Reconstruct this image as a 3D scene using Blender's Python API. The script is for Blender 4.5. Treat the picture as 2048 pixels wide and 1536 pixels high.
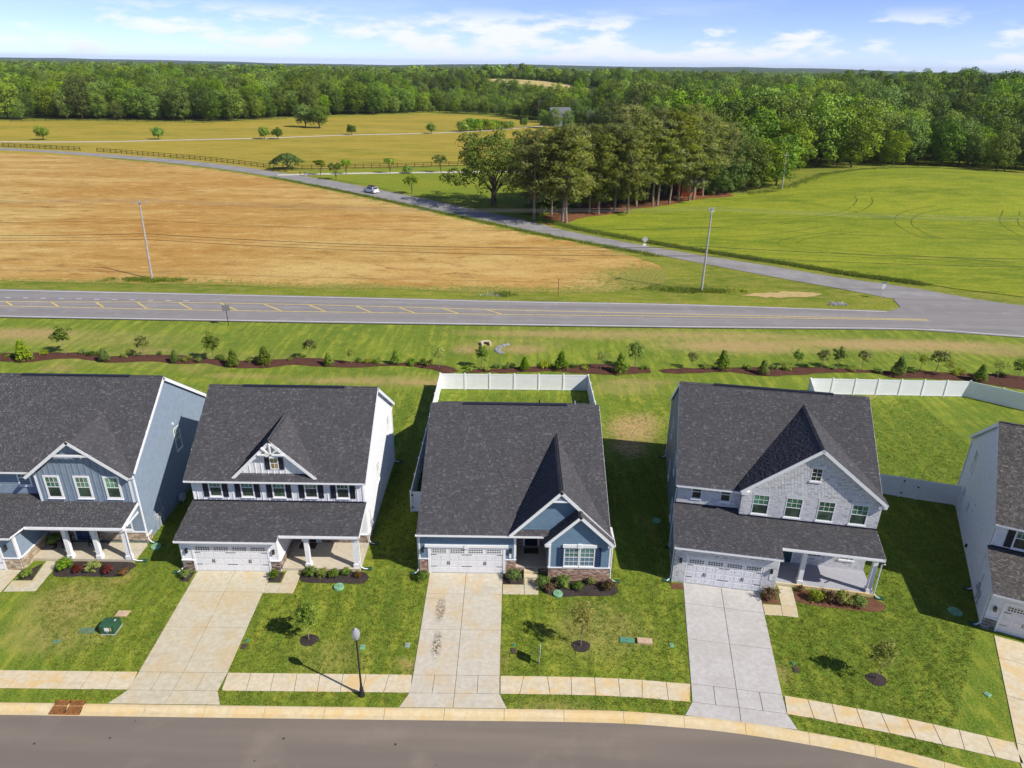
import bpy, bmesh, math, random
import numpy as np
from mathutils import Vector, Matrix
from mathutils.geometry import delaunay_2d_cdt
random.seed(7); RS = np.random.RandomState(11)
R = math.radians
scene = bpy.context.scene
for o in list(bpy.data.objects): bpy.data.objects.remove(o)
COL = scene.collection

# ------------------------------------------------------------------ camera
cam_d = bpy.data.cameras.new('camera'); cam = bpy.data.objects.new('camera', cam_d); COL.objects.link(cam)
PITCH, ROLL, CAM_H, FPX = R(24.4), R(0.84), 31.0, 1400.0
cam_d.sensor_fit = 'HORIZONTAL'; cam_d.sensor_width = 36.0; cam_d.lens = 36.0 * FPX / 2048.0
cam_d.clip_start = 0.5; cam_d.clip_end = 40000
_f = Vector((0, math.cos(PITCH), -math.sin(PITCH))); _r0 = Vector((1, 0, 0)); _u0 = _r0.cross(_f)
_r = _r0 * math.cos(ROLL) + _u0 * math.sin(ROLL); _u = _r.cross(_f)
cam.matrix_world = Matrix(((_r.x, _u.x, -_f.x, 0), (_r.y, _u.y, -_f.y, 0), (_r.z, _u.z, -_f.z, CAM_H), (0, 0, 0, 1)))
scene.camera = cam

# ------------------------------------------------------------------ light
SUN_EL = R(41.6); SUN_AZ = math.atan2(0.880, -0.475)        # azimuth clockwise from +Y
sun_dir = Vector((math.sin(SUN_AZ) * math.cos(SUN_EL), math.cos(SUN_AZ) * math.cos(SUN_EL), math.sin(SUN_EL)))
sd = bpy.data.lights.new('sun', 'SUN'); sun = bpy.data.objects.new('sun', sd); COL.objects.link(sun)
sd.energy = 4.6; sd.angle = R(0.53); sd.color = (1.0, 0.945, 0.86)
sun.rotation_euler = sun_dir.to_track_quat('Z', 'Y').to_euler(); sun.location = (60, -40, 80)

world = bpy.data.worlds.new('World'); scene.world = world; world.use_nodes = True
wt = world.node_tree; wt.nodes.clear()
def wn(t, **k):
    n = wt.nodes.new(t)
    for a, b in k.items(): setattr(n, a, b)
    return n
sky = wn('ShaderNodeTexSky', sky_type='NISHITA', sun_disc=False)
sky.sun_elevation = SUN_EL; sky.sun_rotation = SUN_AZ; sky.altitude = 500; sky.air_density = 0.45; sky.dust_density = 0.0; sky.ozone_density = 5.0
bg = wn('ShaderNodeBackground'); bg.inputs[1].default_value = 0.148
wo = wn('ShaderNodeOutputWorld')
# clouds: soft white banks low over the horizon, thin wisps above, the same all round
tcw = wn('ShaderNodeTexCoord'); sepw = wn('ShaderNodeSeparateXYZ'); wt.links.new(tcw.outputs['Generated'], sepw.inputs[0])
at = wn('ShaderNodeMath', operation='ARCTAN2'); wt.links.new(sepw.outputs[0], at.inputs[0]); wt.links.new(sepw.outputs[1], at.inputs[1])
def cloud(scale_az, scale_el, sc, det, lo, hi, seed, dist=0.0):
    ma = wn('ShaderNodeMath', operation='MULTIPLY'); ma.inputs[1].default_value = scale_az; wt.links.new(at.outputs[0], ma.inputs[0])
    me = wn('ShaderNodeMath', operation='MULTIPLY'); me.inputs[1].default_value = scale_el; wt.links.new(sepw.outputs[2], me.inputs[0])
    cb = wn('ShaderNodeCombineXYZ'); cb.inputs[2].default_value = seed; wt.links.new(ma.outputs[0], cb.inputs[0]); wt.links.new(me.outputs[0], cb.inputs[1])
    no = wn('ShaderNodeTexNoise'); no.inputs['Scale'].default_value = sc; no.inputs['Detail'].default_value = det; no.inputs['Roughness'].default_value = 0.55; no.inputs['Distortion'].default_value = dist
    wt.links.new(cb.outputs[0], no.inputs['Vector'])
    mr = wn('ShaderNodeMapRange', interpolation_type='SMOOTHSTEP'); mr.inputs[1].default_value = lo; mr.inputs[2].default_value = hi
    wt.links.new(no.outputs[0], mr.inputs[0]); return mr.outputs[0]
def elev_band(a0, a1, b0, b1):
    m1 = wn('ShaderNodeMapRange', interpolation_type='SMOOTHSTEP'); m1.inputs[1].default_value = a0; m1.inputs[2].default_value = a1
    m2 = wn('ShaderNodeMapRange', interpolation_type='SMOOTHSTEP'); m2.inputs[1].default_value = b0; m2.inputs[2].default_value = b1; m2.inputs[3].default_value = 1; m2.inputs[4].default_value = 0
    for m in (m1, m2): wt.links.new(sepw.outputs[2], m.inputs[0])
    mm = wn('ShaderNodeMath', operation='MULTIPLY'); wt.links.new(m1.outputs[0], mm.inputs[0]); wt.links.new(m2.outputs[0], mm.inputs[1]); return mm.outputs[0]
def wmul(a, b):
    m = wn('ShaderNodeMath', operation='MULTIPLY')
    for i, s in enumerate((a, b)):
        if isinstance(s, float): m.inputs[i].default_value = s
        else: wt.links.new(s, m.inputs[i])
    return m.outputs[0]
def wmix(fac, ca, cb_):
    m = wn('ShaderNodeMixRGB'); wt.links.new(fac, m.inputs[0]); wt.links.new(ca, m.inputs[1])
    if isinstance(cb_, tuple): m.inputs[2].default_value = cb_
    else: wt.links.new(cb_, m.inputs[2])
    return m.outputs[0]
hs = wn('ShaderNodeMixRGB', blend_type='MULTIPLY'); hs.inputs[0].default_value = 1.0; hs.inputs[2].default_value = (1.12, 0.93, 1.0, 1)      # white balance of the sky
wt.links.new(sky.outputs[0], hs.inputs[1])
c = hs.outputs[0]
c = wmix(wmul(cloud(3.0, 16.0, 1.3, 5.0, 0.46, 0.80, 3.1), 0.28), c, (5.0, 5.5, 6.4, 1))
cum = wmul(cloud(9.5, 32.0, 1.0, 8.0, 0.47, 0.60, 11.2), elev_band(0.002, 0.014, 0.044, 0.072))
c = wmix(wmul(cum, 0.82), c, (6.1, 6.1, 6.4, 1))
wt.links.new(c, bg.inputs[0]); wt.links.new(bg.outputs[0], wo.inputs[0])

scene.view_settings.view_transform = 'Standard'; scene.view_settings.look = 'None'
scene.view_settings.exposure = 0.26; scene.view_settings.gamma = 1.0; scene.view_settings.use_curve_mapping = False
scene.render.engine = 'CYCLES'
cy = scene.cycles
cy.max_bounces = 5; cy.diffuse_bounces = 3; cy.glossy_bounces = 2; cy.transmission_bounces = 4; cy.transparent_max_bounces = 6; cy.volume_bounces = 1
cy.use_denoising = True; cy.denoising_input_passes = 'RGB_ALBEDO_NORMAL'; cy.denoising_prefilter = 'ACCURATE'; cy.adaptive_threshold = 0.015
try: cy.denoiser = 'OPENIMAGEDENOISE'
except Exception: pass
cy.sample_clamp_indirect = 6.0

# ------------------------------------------------------------------ materials
class NT:
    def __init__(s, name):
        s.m = bpy.data.materials.new(name); s.m.use_nodes = True; s.t = s.m.node_tree
        s.b = s.t.nodes['Principled BSDF']; s.out = s.t.nodes['Material Output']
    def n(s, t, **k):
        x = s.t.nodes.new(t)
        for a, b in k.items(): setattr(x, a, b)
        return x
    def l(s, a, b): s.t.links.new(a, b)
    def put(s, inp, v):
        if isinstance(v, bpy.types.NodeSocket): s.l(v, inp)
        elif isinstance(v, (tuple, list)) and len(v) == 3 and inp.type == 'RGBA': inp.default_value = (*v, 1)
        else: inp.default_value = v
    def pos(s, obj=False):
        if obj: return s.n('ShaderNodeTexCoord').outputs['Object']
        return s.n('ShaderNodeNewGeometry').outputs['Position']
    def mapv(s, v, scale=(1, 1, 1), rot=0.0, loc=(0, 0, 0)):
        m = s.n('ShaderNodeMapping'); s.l(v, m.inputs[0]); m.inputs['Scale'].default_value = scale; m.inputs['Rotation'].default_value = (0, 0, rot); m.inputs['Location'].default_value = loc
        return m.outputs[0]
    def noise(s, v, scale, detail=4, rough=.55, dist=0.0):
        n = s.n('ShaderNodeTexNoise'); s.l(v, n.inputs['Vector']); n.inputs['Scale'].default_value = scale
        n.inputs['Detail'].default_value = detail; n.inputs['Roughness'].default_value = rough; n.inputs['Distortion'].default_value = dist
        return n.outputs[0]
    def ramp(s, f, a, b, c=0.0, d=1.0, smooth=True):
        m = s.n('ShaderNodeMapRange', interpolation_type='SMOOTHSTEP' if smooth else 'LINEAR')
        s.put(m.inputs[0], f); m.inputs[1].default_value = a; m.inputs[2].default_value = b; m.inputs[3].default_value = c; m.inputs[4].default_value = d
        return m.outputs[0]
    def mix(s, f, a, b, mode='MIX'):
        m = s.n('ShaderNodeMixRGB', blend_type=mode); s.put(m.inputs[0], f); s.put(m.inputs[1], a); s.put(m.inputs[2], b); return m.outputs[0]
    def math(s, op, a, b=0.0):
        m = s.n('ShaderNodeMath', operation=op); s.put(m.inputs[0], a); s.put(m.inputs[1], b); return m.outputs[0]
    def attr(s, name): 
        a = s.n('ShaderNodeAttribute'); a.attribute_name = name; return a.outputs['Fac']
    def bump(s, h, strength=.4, dist=.02):
        b = s.n('ShaderNodeBump'); b.inputs['Strength'].default_value = strength; b.inputs['Distance'].default_value = dist
        s.l(h, b.inputs['Height']); s.l(b.outputs[0], s.b.inputs['Normal'])
    def done(s, col, rough=.7, spec=.3, metal=0.0):
        s.put(s.b.inputs['Base Color'], col); s.put(s.b.inputs['Roughness'], rough); s.b.inputs['Specular IOR Level'].default_value = spec; s.b.inputs['Metallic'].default_value = metal
        return s.m

MATS = {}
def plain(name, col, rough=.6, spec=.3, var=.10, scale=6.0, metal=0.0, obj=True):
    if name in MATS: return MATS[name]
    t = NT(name); v = t.pos(obj); f = t.noise(v, scale, 5)
    d = tuple(max(0, x * (1 - var)) for x in col); u = tuple(min(1, x * (1 + var)) for x in col)
    MATS[name] = t.done(t.mix(t.ramp(f, .3, .7), d, u), rough, spec, metal); return MATS[name]
def rndmat(name, cols, rough=.85, spec=.2, fine=40.0, fv=.18, bump=0.3, big=.12):
    """per-piece colour from the face attribute 'rnd', plus grain"""
    if name in MATS: return MATS[name]
    t = NT(name); r = t.attr('rnd'); cr = t.n('ShaderNodeValToRGB'); t.l(r, cr.inputs[0])
    el = cr.color_ramp.elements; el[0].position = cols[0][0]; el[0].color = (*cols[0][1], 1); el[1].position = cols[-1][0]; el[1].color = (*cols[-1][1], 1)
    for p, cc in cols[1:-1]: e = el.new(p); e.color = (*cc, 1)
    v = t.pos(True); g = t.noise(v, fine, 3); bg_ = t.noise(v, .7, 4)
    k = t.math('MULTIPLY', t.ramp(g, .25, .75, 1 - fv, 1 + fv, False), t.ramp(bg_, .3, .7, 1 - big, 1 + big))
    col = t.mix(1.0, cr.outputs[0], k, 'MULTIPLY')
    if bump: t.bump(g, bump, .006)
    MATS[name] = t.done(col, rough, spec); return MATS[name]

def lawn_mat():
    t = NT('lawn_grass'); p = t.pos()
    big = t.noise(p, .16, 4, .6); mid = t.noise(t.mapv(p, (1, .55, 1)), 1.3, 6, .72, .3); fine = t.noise(p, 9.0, 4, .7); vfine = t.noise(p, 34.0, 2, .7)
    stripe = t.noise(t.mapv(p, (1.1, .10, 1), R(8)), 1.0, 3, .6)
    c = t.mix(t.ramp(big, .36, .64), (.190, .275, .020), (.100, .190, .013))
    c = t.mix(t.ramp(mid, .40, .64, 0, .80), c, (.350, .360, .044))
    c = t.mix(t.ramp(stripe, .40, .56, 0, .62), c, (.070, .150, .010))
    c = t.mix(t.math('MULTIPLY', t.attr('lush'), t.ramp(mid, .25, .70, .85, .35)), c, (.070, .150, .010))
    c = t.mix(t.ramp(fine, .42, .68, 0, .55), c, (.340, .335, .060))
    c = t.mix(t.ramp(fine, .50, .30, 0, .55), c, (.040, .085, .008))
    straw = t.noise(t.mapv(p, (2.6, 1.0, 1), R(35)), 2.6, 6, .8)
    c = t.mix(t.ramp(straw, .54, .70, 0, .55), c, (.40, .345, .085))
    c = t.mix(t.ramp(straw, .46, .34, 0, .55), c, (.055, .115, .008))
    c = t.mix(t.math('MULTIPLY', t.attr('dry'), t.ramp(mid, .30, .56, .25, 1.0)), c, (.40, .315, .115))
    bare = t.math('MULTIPLY', t.attr('bare'), t.ramp(t.noise(p, 2.8, 7, .8), .42, .52))
    c = t.mix(bare, c, t.mix(t.ramp(fine, .3, .7), (.40, .235, .105), (.54, .36, .18)))
    c = t.mix(1.0, c, t.ramp(vfine, .25, .75, .50, 1.50, False), 'MULTIPLY')
    t.bump(t.math('ADD', fine, vfine), .6, .05)
    return t.done(c, .9, .15)
def far_grass(name, a, b, cdry, sx=.02, dryamt=.6, rot=0.0, stretch=3.0, fs=1.6):
    t = NT(name); p = t.pos()
    big = t.noise(t.mapv(p, (1, stretch, 1), rot), sx, 5, .6); mid = t.noise(t.mapv(p, (1, stretch, 1), rot), sx * 7, 5, .65); fine = t.noise(p, fs, 5, .7)
    c = t.mix(t.ramp(big, .35, .65), a, b); c = t.mix(t.ramp(mid, .38, .66, 0, dryamt), c, cdry)
    c = t.mix(1.0, c, t.ramp(fine, .25, .75, .68, 1.32, False), 'MULTIPLY')
    t.bump(fine, .6, .25)
    return t.done(c, .92, .1)
def soil_mat():
    t = NT('tilled_soil'); p = t.pos(); st = t.mapv(p, (.32, 1.6, 1), R(6))
    big = t.noise(p, .018, 5, .6); s1 = t.noise(st, .055, 6, .62, .4); s2 = t.noise(t.mapv(p, (.42, 1.05, 1), R(-14)), .42, 8, .78, .5); fine = t.noise(p, 2.4, 4, .75); spk = t.noise(p, .9, 6, .8)
    c = t.mix(t.ramp(s1, .36, .66), (.405, .240, .062), (.565, .390, .135))
    c = t.mix(t.ramp(big, .42, .62, 0, .55), c, (.44, .215, .045))
    c = t.mix(t.ramp(s2, .50, .66, 0, .65), c, (.62, .460, .185))
    c = t.mix(t.ramp(s2, .48, .34, 0, .75), c, (.245, .130, .040))
    c = t.mix(t.ramp(spk, .56, .68, 0, .70), c, (.215, .125, .042))
    edge = t.ramp(t.math('ADD', spk, t.math('MULTIPLY', t.attr('edge'), .42)), .62, .80)
    c = t.mix(edge, c, t.mix(t.ramp(fine, .35, .65), (.17, .20, .025), (.30, .27, .07)))
    c = t.mix(1.0, c, t.ramp(fine, .25, .75, .74, 1.26, False), 'MULTIPLY')
    t.bump(t.math('ADD', fine, s2), .5, .12)
    return t.done(c, .95, .1)
def concrete(name, a, b, stain=(.62, .44, .20), st=.5, seed=0.0, dirt=None):
    t = NT(name); p = t.mapv(t.pos(), loc=(seed, seed * .7, 0))
    n1 = t.noise(p, .55, 5, .6, .5); n2 = t.noise(p, 3.5, 5, .65); n3 = t.noise(p, 60, 3, .7); n4 = t.noise(t.mapv(p, (.35, 1.4, 1)), .8, 5, .6)
    c = t.mix(t.ramp(n2, .3, .7), a, b); c = t.mix(t.ramp(n1, .44, .66, 0, st), c, stain)
    c = t.mix(t.ramp(n4, .56, .74, 0, .35), c, tuple(x * .62 for x in a))
    if dirt:
        P_ = t.pos()
        for (cx, cy_, rx, ry, thr) in dirt:
            s_ = t.n('ShaderNodeVectorMath', operation='SUBTRACT'); t.l(P_, s_.inputs[0]); s_.inputs[1].default_value = (cx, cy_, 0.03)
            d_ = t.n('ShaderNodeVectorMath', operation='DIVIDE'); t.l(s_.outputs[0], d_.inputs[0]); d_.inputs[1].default_value = (rx, ry, 5)
            ln = t.n('ShaderNodeVectorMath', operation='LENGTH'); t.l(d_.outputs[0], ln.inputs[0])
            m = t.math('MULTIPLY', t.ramp(ln.outputs['Value'], 1.0, .35), t.ramp(t.noise(t.mapv(P_, (1, .8, 1), loc=(cy_ * 3.1, 7.7, 0)), 9.0, 6, .7, 1.2), thr, thr + .07))
            c = t.mix(t.math('MULTIPLY', m, .95), c, (.105, .085, .075))
    c = t.mix(1.0, c, t.ramp(n3, .25, .75, .90, 1.10, False), 'MULTIPLY')
    t.bump(n3, .15, .004)
    return t.done(c, .85, .2)
def asphalt(name, a, b, streak=(1, .05, 1), lighter=.25):
    t = NT(name); p = t.pos(); n1 = t.noise(t.mapv(p, streak), .55, 5, .6); n2 = t.noise(p, .35, 4, .6); n3 = t.noise(p, 55, 3, .8); n4 = t.noise(p, 4.5, 7, .75)
    c = t.mix(t.ramp(n1, .35, .68), a, b); c = t.mix(t.ramp(n2, .5, .72, 0, lighter), c, tuple(x * 1.35 for x in b))
    c = t.mix(t.ramp(n4, .65, .70, 0, .7), c, tuple(x * .45 for x in a))
    vo = t.n('ShaderNodeTexVoronoi'); t.l(p, vo.inputs['Vector']); vo.inputs['Scale'].default_value = .9; sr = t.n('ShaderNodeSeparateColor'); t.l(vo.outputs['Color'], sr.inputs[0])
    c = t.mix(t.math('MULTIPLY', t.ramp(vo.outputs['Distance'], .075, .045), t.ramp(sr.outputs[0], .55, .6)), c, tuple(x * .30 for x in a))
    c = t.mix(1.0, c, t.ramp(n3, .25, .75, .78, 1.22, False), 'MULTIPLY'); t.bump(n3, .3, .006)
    return t.done(c, .88, .25)
def mulch_mat(name, a, b):
    t = NT(name); p = t.pos(); n = t.noise(p, 14, 5, .75); m = t.noise(p, 1.3, 4)
    c = t.mix(t.ramp(n, .35, .68), a, b); c = t.mix(t.ramp(m, .45, .7, 0, .4), c, tuple(x * .6 for x in a)); t.bump(n, .9, .06)
    return t.done(c, .95, .08)
def leaf_mat(name, a, b, trans=.35, hv=.04, vv=.35, sat=.2, puff=.62):
    """leaf: diffuse + translucent; hue and value vary with each tree and with each leaf"""
    t = NT(name); r = t.attr('rnd'); oi = t.n('ShaderNodeObjectInfo')
    c = t.mix(r, a, b); h = t.n('ShaderNodeHueSaturation'); t.l(c, h.inputs['Color'])
    t.l(t.ramp(oi.outputs['Random'], 0, 1, .5 - hv * 1.1, .5 + hv * .5, False), h.inputs['Hue'])
    q = t.math('FRACT', t.math('MULTIPLY', oi.outputs['Random'], 7.31))
    t.l(t.math('MULTIPLY', t.ramp(q, 0, 1, 1 - vv, 1 + vv, False), t.ramp(t.noise(t.pos(), .012, 3, .6), .35, .65, .78, 1.22)), h.inputs['Value'])
    q2 = t.math('FRACT', t.math('MULTIPLY', oi.outputs['Random'], 13.7)); t.l(t.ramp(q2, 0, 1, 1 - sat, 1 + sat * .5, False), h.inputs['Saturation'])
    t.done(h.outputs[0], .6, .25)
    na = t.n('ShaderNodeAttribute'); na.attribute_name = 'nrm'; vt = t.n('ShaderNodeVectorTransform', vector_type='NORMAL', convert_from='OBJECT', convert_to='WORLD'); t.l(na.outputs['Vector'], vt.inputs[0])
    gn = t.n('ShaderNodeNewGeometry'); mv = t.n('ShaderNodeMix', data_type='VECTOR'); mv.inputs['Factor'].default_value = puff; t.l(gn.outputs['Normal'], mv.inputs[4]); t.l(vt.outputs[0], mv.inputs[5])
    nn = t.n('ShaderNodeVectorMath', operation='NORMALIZE'); t.l(mv.outputs[1], nn.inputs[0])
    if puff: t.l(nn.outputs[0], t.b.inputs['Normal'])
    tr = t.n('ShaderNodeBsdfTranslucent'); t.l(t.mix(1.0, h.outputs[0], (1.15, 1.25, .6), 'MULTIPLY'), tr.inputs[0])
    ms = t.n('ShaderNodeMixShader'); ms.inputs[0].default_value = trans; t.l(t.b.outputs[0], ms.inputs[1]); t.l(tr.outputs[0], ms.inputs[2]); t.l(ms.outputs[0], t.out.inputs[0])
    return t.m
def siding_mat(name, col): return plain(name, col, .55, .3, .07, 3.0)
def glass_mat(name, col, rough=.06):
    t = NT(name); p = t.pos(True); n = t.noise(p, 1.7, 3); oi = t.n('ShaderNodeObjectInfo')
    t.done(t.mix(1.0, t.mix(t.ramp(n, .35, .65), tuple(x * .6 for x in col), tuple(x * 1.35 for x in col)), t.ramp(oi.outputs['Random'], 0, 1, .55, 1.6, False), 'MULTIPLY'), rough, .8); return t.m

M_LAWN = lawn_mat()
M_MEADOW = far_grass('meadow_grass', (.36, .280, .035), (.235, .220, .022), (.45, .33, .065), .012, .7, R(3), 4.0)
M_VERGE = far_grass('verge_grass', (.215, .250, .024), (.125, .180, .016), (.36, .30, .075), .05, .50, 0, 2.2, 2.2)
M_PARK = far_grass('grove_grass', (.160, .225, .016), (.215, .255, .020), (.28, .27, .035), .03, .4, 0, 1.5)
M_WHEAT = far_grass('green_crop', (.235, .280, .020), (.140, .200, .014), (.315, .325, .030), .022, .7, R(-12), 3.2)
M_FLOOR = far_grass('woodland_floor', (.030, .055, .010), (.045, .070, .012), (.06, .08, .02), .004, .5, 0, 1.0, .05)
M_SOIL = soil_mat()
M_STREET = asphalt('street_asphalt', (.182, .152, .124), (.226, .189, .153), (.06, .9, 1), .30)
M_ROAD = asphalt('highway_asphalt', (.225, .212, .205), (.285, .268, .255), (.02, 1.2, 1), .3)
M_LANE = asphalt('lane_asphalt', (.245, .232, .222), (.31, .295, .28), (.5, .5, 1), .3)
M_GRAVEL = asphalt('pale_gravel', (.50, .45, .36), (.62, .57, .47), (1, 1, 1), .2)
M_WALK = concrete('walk_concrete', (.57, .485, .325), (.68, .60, .43), (.69, .46, .17), .7, 3)
M_DRIVE = concrete('tan_concrete', (.50, .445, .315), (.60, .545, .405), (.56, .41, .20), .5, 9)
M_DRIVE3 = concrete('stained_concrete', (.50, .455, .36), (.60, .555, .455), (.58, .43, .22), .6, 4,
                    [(-4.27, 34.0, .40, 1.5, .465), (-4.20, 31.1, .42, 1.4, .465), (-1.55, 31.0, .22, .6, .60)])
M_DRIVE4 = concrete('grey_concrete', (.47, .445, .41), (.56, .535, .50), (.40, .37, .34), .35, 14)
M_CURB = concrete('curb_concrete', (.58, .465, .27), (.67, .56, .35), (.66, .45, .17), .6, 21)
M_PORCH = concrete('porch_concrete', (.50, .44, .34), (.58, .52, .41), (.5, .4, .26), .25, 30)
M_PORCHG = concrete('painted_porch', (.36, .36, .40), (.40, .40, .44), (.34, .34, .38), .2, 33)
M_JOINT = plain('joint_soil', (.085, .065, .045), .95, .05, .3, 8, obj=False)
M_MULCH = mulch_mat('dark_mulch', (.042, .032, .030), (.088, .070, .064))
M_MULCHR = mulch_mat('red_mulch', (.080, .036, .025), (.150, .070, .048))
M_WHITE = plain('white_trim', (.80, .80, .80), .45, .35, .03)
M_WHITED = plain('white_vinyl', (.86, .87, .88), .35, .4, .03, 1.5)
M_DOOR = plain('white_door_paint', (.74, .74, .75), .4, .4, .04)
M_BLACK = plain('black_metal', (.018, .018, .02), .45, .5, .2)
M_SHUT = plain('navy_black_shutter', (.016, .017, .030), .5, .4, .1)
M_SHUTB = plain('blue_shutter', (.022, .045, .105), .5, .4, .1)
M_ROOF = rndmat('charcoal_shingle', [(0, (.063, .061, .065)), (.5, (.075, .073, .077)), (.86, (.087, .085, .090)), (.94, (.106, .104, .109)), (1, (.128, .126, .132))], .9, .15, 60, .22, .4, .05)
M_ROOFB = rndmat('weathered_shingle', [(0, (.070, .064, .060)), (.5, (.095, .087, .080)), (.85, (.125, .115, .105)), (1, (.17, .158, .145))], .9, .15, 60, .25, .4, .08)
M_BRICK = rndmat('tan_brick', [(0, (.20, .10, .07)), (.35, (.36, .22, .165)), (.7, (.46, .32, .25)), (1, (.60, .50, .42))], .9, .15, 30, .2, .4, .05)
M_WBRICK = rndmat('whitewashed_brick', [(0, (.40, .39, .40)), (.08, (.54, .53, .54)), (.25, (.63, .625, .63)), (.7, (.68, .675, .68)), (1, (.74, .73, .725))], .9, .15, 30, .12, .4, .05)
M_STONE = rndmat('ledge_stone', [(0, (.10, .075, .065)), (.35, (.20, .15, .12)), (.7, (.31, .24, .19)), (1, (.42, .35, .29))], .9, .15, 22, .3, .6, .05)
M_STONET = rndmat('tan_ledge_stone', [(0, (.24, .18, .12)), (.4, (.38, .30, .21)), (.75, (.50, .41, .30)), (1, (.60, .52, .41))], .9, .15, 22, .25, .6, .05)
M_STONEG = rndmat('grey_ledge_stone', [(0, (.10, .10, .11)), (.5, (.20, .20, .21)), (1, (.33, .325, .32))], .9, .15, 22, .3, .6, .05)
M_MORT = plain('mortar', (.42, .39, .36), .95, .1, .1, 20)
M_MORTW = plain('pale_mortar', (.60, .60, .61), .95, .1, .1, 20)
M_BLUE = siding_mat('grey_blue_siding', (.222, .278, .345))
M_BLUE3 = siding_mat('steel_blue_siding', (.138, .218, .298))
M_WSID = siding_mat('white_siding', (.76, .76, .77))
M_GSID = siding_mat('slate_siding', (.130, .165, .175))
M_GLASSU = glass_mat('upper_glass', (.065, .165, .100))
M_GLASSL = glass_mat('screened_glass', (.040, .068, .045), .25)
M_GLASSD = glass_mat('dark_glass', (.03, .035, .03), .1)
M_GLASSA = glass_mat('amber_glass', (.20, .15, .05), .15)  # small gable pane: plain amber base colour
M_TEAL = plain('teal_door', (.02, .06, .09), .4, .4, .1)
M_GREENBOX = plain('green_box_paint', (.030, .095, .045), .5, .4, .12)
M_GREENLID = plain('pale_green_lid', (.21, .40, .24), .6, .3, .15, 3)
M_RUST = plain('rusted_iron', (.28, .115, .035), .85, .2, .35, 9)
M_STEEL = plain('galvanised_steel', (.42, .43, .44), .45, .4, .1, 4)
M_WOODP = plain('weathered_pole', (.40, .385, .37), .9, .15, .15, 2.5)
M_BARK = plain('bark', (.115, .088, .066), .95, .1, .35, 4)
M_BARKP = plain('pale_bark', (.25, .20, .155), .95, .1, .3, 5)
M_YELLOW = plain('road_yellow', (.60, .46, .16), .75, .2, .15, 2, obj=False)
M_WPAINT = plain('road_white', (.72, .71, .68), .75, .2, .12, 2, obj=False)
M_FENCEB = plain('black_board', (.020, .018, .016), .85, .15, .2)
M_RUBBER = plain('tyre_rubber', (.02, .02, .02), .9, .1)
M_CARW = plain('white_car_paint', (.72, .73, .75), .25, .6, .02)
M_TAIL = plain('tail_lamp_red', (.35, .02, .02), .3, .5)
M_TAN = plain('sandstone_lid', (.55, .40, .27), .85, .2, .12)
M_ROCK = rndmat('pale_riprap', [(0, (.15, .155, .17)), (1, (.42, .43, .45))], .9, .2, 12, .2, .4)
M_RED = plain('rust_red_barn', (.42, .085, .025), .85, .15, .15, 2)
M_GROOF = plain('grey_far_roof', (.13, .135, .15), .8, .2, .1)
M_LEAF = leaf_mat('broad_leaf', (.050, .120, .005), (.240, .360, .014), .22, .022, .45, .15, .50)
M_LEAFB = leaf_mat('bright_leaf', (.110, .210, .016), (.280, .400, .038), .36, .012, .22)
M_LEAFO = leaf_mat('oak_leaf', (.095, .175, .014), (.280, .350, .038), .32, .008, .15)
M_NEEDLE = leaf_mat('pine_needle', (.125, .180, .016), (.350, .375, .055), .24, .014, .18)
M_NEEDLED = leaf_mat('dark_needle', (.050, .120, .014), (.150, .245, .030), .25, .012, .2)
M_LEAFY = leaf_mat('sapling_leaf', (.190, .270, .030), (.470, .500, .075), .36, .02, .15, .2, 0.0)
M_LEAFG = leaf_mat('young_maple_leaf', (.150, .270, .018), (.380, .480, .055), .36, .01, .1, .2, 0.0)
M_LEAFT = leaf_mat('turning_leaf', (.240, .250, .030), (.560, .440, .065), .36, .02, .15, .2, 0.0)
M_LEAFR = leaf_mat('red_leaf', (.10, .016, .016), (.26, .05, .035), .25, .01, .15)
M_LEAFX = leaf_mat('bronze_leaf', (.12, .085, .02), (.34, .19, .05), .3, .02, .2)
M_OLIVE = leaf_mat('olive_leaf', (.10, .12, .03), (.24, .24, .07), .3, .01, .15)
M_BLADE = leaf_mat('grass_blade', (.090, .165, .010), (.310, .350, .036), .32, .012, .25, .15, 0.0)
M_WEED = leaf_mat('tall_weed', (.100, .165, .010), (.240, .290, .024), .3, .012, .2, .2, 0.0)

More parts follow.
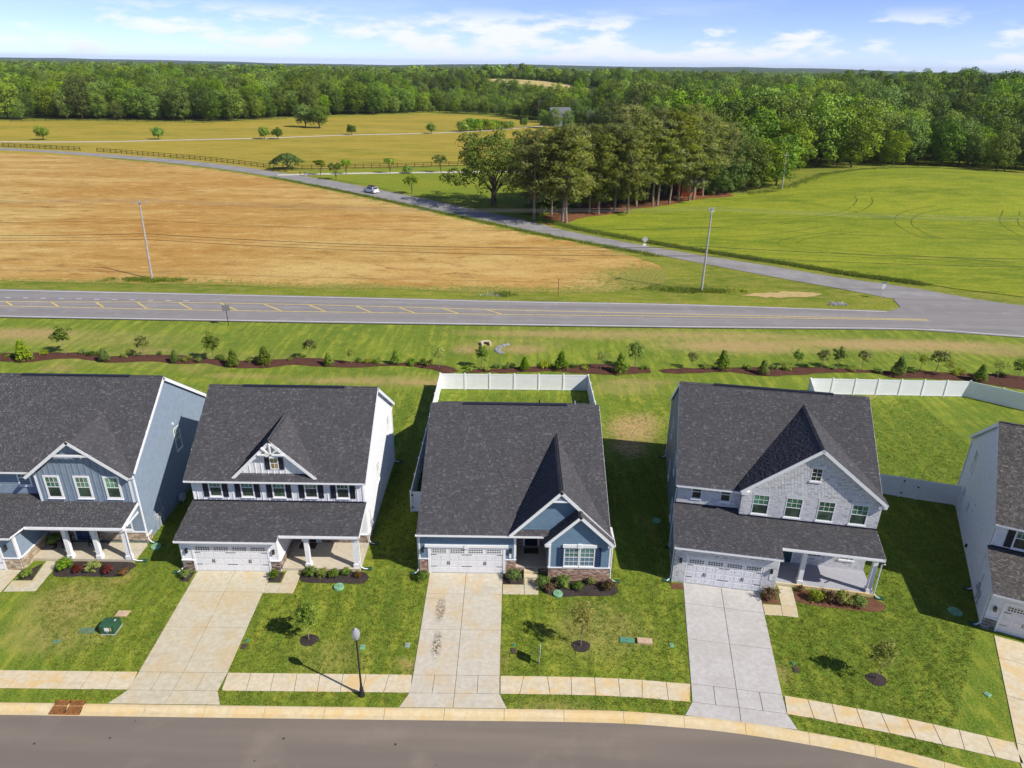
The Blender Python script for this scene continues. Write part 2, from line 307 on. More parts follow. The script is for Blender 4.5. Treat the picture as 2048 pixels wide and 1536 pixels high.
# ------------------------------------------------------------------ mesh helpers
class MB:
    def __init__(s): s.v = []; s.f = []; s.r = []
    def face(s, pts, r=0.5):
        b = len(s.v); s.v.extend([tuple(p) for p in pts]); s.f.append(tuple(range(b, b + len(pts)))); s.r.append(r)
    def box(s, x0, x1, y0, y1, z0, z1, r=.5):
        b = len(s.v); s.v += [(x0, y0, z0), (x1, y0, z0), (x1, y1, z0), (x0, y1, z0), (x0, y0, z1), (x1, y0, z1), (x1, y1, z1), (x0, y1, z1)]
        for q in ((3, 2, 1, 0), (4, 5, 6, 7), (0, 1, 5, 4), (1, 2, 6, 5), (2, 3, 7, 6), (3, 0, 4, 7)): s.f.append(tuple(b + i for i in q)); s.r.append(r)
    def prism(s, poly, off, r=.5):
        """poly: 3D loop (counter-clockwise seen from outside), extruded by vector off (inwards)"""
        n = len(poly); b = len(s.v); o = Vector(off)
        s.v += [tuple(p) for p in poly] + [tuple(Vector(p) + o) for p in poly]
        s.f.append(tuple(range(b, b + n))); s.f.append(tuple(range(b + 2 * n - 1, b + n - 1, -1))); s.r += [r, r]
        for i in range(n):
            j = (i + 1) % n; s.f.append((b + j, b + i, b + n + i, b + n + j)); s.r.append(r)
    def fbox(s, fr, u0, u1, v0, v1, n0, n1, r=.5, back=False):
        P_ = [fr(u0, v0, n0), fr(u1, v0, n0), fr(u1, v1, n0), fr(u0, v1, n0), fr(u0, v0, n1), fr(u1, v0, n1), fr(u1, v1, n1), fr(u0, v1, n1)]
        b = len(s.v); s.v += P_
        qs = [(4, 5, 6, 7), (0, 1, 5, 4), (1, 2, 6, 5), (2, 3, 7, 6), (3, 0, 4, 7)]
        if back: qs.append((3, 2, 1, 0))
        for q in qs: s.f.append(tuple(b + i for i in q)); s.r.append(r)
    def tube(s, p0, p1, r0, r1=None, n=8, cap=True):
        r1 = r0 if r1 is None else r1
        p0 = Vector(p0); p1 = Vector(p1); d = (p1 - p0)
        if d.length < 1e-6: return
        d.normalize(); a = d.orthogonal().normalized(); c_ = d.cross(a); b = len(s.v)
        for p, r in ((p0, r0), (p1, r1)):
            for i in range(n):
                t = 2 * math.pi * i / n; s.v.append(tuple(p + a * (r * math.cos(t)) + c_ * (r * math.sin(t))))
        for i in range(n):
            j = (i + 1) % n; s.f.append((b + i, b + j, b + n + j, b + n + i)); s.r.append(.5)
        if cap:
            s.f.append(tuple(b + n - 1 - i for i in range(n))); s.f.append(tuple(b + n + i for i in range(n))); s.r += [.5, .5]
    def path(s, pts, r0, r1=None, n=6):
        r1 = r0 if r1 is None else r1; m = len(pts) - 1
        for i in range(m): s.tube(pts[i], pts[i + 1], r0 + (r1 - r0) * i / m, r0 + (r1 - r0) * (i + 1) / m, n, i in (0, m - 1))
    def lathe(s, prof, n=12, cx=0, cy=0):
        b = len(s.v)
        for (r, z) in prof:
            for i in range(n):
                t = 2 * math.pi * i / n; s.v.append((cx + r * math.cos(t), cy + r * math.sin(t), z))
        for k in range(len(prof) - 1):
            for i in range(n):
                j = (i + 1) % n; s.f.append((b + k * n + i, b + k * n + j, b + (k + 1) * n + j, b + (k + 1) * n + i)); s.r.append(.5)
        s.f.append(tuple(b + (len(prof) - 1) * n + i for i in range(n))); s.r.append(.5)
    def data(s, name):
        me = bpy.data.meshes.new(name); me.from_pydata(s.v, [], s.f)
        at_ = me.attributes.new('rnd', 'FLOAT', 'FACE'); at_.data.foreach_set('value', s.r); me.update(); return me
def tag(o, label=None, cat=None, group=None, kind=None):
    if label: o['label'] = label
    if cat: o['category'] = cat
    if group: o['group'] = group
    if kind: o['kind'] = kind
    return o
def obj(name, mesh, mat=None, parent=None, **k):
    if isinstance(mesh, MB): mesh = mesh.data(name)
    o = bpy.data.objects.new(name, mesh); COL.objects.link(o)
    if mat is not None and len(mesh.materials) == 0: mesh.materials.append(mat)
    if parent is not None: o.parent = parent
    return tag(o, **k)
def thing(name, label, cat, loc=(0, 0, 0), rz=0.0, group=None, kind=None):
    o = bpy.data.objects.new(name, None); COL.objects.link(o); o.location = loc; o.rotation_euler = (0, 0, rz); o.empty_display_size = .3
    return tag(o, label, cat, group, kind)
def copy_tree(o, loc, rz=0.0, sc=1.0, label=None, parent=None):
    c_ = o.copy(); COL.objects.link(c_)
    if parent is None:
        c_.location = loc; c_.rotation_euler = (0, 0, rz); c_.scale = sc if isinstance(sc, tuple) else (sc, sc, sc)
        if label: c_['label'] = label
    else: c_.parent = parent
    for ch in o.children: copy_tree(ch, None, parent=c_)
    return c_
def smooth(o):
    o.data.polygons.foreach_set('use_smooth', [True] * len(o.data.polygons)); return o
class Fr:
    """a planar frame: point(u, v, n) with n = u x v pointing out"""
    def __init__(s, o, u, v): s.o = Vector(o); s.u = Vector(u).normalized(); s.v = Vector(v).normalized(); s.n = s.u.cross(s.v)
    def __call__(s, a, b, c_=0.0): return tuple(s.o + s.u * a + s.v * b + s.n * c_)
    def uv(s, p): d = Vector(p) - s.o; return (d.dot(s.u), d.dot(s.v))
def spans(poly, v, holes=()):
    xs = []
    for i in range(len(poly)):
        (a, b), (c_, d) = poly[i], poly[(i + 1) % len(poly)]
        if (b <= v < d) or (d <= v < b): xs.append(a + (v - b) * (c_ - a) / (d - b))
    xs.sort(); out = [(xs[i], xs[i + 1]) for i in range(0, len(xs) - 1, 2)]
    for (h0, h1, g0, g1) in holes:
        if g0 < v < g1:
            nw = []
            for (a, b) in out:
                if h1 <= a or h0 >= b: nw.append((a, b)); continue
                if h0 > a: nw.append((a, h0))
                if h1 < b: nw.append((h1, b))
            out = nw
    return out
def lay_blocks(mb, fr, poly, ch, lo, hi, gap, n0, n1, holes=(), rough=0.0, bond=None):
    vs = [p[1] for p in poly]; v0 = min(vs); k = 0
    while v0 + ch * k < max(vs) - .02:
        a = v0 + ch * k; b = min(a + ch, max(vs)); k += 1
        for (s0, s1) in spans(poly, (a + b) / 2, holes):
            x = s0 - ((k % 2) * bond if bond else random.uniform(0, lo))
            while x < s1 - .01:
                w = random.uniform(lo, hi); p, q = max(x, s0), min(x + w, s1); x += w
                if q - p < .03: continue
                mb.fbox(fr, p + gap / 2, q - gap / 2, a + gap / 2, b - gap / 2, n0, n1 + random.uniform(-rough, rough), random.random())
def lay_shingles(mb, fr, poly, n0=.0):
    vs = [p[1] for p in poly]; v0 = min(vs) - .03; k = 0; ch = .14
    while v0 + ch * k < max(vs):
        a = v0 + ch * k; b = a + ch; k += 1
        for (s0, s1) in spans(poly, min(max((a + b) / 2, min(vs) + .002), max(vs) - .002)):
            s0 -= .02; s1 += .02; x = s0 - random.uniform(0, .3)
            while x < s1 - .005:
                w = random.choice((.08, .10, .12, .15, .19)); p, q = max(x, s0), min(x + w, s1); x += w
                if q - p < .02: continue
                th = n0 + random.choice((.012, .024)); r = random.random()
                A, B, C_, D = fr(p, a, th), fr(q, a, th), fr(q, b, n0 + .004), fr(p, b, n0 + .004)
                mb.face((A, B, C_, D), r); mb.face((fr(p, a, n0 - .004), fr(q, a, n0 - .004), B, A), r * .4)
def lay_laps(mb, fr, poly, ch=.175):
    vs = [p[1] for p in poly]; v0 = min(vs); k = 0
    while v0 + ch * k < max(vs) - .01:
        a = v0 + ch * k; b = min(a + ch, max(vs)); k += 1
        lo_, hi_ = spans(poly, a + .002), spans(poly, b - .002)
        sp = spans(poly, (a + b) / 2)
        for i, (s0, s1) in enumerate(sp):
            (l0, l1) = lo_[i] if len(lo_) == len(sp) else (s0, s1); (h0, h1) = hi_[i] if len(hi_) == len(sp) else (s0, s1)
            A, B, C_, D = fr(l0, a, .034), fr(l1, a, .034), fr(h1, b, .004), fr(h0, b, .004)
            mb.face((A, B, C_, D)); mb.face((fr(l0, a, 0), fr(l1, a, 0), B, A))
def front(y): return Fr((0, y, 0), (1, 0, 0), (0, 0, 1))
def right_(x): return Fr((x, 0, 0), (0, 1, 0), (0, 0, 1))
def left_(x): return Fr((x, 0, 0), (0, -1, 0), (0, 0, 1))
def rect(a, b, c_, d): return [(a, c_), (b, c_), (b, d), (a, d)]

# ------------------------------------------------------------------ house parts
def roof(par, pts, name='roof', mat=None, thick=.13):
    """one sloping roof plane: white-edged deck with laid shingles on it"""
    pts = [Vector(p) for p in pts]; n = Vector((0, 0, 0))
    for i in range(len(pts)): n += pts[i].cross(pts[(i + 1) % len(pts)])
    if n.z < 0: pts.reverse(); n = -n
    n.normalize(); v = (Vector((0, 0, 1)) - n * n.z).normalized(); u = v.cross(n); fr = Fr(pts[0], u, v)
    mb = MB(); mb.prism([p - n * .006 for p in pts], -n * thick); d = obj(name, mb, M_WHITE, par)
    sh = MB(); lay_shingles(sh, fr, [fr.uv(p) for p in pts]); obj('shingles', sh, mat or M_ROOF, d, kind='stuff')
    return d
def bar(par, p0, p1, w, h, mat, name, up=(0, 0, 1)):
    """a straight board from p0 to p1, w across, h tall (hanging below the line)"""
    p0 = Vector(p0); p1 = Vector(p1); d = (p1 - p0); L = d.length; d.normalize(); s = d.cross(Vector(up)).normalized(); t = s.cross(d)
    mb = MB(); mb.prism([p0 + s * w / 2, p0 - s * w / 2, p0 - s * w / 2 - t * h, p0 + s * w / 2 - t * h], d * L)
    return obj(name, mb, mat, par)
def caps(par, p0, p1, mat, w=.16, step=.2):
    """overlapping ridge caps"""
    p0 = Vector(p0); p1 = Vector(p1); d = (p1 - p0); L = d.length; d.normalize(); s = d.cross(Vector((0, 0, 1))).normalized(); mb = MB(); k = 0
    while k * step < L:
        a = p0 + d * (k * step); b = p0 + d * min(L, k * step + step); r = random.random(); z0 = Vector((0, 0, .05)); z1 = Vector((0, 0, .035)); dn = Vector((0, 0, .06)); k += 1
        for q in (s, -s): mb.face((a + z0, a + q * w + z0 - dn - Vector((0, 0, w * .3)), b + q * w + z1 - dn - Vector((0, 0, w * .3)), b + z1), r)
        mb.face((a + z0, a + s * w - Vector((0, 0, .06 + w * .3)), a - s * w - Vector((0, 0, .06 + w * .3))), r * .4)
    return obj('ridge_caps', mb, mat, par, kind='stuff')
def gable_roof(par, x0, x1, ye0, ym, ye1, ze, zr, mat=None, gut=True):
    mat = mat or M_ROOF
    f = roof(par, [(x0, ye0, ze), (x1, ye0, ze), (x1, ym, zr), (x0, ym, zr)], mat=mat)
    b = roof(par, [(x1, ye1, ze), (x0, ye1, ze), (x0, ym, zr), (x1, ym, zr)], mat=mat)
    caps(f, (x0, ym, zr), (x1, ym, zr), mat)
    mb = MB(); mb.box(x0 + 2.4, x1 - 2.4, ym - .13, ym + .13, zr - .06, zr + .055); obj('ridge_vent', mb, M_SHUT, f)
    for x, s in ((x0, -1), (x1, 1)):
        for (ya, za, yb, zb) in ((ye0, ze, ym, zr), (ye1, ze, ym, zr)):
            bar(par, (x + s * .02, ya, za - .01), (x + s * .02, yb, zb - .01), .03, .24, M_WHITE, 'rake_board')
    if gut:
        for y in (ye0, ye1):
            gutter(par, x0, x1, y, ze)
def gutter(par, x0, x1, y, z, s=None):
    s = s if s is not None else -1
    mb = MB(); ya, yb = (y - .11, y + .01) if s < 0 else (y - .01, y + .11)
    mb.box(x0, x1, ya, yb, z - .15, z - .14); mb.box(x0, x1, ya, ya + .012, z - .15, z - .035); mb.box(x0, x1, yb - .012, yb, z - .15, z - .035)
    mb.box(x0, x0 + .012, ya, yb, z - .15, z - .035); mb.box(x1 - .012, x1, ya, yb, z - .15, z - .035)
    return obj('gutter', mb, M_WHITE, par, kind=None)
def cross_gable(par, xl, xa, xr, yf, ze, za, main_y, main_z, slope, mat=None, zr=None):
    """gable roof running back into the main roof z = main_z + slope (y - main_y)"""
    zr = ze if zr is None else zr; yb = lambda z: main_y + (z - main_z) / slope
    ya = yb(za) + .05
    f = roof(par, [(xl, yf, ze), (xa, yf, za), (xa, ya, za), (xl, max(yb(ze), yf + .02), ze)], mat=mat)
    roof(par, [(xr, yf, zr), (xa, yf, za), (xa, ya, za), (xr, max(yb(zr), yf + .02), zr)], mat=mat)
    caps(f, (xa, yf, za), (xa, ya, za), mat or M_ROOF)
    for (x, z) in ((xl, ze), (xr, zr)):
        bar(par, (x, yf - .02, z - .012), (xa, yf - .02, za - .012), .035, .21, M_WHITE, 'rake_board')
def window(par, fr, u, v, w, h, trim=.09, grid='upper', mat_u=None, mat_l=None, proud=.05, sill=True, sash=True, gmat=None, screen=True):
    """(u, v) lower left of the glass; frame, two sashes with their panes, muntins and sill"""
    mb = MB(); p = proud
    mb.fbox(fr, u - trim, u, v - trim, v + h + trim, 0, p); mb.fbox(fr, u + w, u + w + trim, v - trim, v + h + trim, 0, p)
    mb.fbox(fr, u, u + w, v + h, v + h + trim, 0, p); mb.fbox(fr, u, u + w, v - trim, v, 0, p)
    if sash: mb.fbox(fr, u, u + w, v + h * .5 - .025, v + h * .5 + .025, 0, p - .012)
    wd = obj('window', mb, M_WHITE, par)
    if sash:
        g = MB(); g.face((fr(u, v, p - .035), fr(u + w, v, p - .035), fr(u + w, v + h * .5, p - .035), fr(u, v + h * .5, p - .035))); obj('pane', g, mat_l or M_GLASSL, wd)
        g = MB(); g.face((fr(u, v + h * .5, p - .025), fr(u + w, v + h * .5, p - .025), fr(u + w, v + h, p - .025), fr(u, v + h, p - .025))); obj('pane', g, mat_u or M_GLASSU, wd)
    else:
        g = MB(); g.face((fr(u, v, p - .03), fr(u + w, v, p - .03), fr(u + w, v + h, p - .03), fr(u, v + h, p - .03))); obj('pane', g, mat_u or M_GLASSD, wd)
    m = MB(); t = .011
    ranges = [(v + h * .5, v + h)] if grid == 'upper' else ([(v, v + h)] if grid == 'all' else ([(v, v + h * .5), (v + h * .5, v + h)] if grid == 'both' else []))
    cols = 3 if grid in ('upper', 'both') else 2
    for (a, b) in ranges:
        for i in range(1, cols): x = u + w * i / cols; m.fbox(fr, x - t, x + t, a, b, p - .03, p - .015)
        rows = 2 if grid in ('upper', 'both') else 3
        for j in range(1, rows): y = a + (b - a) * j / rows; m.fbox(fr, u, u + w, y - t, y + t, p - .03, p - .014)
    if ranges: obj('muntins', m, gmat or M_WHITE, wd, kind='stuff')
    if sill:
        m = MB(); m.fbox(fr, u - trim - .03, u + w + trim + .03, v - trim - .05, v - trim, 0, p + .045, back=True); obj('sill', m, M_WHITE, wd)
    return wd
def shutter(par, fr, u, v, w, h, mat):
    mb = MB(); mb.fbox(fr, u, u + w, v, v + h, 0, .035); s = obj('shutter', mb, mat, par)
    m = MB(); e = .05
    for (a, b, c_, d) in ((0, e, 0, h), (w - e, w, 0, h), (e, w - e, 0, e), (e, w - e, h - e, h), (e, w - e, h * .52, h * .52 + e)): m.fbox(fr, u + a, u + b, v + c_, v + d, .034, .055)
    obj('shutter_frame', m, mat, s); return s
def garage_door(par, fr, u0, u1, h, glass=True, head=.0):
    mb = MB(); mb.fbox(fr, u0, u1, 0.02, h, 0, .03); d = obj('garage_door', mb, M_DOOR, par)
    W = u1 - u0; rh = h / 4
    base = None
    for r_ in range(3):
        for k in range(8):
            a = u0 + W * (k + .12) / 8; b = u0 + W * (k + .88) / 8; c_ = .02 + rh * r_ + rh * .17; e = .02 + rh * r_ + rh * .83; t = .028
            m = MB(); m.fbox(fr, a, b, c_, c_ + t, .029, .043); m.fbox(fr, a, b, e - t, e, .029, .043); m.fbox(fr, a, a + t, c_ + t, e - t, .029, .043); m.fbox(fr, b - t, b, c_ + t, e - t, .029, .043)
            m.fbox(fr, a + .07, b - .07, c_ + .06, e - .06, .029, .038); obj('door_panel', m, M_DOOR, d)
    m = MB()
    for r_ in range(1, 4): m.fbox(fr, u0, u1, .02 + rh * r_ - .008, .02 + rh * r_ + .008, .028, .031)
    obj('section_joint', m, M_STEEL, d)
    for k in range(4):
        a = u0 + W * (k + .11) / 4; b = u0 + W * (k + .89) / 4; z0 = h - rh * .80; z1 = h - rh * .18
        m = MB(); m.face((fr(a, z0, .033), fr(b, z0, .033), fr(b, z1, .033), fr(a, z1, .033))); g = obj('door_window', m, M_GLASSD, d)
        m = MB()
        for i in range(7): x = a + (b - a) * i / 6; m.fbox(fr, x - .02, x + .02, z0 - .02, z1 + .02, .032, .05)
        for z_ in (z0, (z0 + z1) / 2, z1): m.fbox(fr, a, b, z_ - .02, z_ + .02, .032, .051)
        obj('muntins', m, M_DOOR, d, kind='stuff')
    for uu in (.25, .75):
        m = MB(); x = u0 + W * uu
        for s in (-1, 1):
            m.fbox(fr, x + s * .06 - .014, x + s * .06 + .014, h * .36, h * .36 + .2, .045, .075); m.fbox(fr, x + s * .06 - .025, x + s * .06 + .025, h * .36 + .18, h * .36 + .23, .03, .06); m.fbox(fr, x + s * .06 - .025, x + s * .06 + .025, h * .36 - .03, h * .36 + .02, .03, .06)
        obj('handle', m, M_BLACK, d, kind=None)
    for z_ in (h * .27, h * .73):
        for (a, b) in ((.005, .085), (.43, .57), (.915, .995)):
            m = MB(); m.fbox(fr, u0 + W * a, u0 + W * b, z_ - .016, z_ + .016, .03, .046); obj('strap_hinge', m, M_BLACK, d)
    return d
def lantern(par, fr, u, v):
    m = MB(); m.fbox(fr, u - .055, u + .055, v - .08, v + .12, 0, .03); m.fbox(fr, u - .015, u + .015, v + .03, v + .06, .03, .13); m.fbox(fr, u - .075, u + .075, v + .06, v + .10, .04, .2)
    m.fbox(fr, u - .05, u + .05, v + .10, v + .15, .07, .17); o = obj('lantern', m, M_BLACK, par)
    for a, b in ((-.07, -.055), (.055, .07)):
        q = MB(); q.fbox(fr, u + a, u + b, v - .2, v + .06, .05, .19); obj('lantern_cage', q, M_BLACK, o)
    q = MB(); q.fbox(fr, u - .055, u + .055, v - .2, v + .06, .07, .17, back=True); obj('lantern_glass', q, M_GLASSD, o); return o
def column(par, x, y, z0, z1, w=.28):
    m = MB(); m.box(x - w / 2, x + w / 2, y - w / 2, y + w / 2, z0, z1); o = obj('column', m, M_WHITE, par); e = w / 2 + .05
    m = MB(); m.box(x - e, x + e, y - e, y + e, z0 + .002, z0 + .28); obj('plinth', m, M_WHITE, o)
    m = MB(); m.box(x - e, x + e, y - e, y + e, z1 - .16, z1 - .002); obj('capital', m, M_WHITE, o); return o
def downspout(par, x, y, z, dx=0, dy=0, toe=(0, -.5)):
    m = MB(); m.path([(x + dx, y + dy, z), (x, y, z - .35), (x, y, .25), (x + toe[0] * .5, y + toe[1] * .5, .08), (x + toe[0], y + toe[1], .05)], .04, None, 6)
    o = obj('downspout', m, M_WHITE, par)
    m = MB(); px, py = x + toe[0], y + toe[1]; m.box(px - .28, px + .28, py - .14, py + .14, .005, .06); m.box(px - .28, px + .28, py - .14, py - .11, .06, .1); m.box(px - .28, px + .28, py + .11, py + .14, .06, .1)
    obj('splash_block', m, M_GREENBOX, o); return o
def body(par, x0, x1, y0, y1, top, mat, name='wall', zb=-.15):
    """closed box of walls; top is a list of (y, z) from front to rear"""
    m = MB(); prof = [(y0, zb)] + [(y1, zb)] + list(reversed(top)); m.prism([(x1, y, z) for y, z in prof], (x0 - x1, 0, 0)); return obj(name, m, mat, par)
def gable_wall(par, poly, y, mat, depth=.25, name='gable_wall'):
    m = MB(); m.prism([(x, y, z) for x, z in poly], (0, depth, 0)); return obj(name, m, mat, par)
def battens(par, fr, poly, holes, step=.405, mat=None, w=.045, off=.2):
    us = [p[0] for p in poly]; x = min(us) + off; sw = [(v, u) for u, v in poly]
    while x < max(us) - .05:
        for (a, b) in spans(sw, x, [(h2, h3, h0, h1) for (h0, h1, h2, h3) in holes]):
            if b - a > .06:
                m = MB(); m.fbox(fr, x - w / 2, x + w / 2, a, b, 0, .03); obj('batten', m, mat, par)
        x += step
def corner(par, fr, u0, u1, v0, v1, mat=None, n=.035):
    m = MB(); m.fbox(fr, u0, u1, v0, v1, 0, n); return obj('corner_board', m, mat or M_WHITE, par)
def meter(par, fr, u, v, mat=None):
    m = MB(); m.fbox(fr, u, u + .3, v, v + .5, 0, .14); m.fbox(fr, u + .08, u + .22, v + .14, v + .3, .14, .22); m.fbox(fr, u + .12, u + .18, 0, v, 0, .06); m.fbox(fr, u + .13, u + .17, v + .5, v + 1.3, 0, .05)
    return obj('utility_meter', m, mat or M_STEEL, par)
def vent(par, fr, u, v):
    m = MB(); m.fbox(fr, u, u + .16, v, v + .16, 0, .1); return obj('dryer_vent', m, M_WHITE, par)
def base_blocks(par, frs, stone, cap=None, mort=None, name='stone_veneer', ch=.1, lo=.15, hi=.42, gap=.012, n1=.06, rough=.012, holes=(), bond=None):
    """veneer of laid blocks over one or more wall faces: frs = [(frame, poly)]"""
    for fr, poly in frs:
        b = MB(); b.face([fr(u, v, .012) for u, v in poly]); o = obj('mortar_bed', b, mort or M_MORT, par)
        m = MB(); lay_blocks(m, fr, poly, ch, lo, hi, gap, .0, n1, holes, rough, bond); obj(name, m, stone, o, kind='stuff')
        if cap:
            us = [p[0] for p in poly]; vt = max(p[1] for p in poly); c_ = MB(); c_.fbox(fr, min(us) - .03, max(us) + .03, vt, vt + .07, 0, n1 + .05, back=True); obj('ledge_cap', c_, M_WHITE, o)
BR = dict(ch=.073, lo=.205, hi=.206, gap=.012, n1=.03, rough=.003, bond=.1025, name='brickwork')
def siding(par, fr, poly, mat, ch=.175):
    m = MB(); lay_laps(m, fr, poly, ch); return obj('lap_siding', m, mat, par, kind='stuff')

# ------------------------------------------------------------------ house: white board-and-batten, second from the left
def house_white_batten():
    H = thing('suburban_house', 'white board-and-batten two-storey house with black shutters, left of the single-storey blue house', 'house', (-21.7, 37.4, 0), 0, 'new houses along the street')
    W, yf, yr, ym = 11.7, 3.0, 14.4, 8.7; ye, ze, zr = 2.55, 5.45, 9.65; s = (zr - ze) / (ym - ye)
    zt = lambda y: ze + s * (y - ye) - .16
    body(H, 0, W, yf, yr, [(yf, zt(yf)), (ym, zt(ym)), (yr, zt(yf))], M_WSID)
    gable_roof(H, -.25, W + .25, ye, ym, 2 * ym - ye, ze, zr)
    # garage and porch
    body(H, 0, 6.45, 0, yf - .01, [(0, 2.66), (yf - .01, 3.3)], M_WSID, 'garage_wall')
    lo = lambda y: 2.73 + .241 * (y + .4)
    roof(H, [(-.12, -.4, lo(-.4)), (6.55, -.4, lo(-.4)), (6.55, .1, lo(.1)), (W + .1, .1, lo(.1)), (W + .1, yf, lo(yf)), (-.12, yf, lo(yf))])
    gutter(H, -.12, 6.55, -.4, lo(-.4)); gutter(H, 6.6, W + .1, .1, lo(.1))
    bar(H, (W + .12, .1, lo(.1) - .01), (W + .12, yf, lo(yf) - .01), .03, .24, M_WHITE, 'rake_board'); bar(H, (-.14, -.4, lo(-.4) - .01), (-.14, yf, lo(yf) - .01), .03, .24, M_WHITE, 'rake_board')
    m = MB(); m.box(0, W, yf - .06, yf, lo(yf) - .02, lo(yf) + .1); obj('flashing', m, M_SHUT, H)
    m = MB(); m.box(6.45, W - .1, .3, .55, 2.50, 2.70); obj('porch_beam', m, M_WHITE, H)
    m = MB(); m.box(W - .35, W - .1, .55, yf, 2.50, 2.70); obj('porch_beam', m, M_WHITE, H)
    m = MB(); m.box(6.47, W + .02, .12, yf - .01, -.05, .2); obj('porch_slab', m, M_PORCH, H)
    column(H, 8.23, .42, .2, 2.50); column(H, 11.45, .42, .2, 2.50)
    F = front(yf); f0 = front(0)
    # second-floor wall: battens, windows, shutters
    zb = lo(yf) + .1
    holes = []
    for x in (1.22, 3.40, 5.55, 7.74, 9.90):
        window(H, F, x, 3.98, .74, 1.38); shutter(H, F, x - .47, 3.90, .36, 1.5, M_SHUT); shutter(H, F, x + .74 + .11, 3.90, .36, 1.5, M_SHUT); holes.append((x - .48, x + 1.22, 3.86, 5.6))
    battens(H, F, rect(.1, W - .1, zb, 5.5), holes, .405, M_WSID, .05)
    corner(H, F, 0, .1, zb, 5.5); corner(H, F, W - .1, W, zb, 5.5)
    # dormer gable with sunburst bracket
    xl, xa, xr, zdl, zda = 2.95, 5.82, 8.70, 5.62, 8.47
    cross_gable(H, xl, xa, xr, 2.72, zdl, zda, ye, ze, s)
    gp = [(xl + .25, 5.72), (xr - .25, 5.72), (xa, zda - .14)]
    gable_wall(H, gp, 3.02, M_WSID); G = front(3.02)
    window(H, G, 5.62, 6.18, .46, .80, .06, 'none', sash=False, mat_u=M_GLASSA, sill=False)
    m = MB(); m.fbox(G, 5.84, 5.86, 6.18, 6.98, .02, .04); m.fbox(G, 5.62, 6.08, 6.57, 6.59, .02, .041); obj('muntins', m, M_WHITE, H)
    shutter(H, G, 5.23, 6.12, .31, .92, M_SHUT); shutter(H, G, 6.16, 6.12, .31, .92, M_SHUT)
    battens(H, G, gp, [(5.2, 6.5, 6.05, 7.1)], .405, M_WSID, .05, .12)
    K = front(2.70); m = MB()
    for (a, b) in (((4.95, 7.42), (6.70, 7.42)), ((5.82, 7.42), (5.82, 8.30)), ((5.82, 7.42), (5.25, 7.95)), ((5.82, 7.42), (6.40, 7.92))):
        bar(H, K(a[0], a[1], 0), K(b[0], b[1], 0), .09, .1, M_WHITE, 'gable_bracket', (0, 1, 0))
    # garage front
    garage_door(H, f0, .88, 5.72, 2.08)
    m = MB(); m.fbox(f0, .74, .88, 0, 2.22, 0, .06); m.fbox(f0, 5.72, 5.86, 0, 2.22, 0, .06); m.fbox(f0, .88, 5.72, 2.08, 2.22, 0, .06); obj('door_casing', m, M_WHITE, H)
    siding(H, f0, rect(0, .74, .9, 2.66), M_WSID); siding(H, f0, rect(5.86, 6.45, .9, 2.66), M_WSID); siding(H, f0, rect(.74, 5.86, 2.22, 2.66), M_WSID)
    base_blocks(H, [(f0, rect(0, .74, 0, .88)), (f0, rect(5.86, 6.45, 0, .88))], M_STONE, True)
    base_blocks(H, [(right_(6.45), rect(0, yf, .2, .88))], M_STONE, True)
    base_blocks(H, [(F, rect(6.5, 7.0, .2, .88)), (F, rect(8.45, W, .2, .88))], M_STONE, True)
    siding(H, F, rect(6.45, W, .95, 3.3), M_WSID); siding(H, right_(6.45), rect(0, yf, .95, 2.75), M_WSID)
    corner(H, right_(6.45), 0, .1, .95, 2.66); corner(H, f0, 6.35, 6.45, .95, 2.66); corner(H, f0, 0, .1, .95, 2.66)
    lantern(H, f0, .42, 1.72); lantern(H, f0, 6.16, 1.72)
    m = MB(); m.fbox(F, 7.1, 8.05, .2, 2.25, 0, .05); d = obj('front_door', m, M_SHUT, H)
    m = MB(); m.fbox(F, 7.0, 7.1, .2, 2.35, 0, .07); m.fbox(F, 8.05, 8.15, .2, 2.35, 0, .07); m.fbox(F, 7.1, 8.05, 2.25, 2.35, 0, .07); obj('door_frame', m, M_WHITE, d)
    m = MB(); m.fbox(F, 7.9, 7.96, 1.15, 1.3, .05, .1); obj('door_handle', m, M_STEEL, d)
    m = MB(); m.box(7.0, 8.15, 2.2, 2.85, .205, .225); obj('door_mat', m, M_JOINT, H)
    window(H, F, 9.3, 1.05, 1.0, 1.35)
    # right side wall
    Rw = right_(W); siding(H, Rw, [(yf, .3), (yr, .3), (yr, zt(yf)), (ym, zt(ym)), (yf, zt(yf))], M_WSID)
    corner(H, Rw, yf, yf + .1, 0, zt(yf) - .05); corner(H, Rw, yr - .1, yr, 0, zt(yf) - .05)
    window(H, Rw, 12.2, 3.9, .74, 1.38); window(H, Rw, 7.3, 2.5, .74, 1.45); meter(H, Rw, 4.0, .9); vent(H, Rw, 9.3, 5.9); vent(H, Rw, 9.4, .4)
    base_blocks(H, [(Rw, rect(yf, yf + .5, 0, .88))], M_STONE, True)
    Lw = left_(0); siding(H, Lw, [(-yr, .3), (-yf, .3), (-yf, zt(yf)), (-ym, zt(ym)), (-yr, zt(yf))], M_WSID); siding(H, Lw, rect(-yf, 0, .3, 2.6), M_WSID)
    downspout(H, W + .06, yf + .12, 5.3, 0, -.5, (.35, -.05)); downspout(H, W + .02, .3, 2.7, 0, -.2, (.45, .05)); downspout(H, W + .07, yr - .05, 5.3, 0, .3, (.4, 0)); downspout(H, -.06, .1, 2.7, -.02, -.4, (-.3, -.4))
    m = MB(); m.tube((8.4, 1.9, .2), (8.4, 1.9, .42), .1, .13, 10); obj('door_light', m, M_WHITE, H) if False else None
    return H

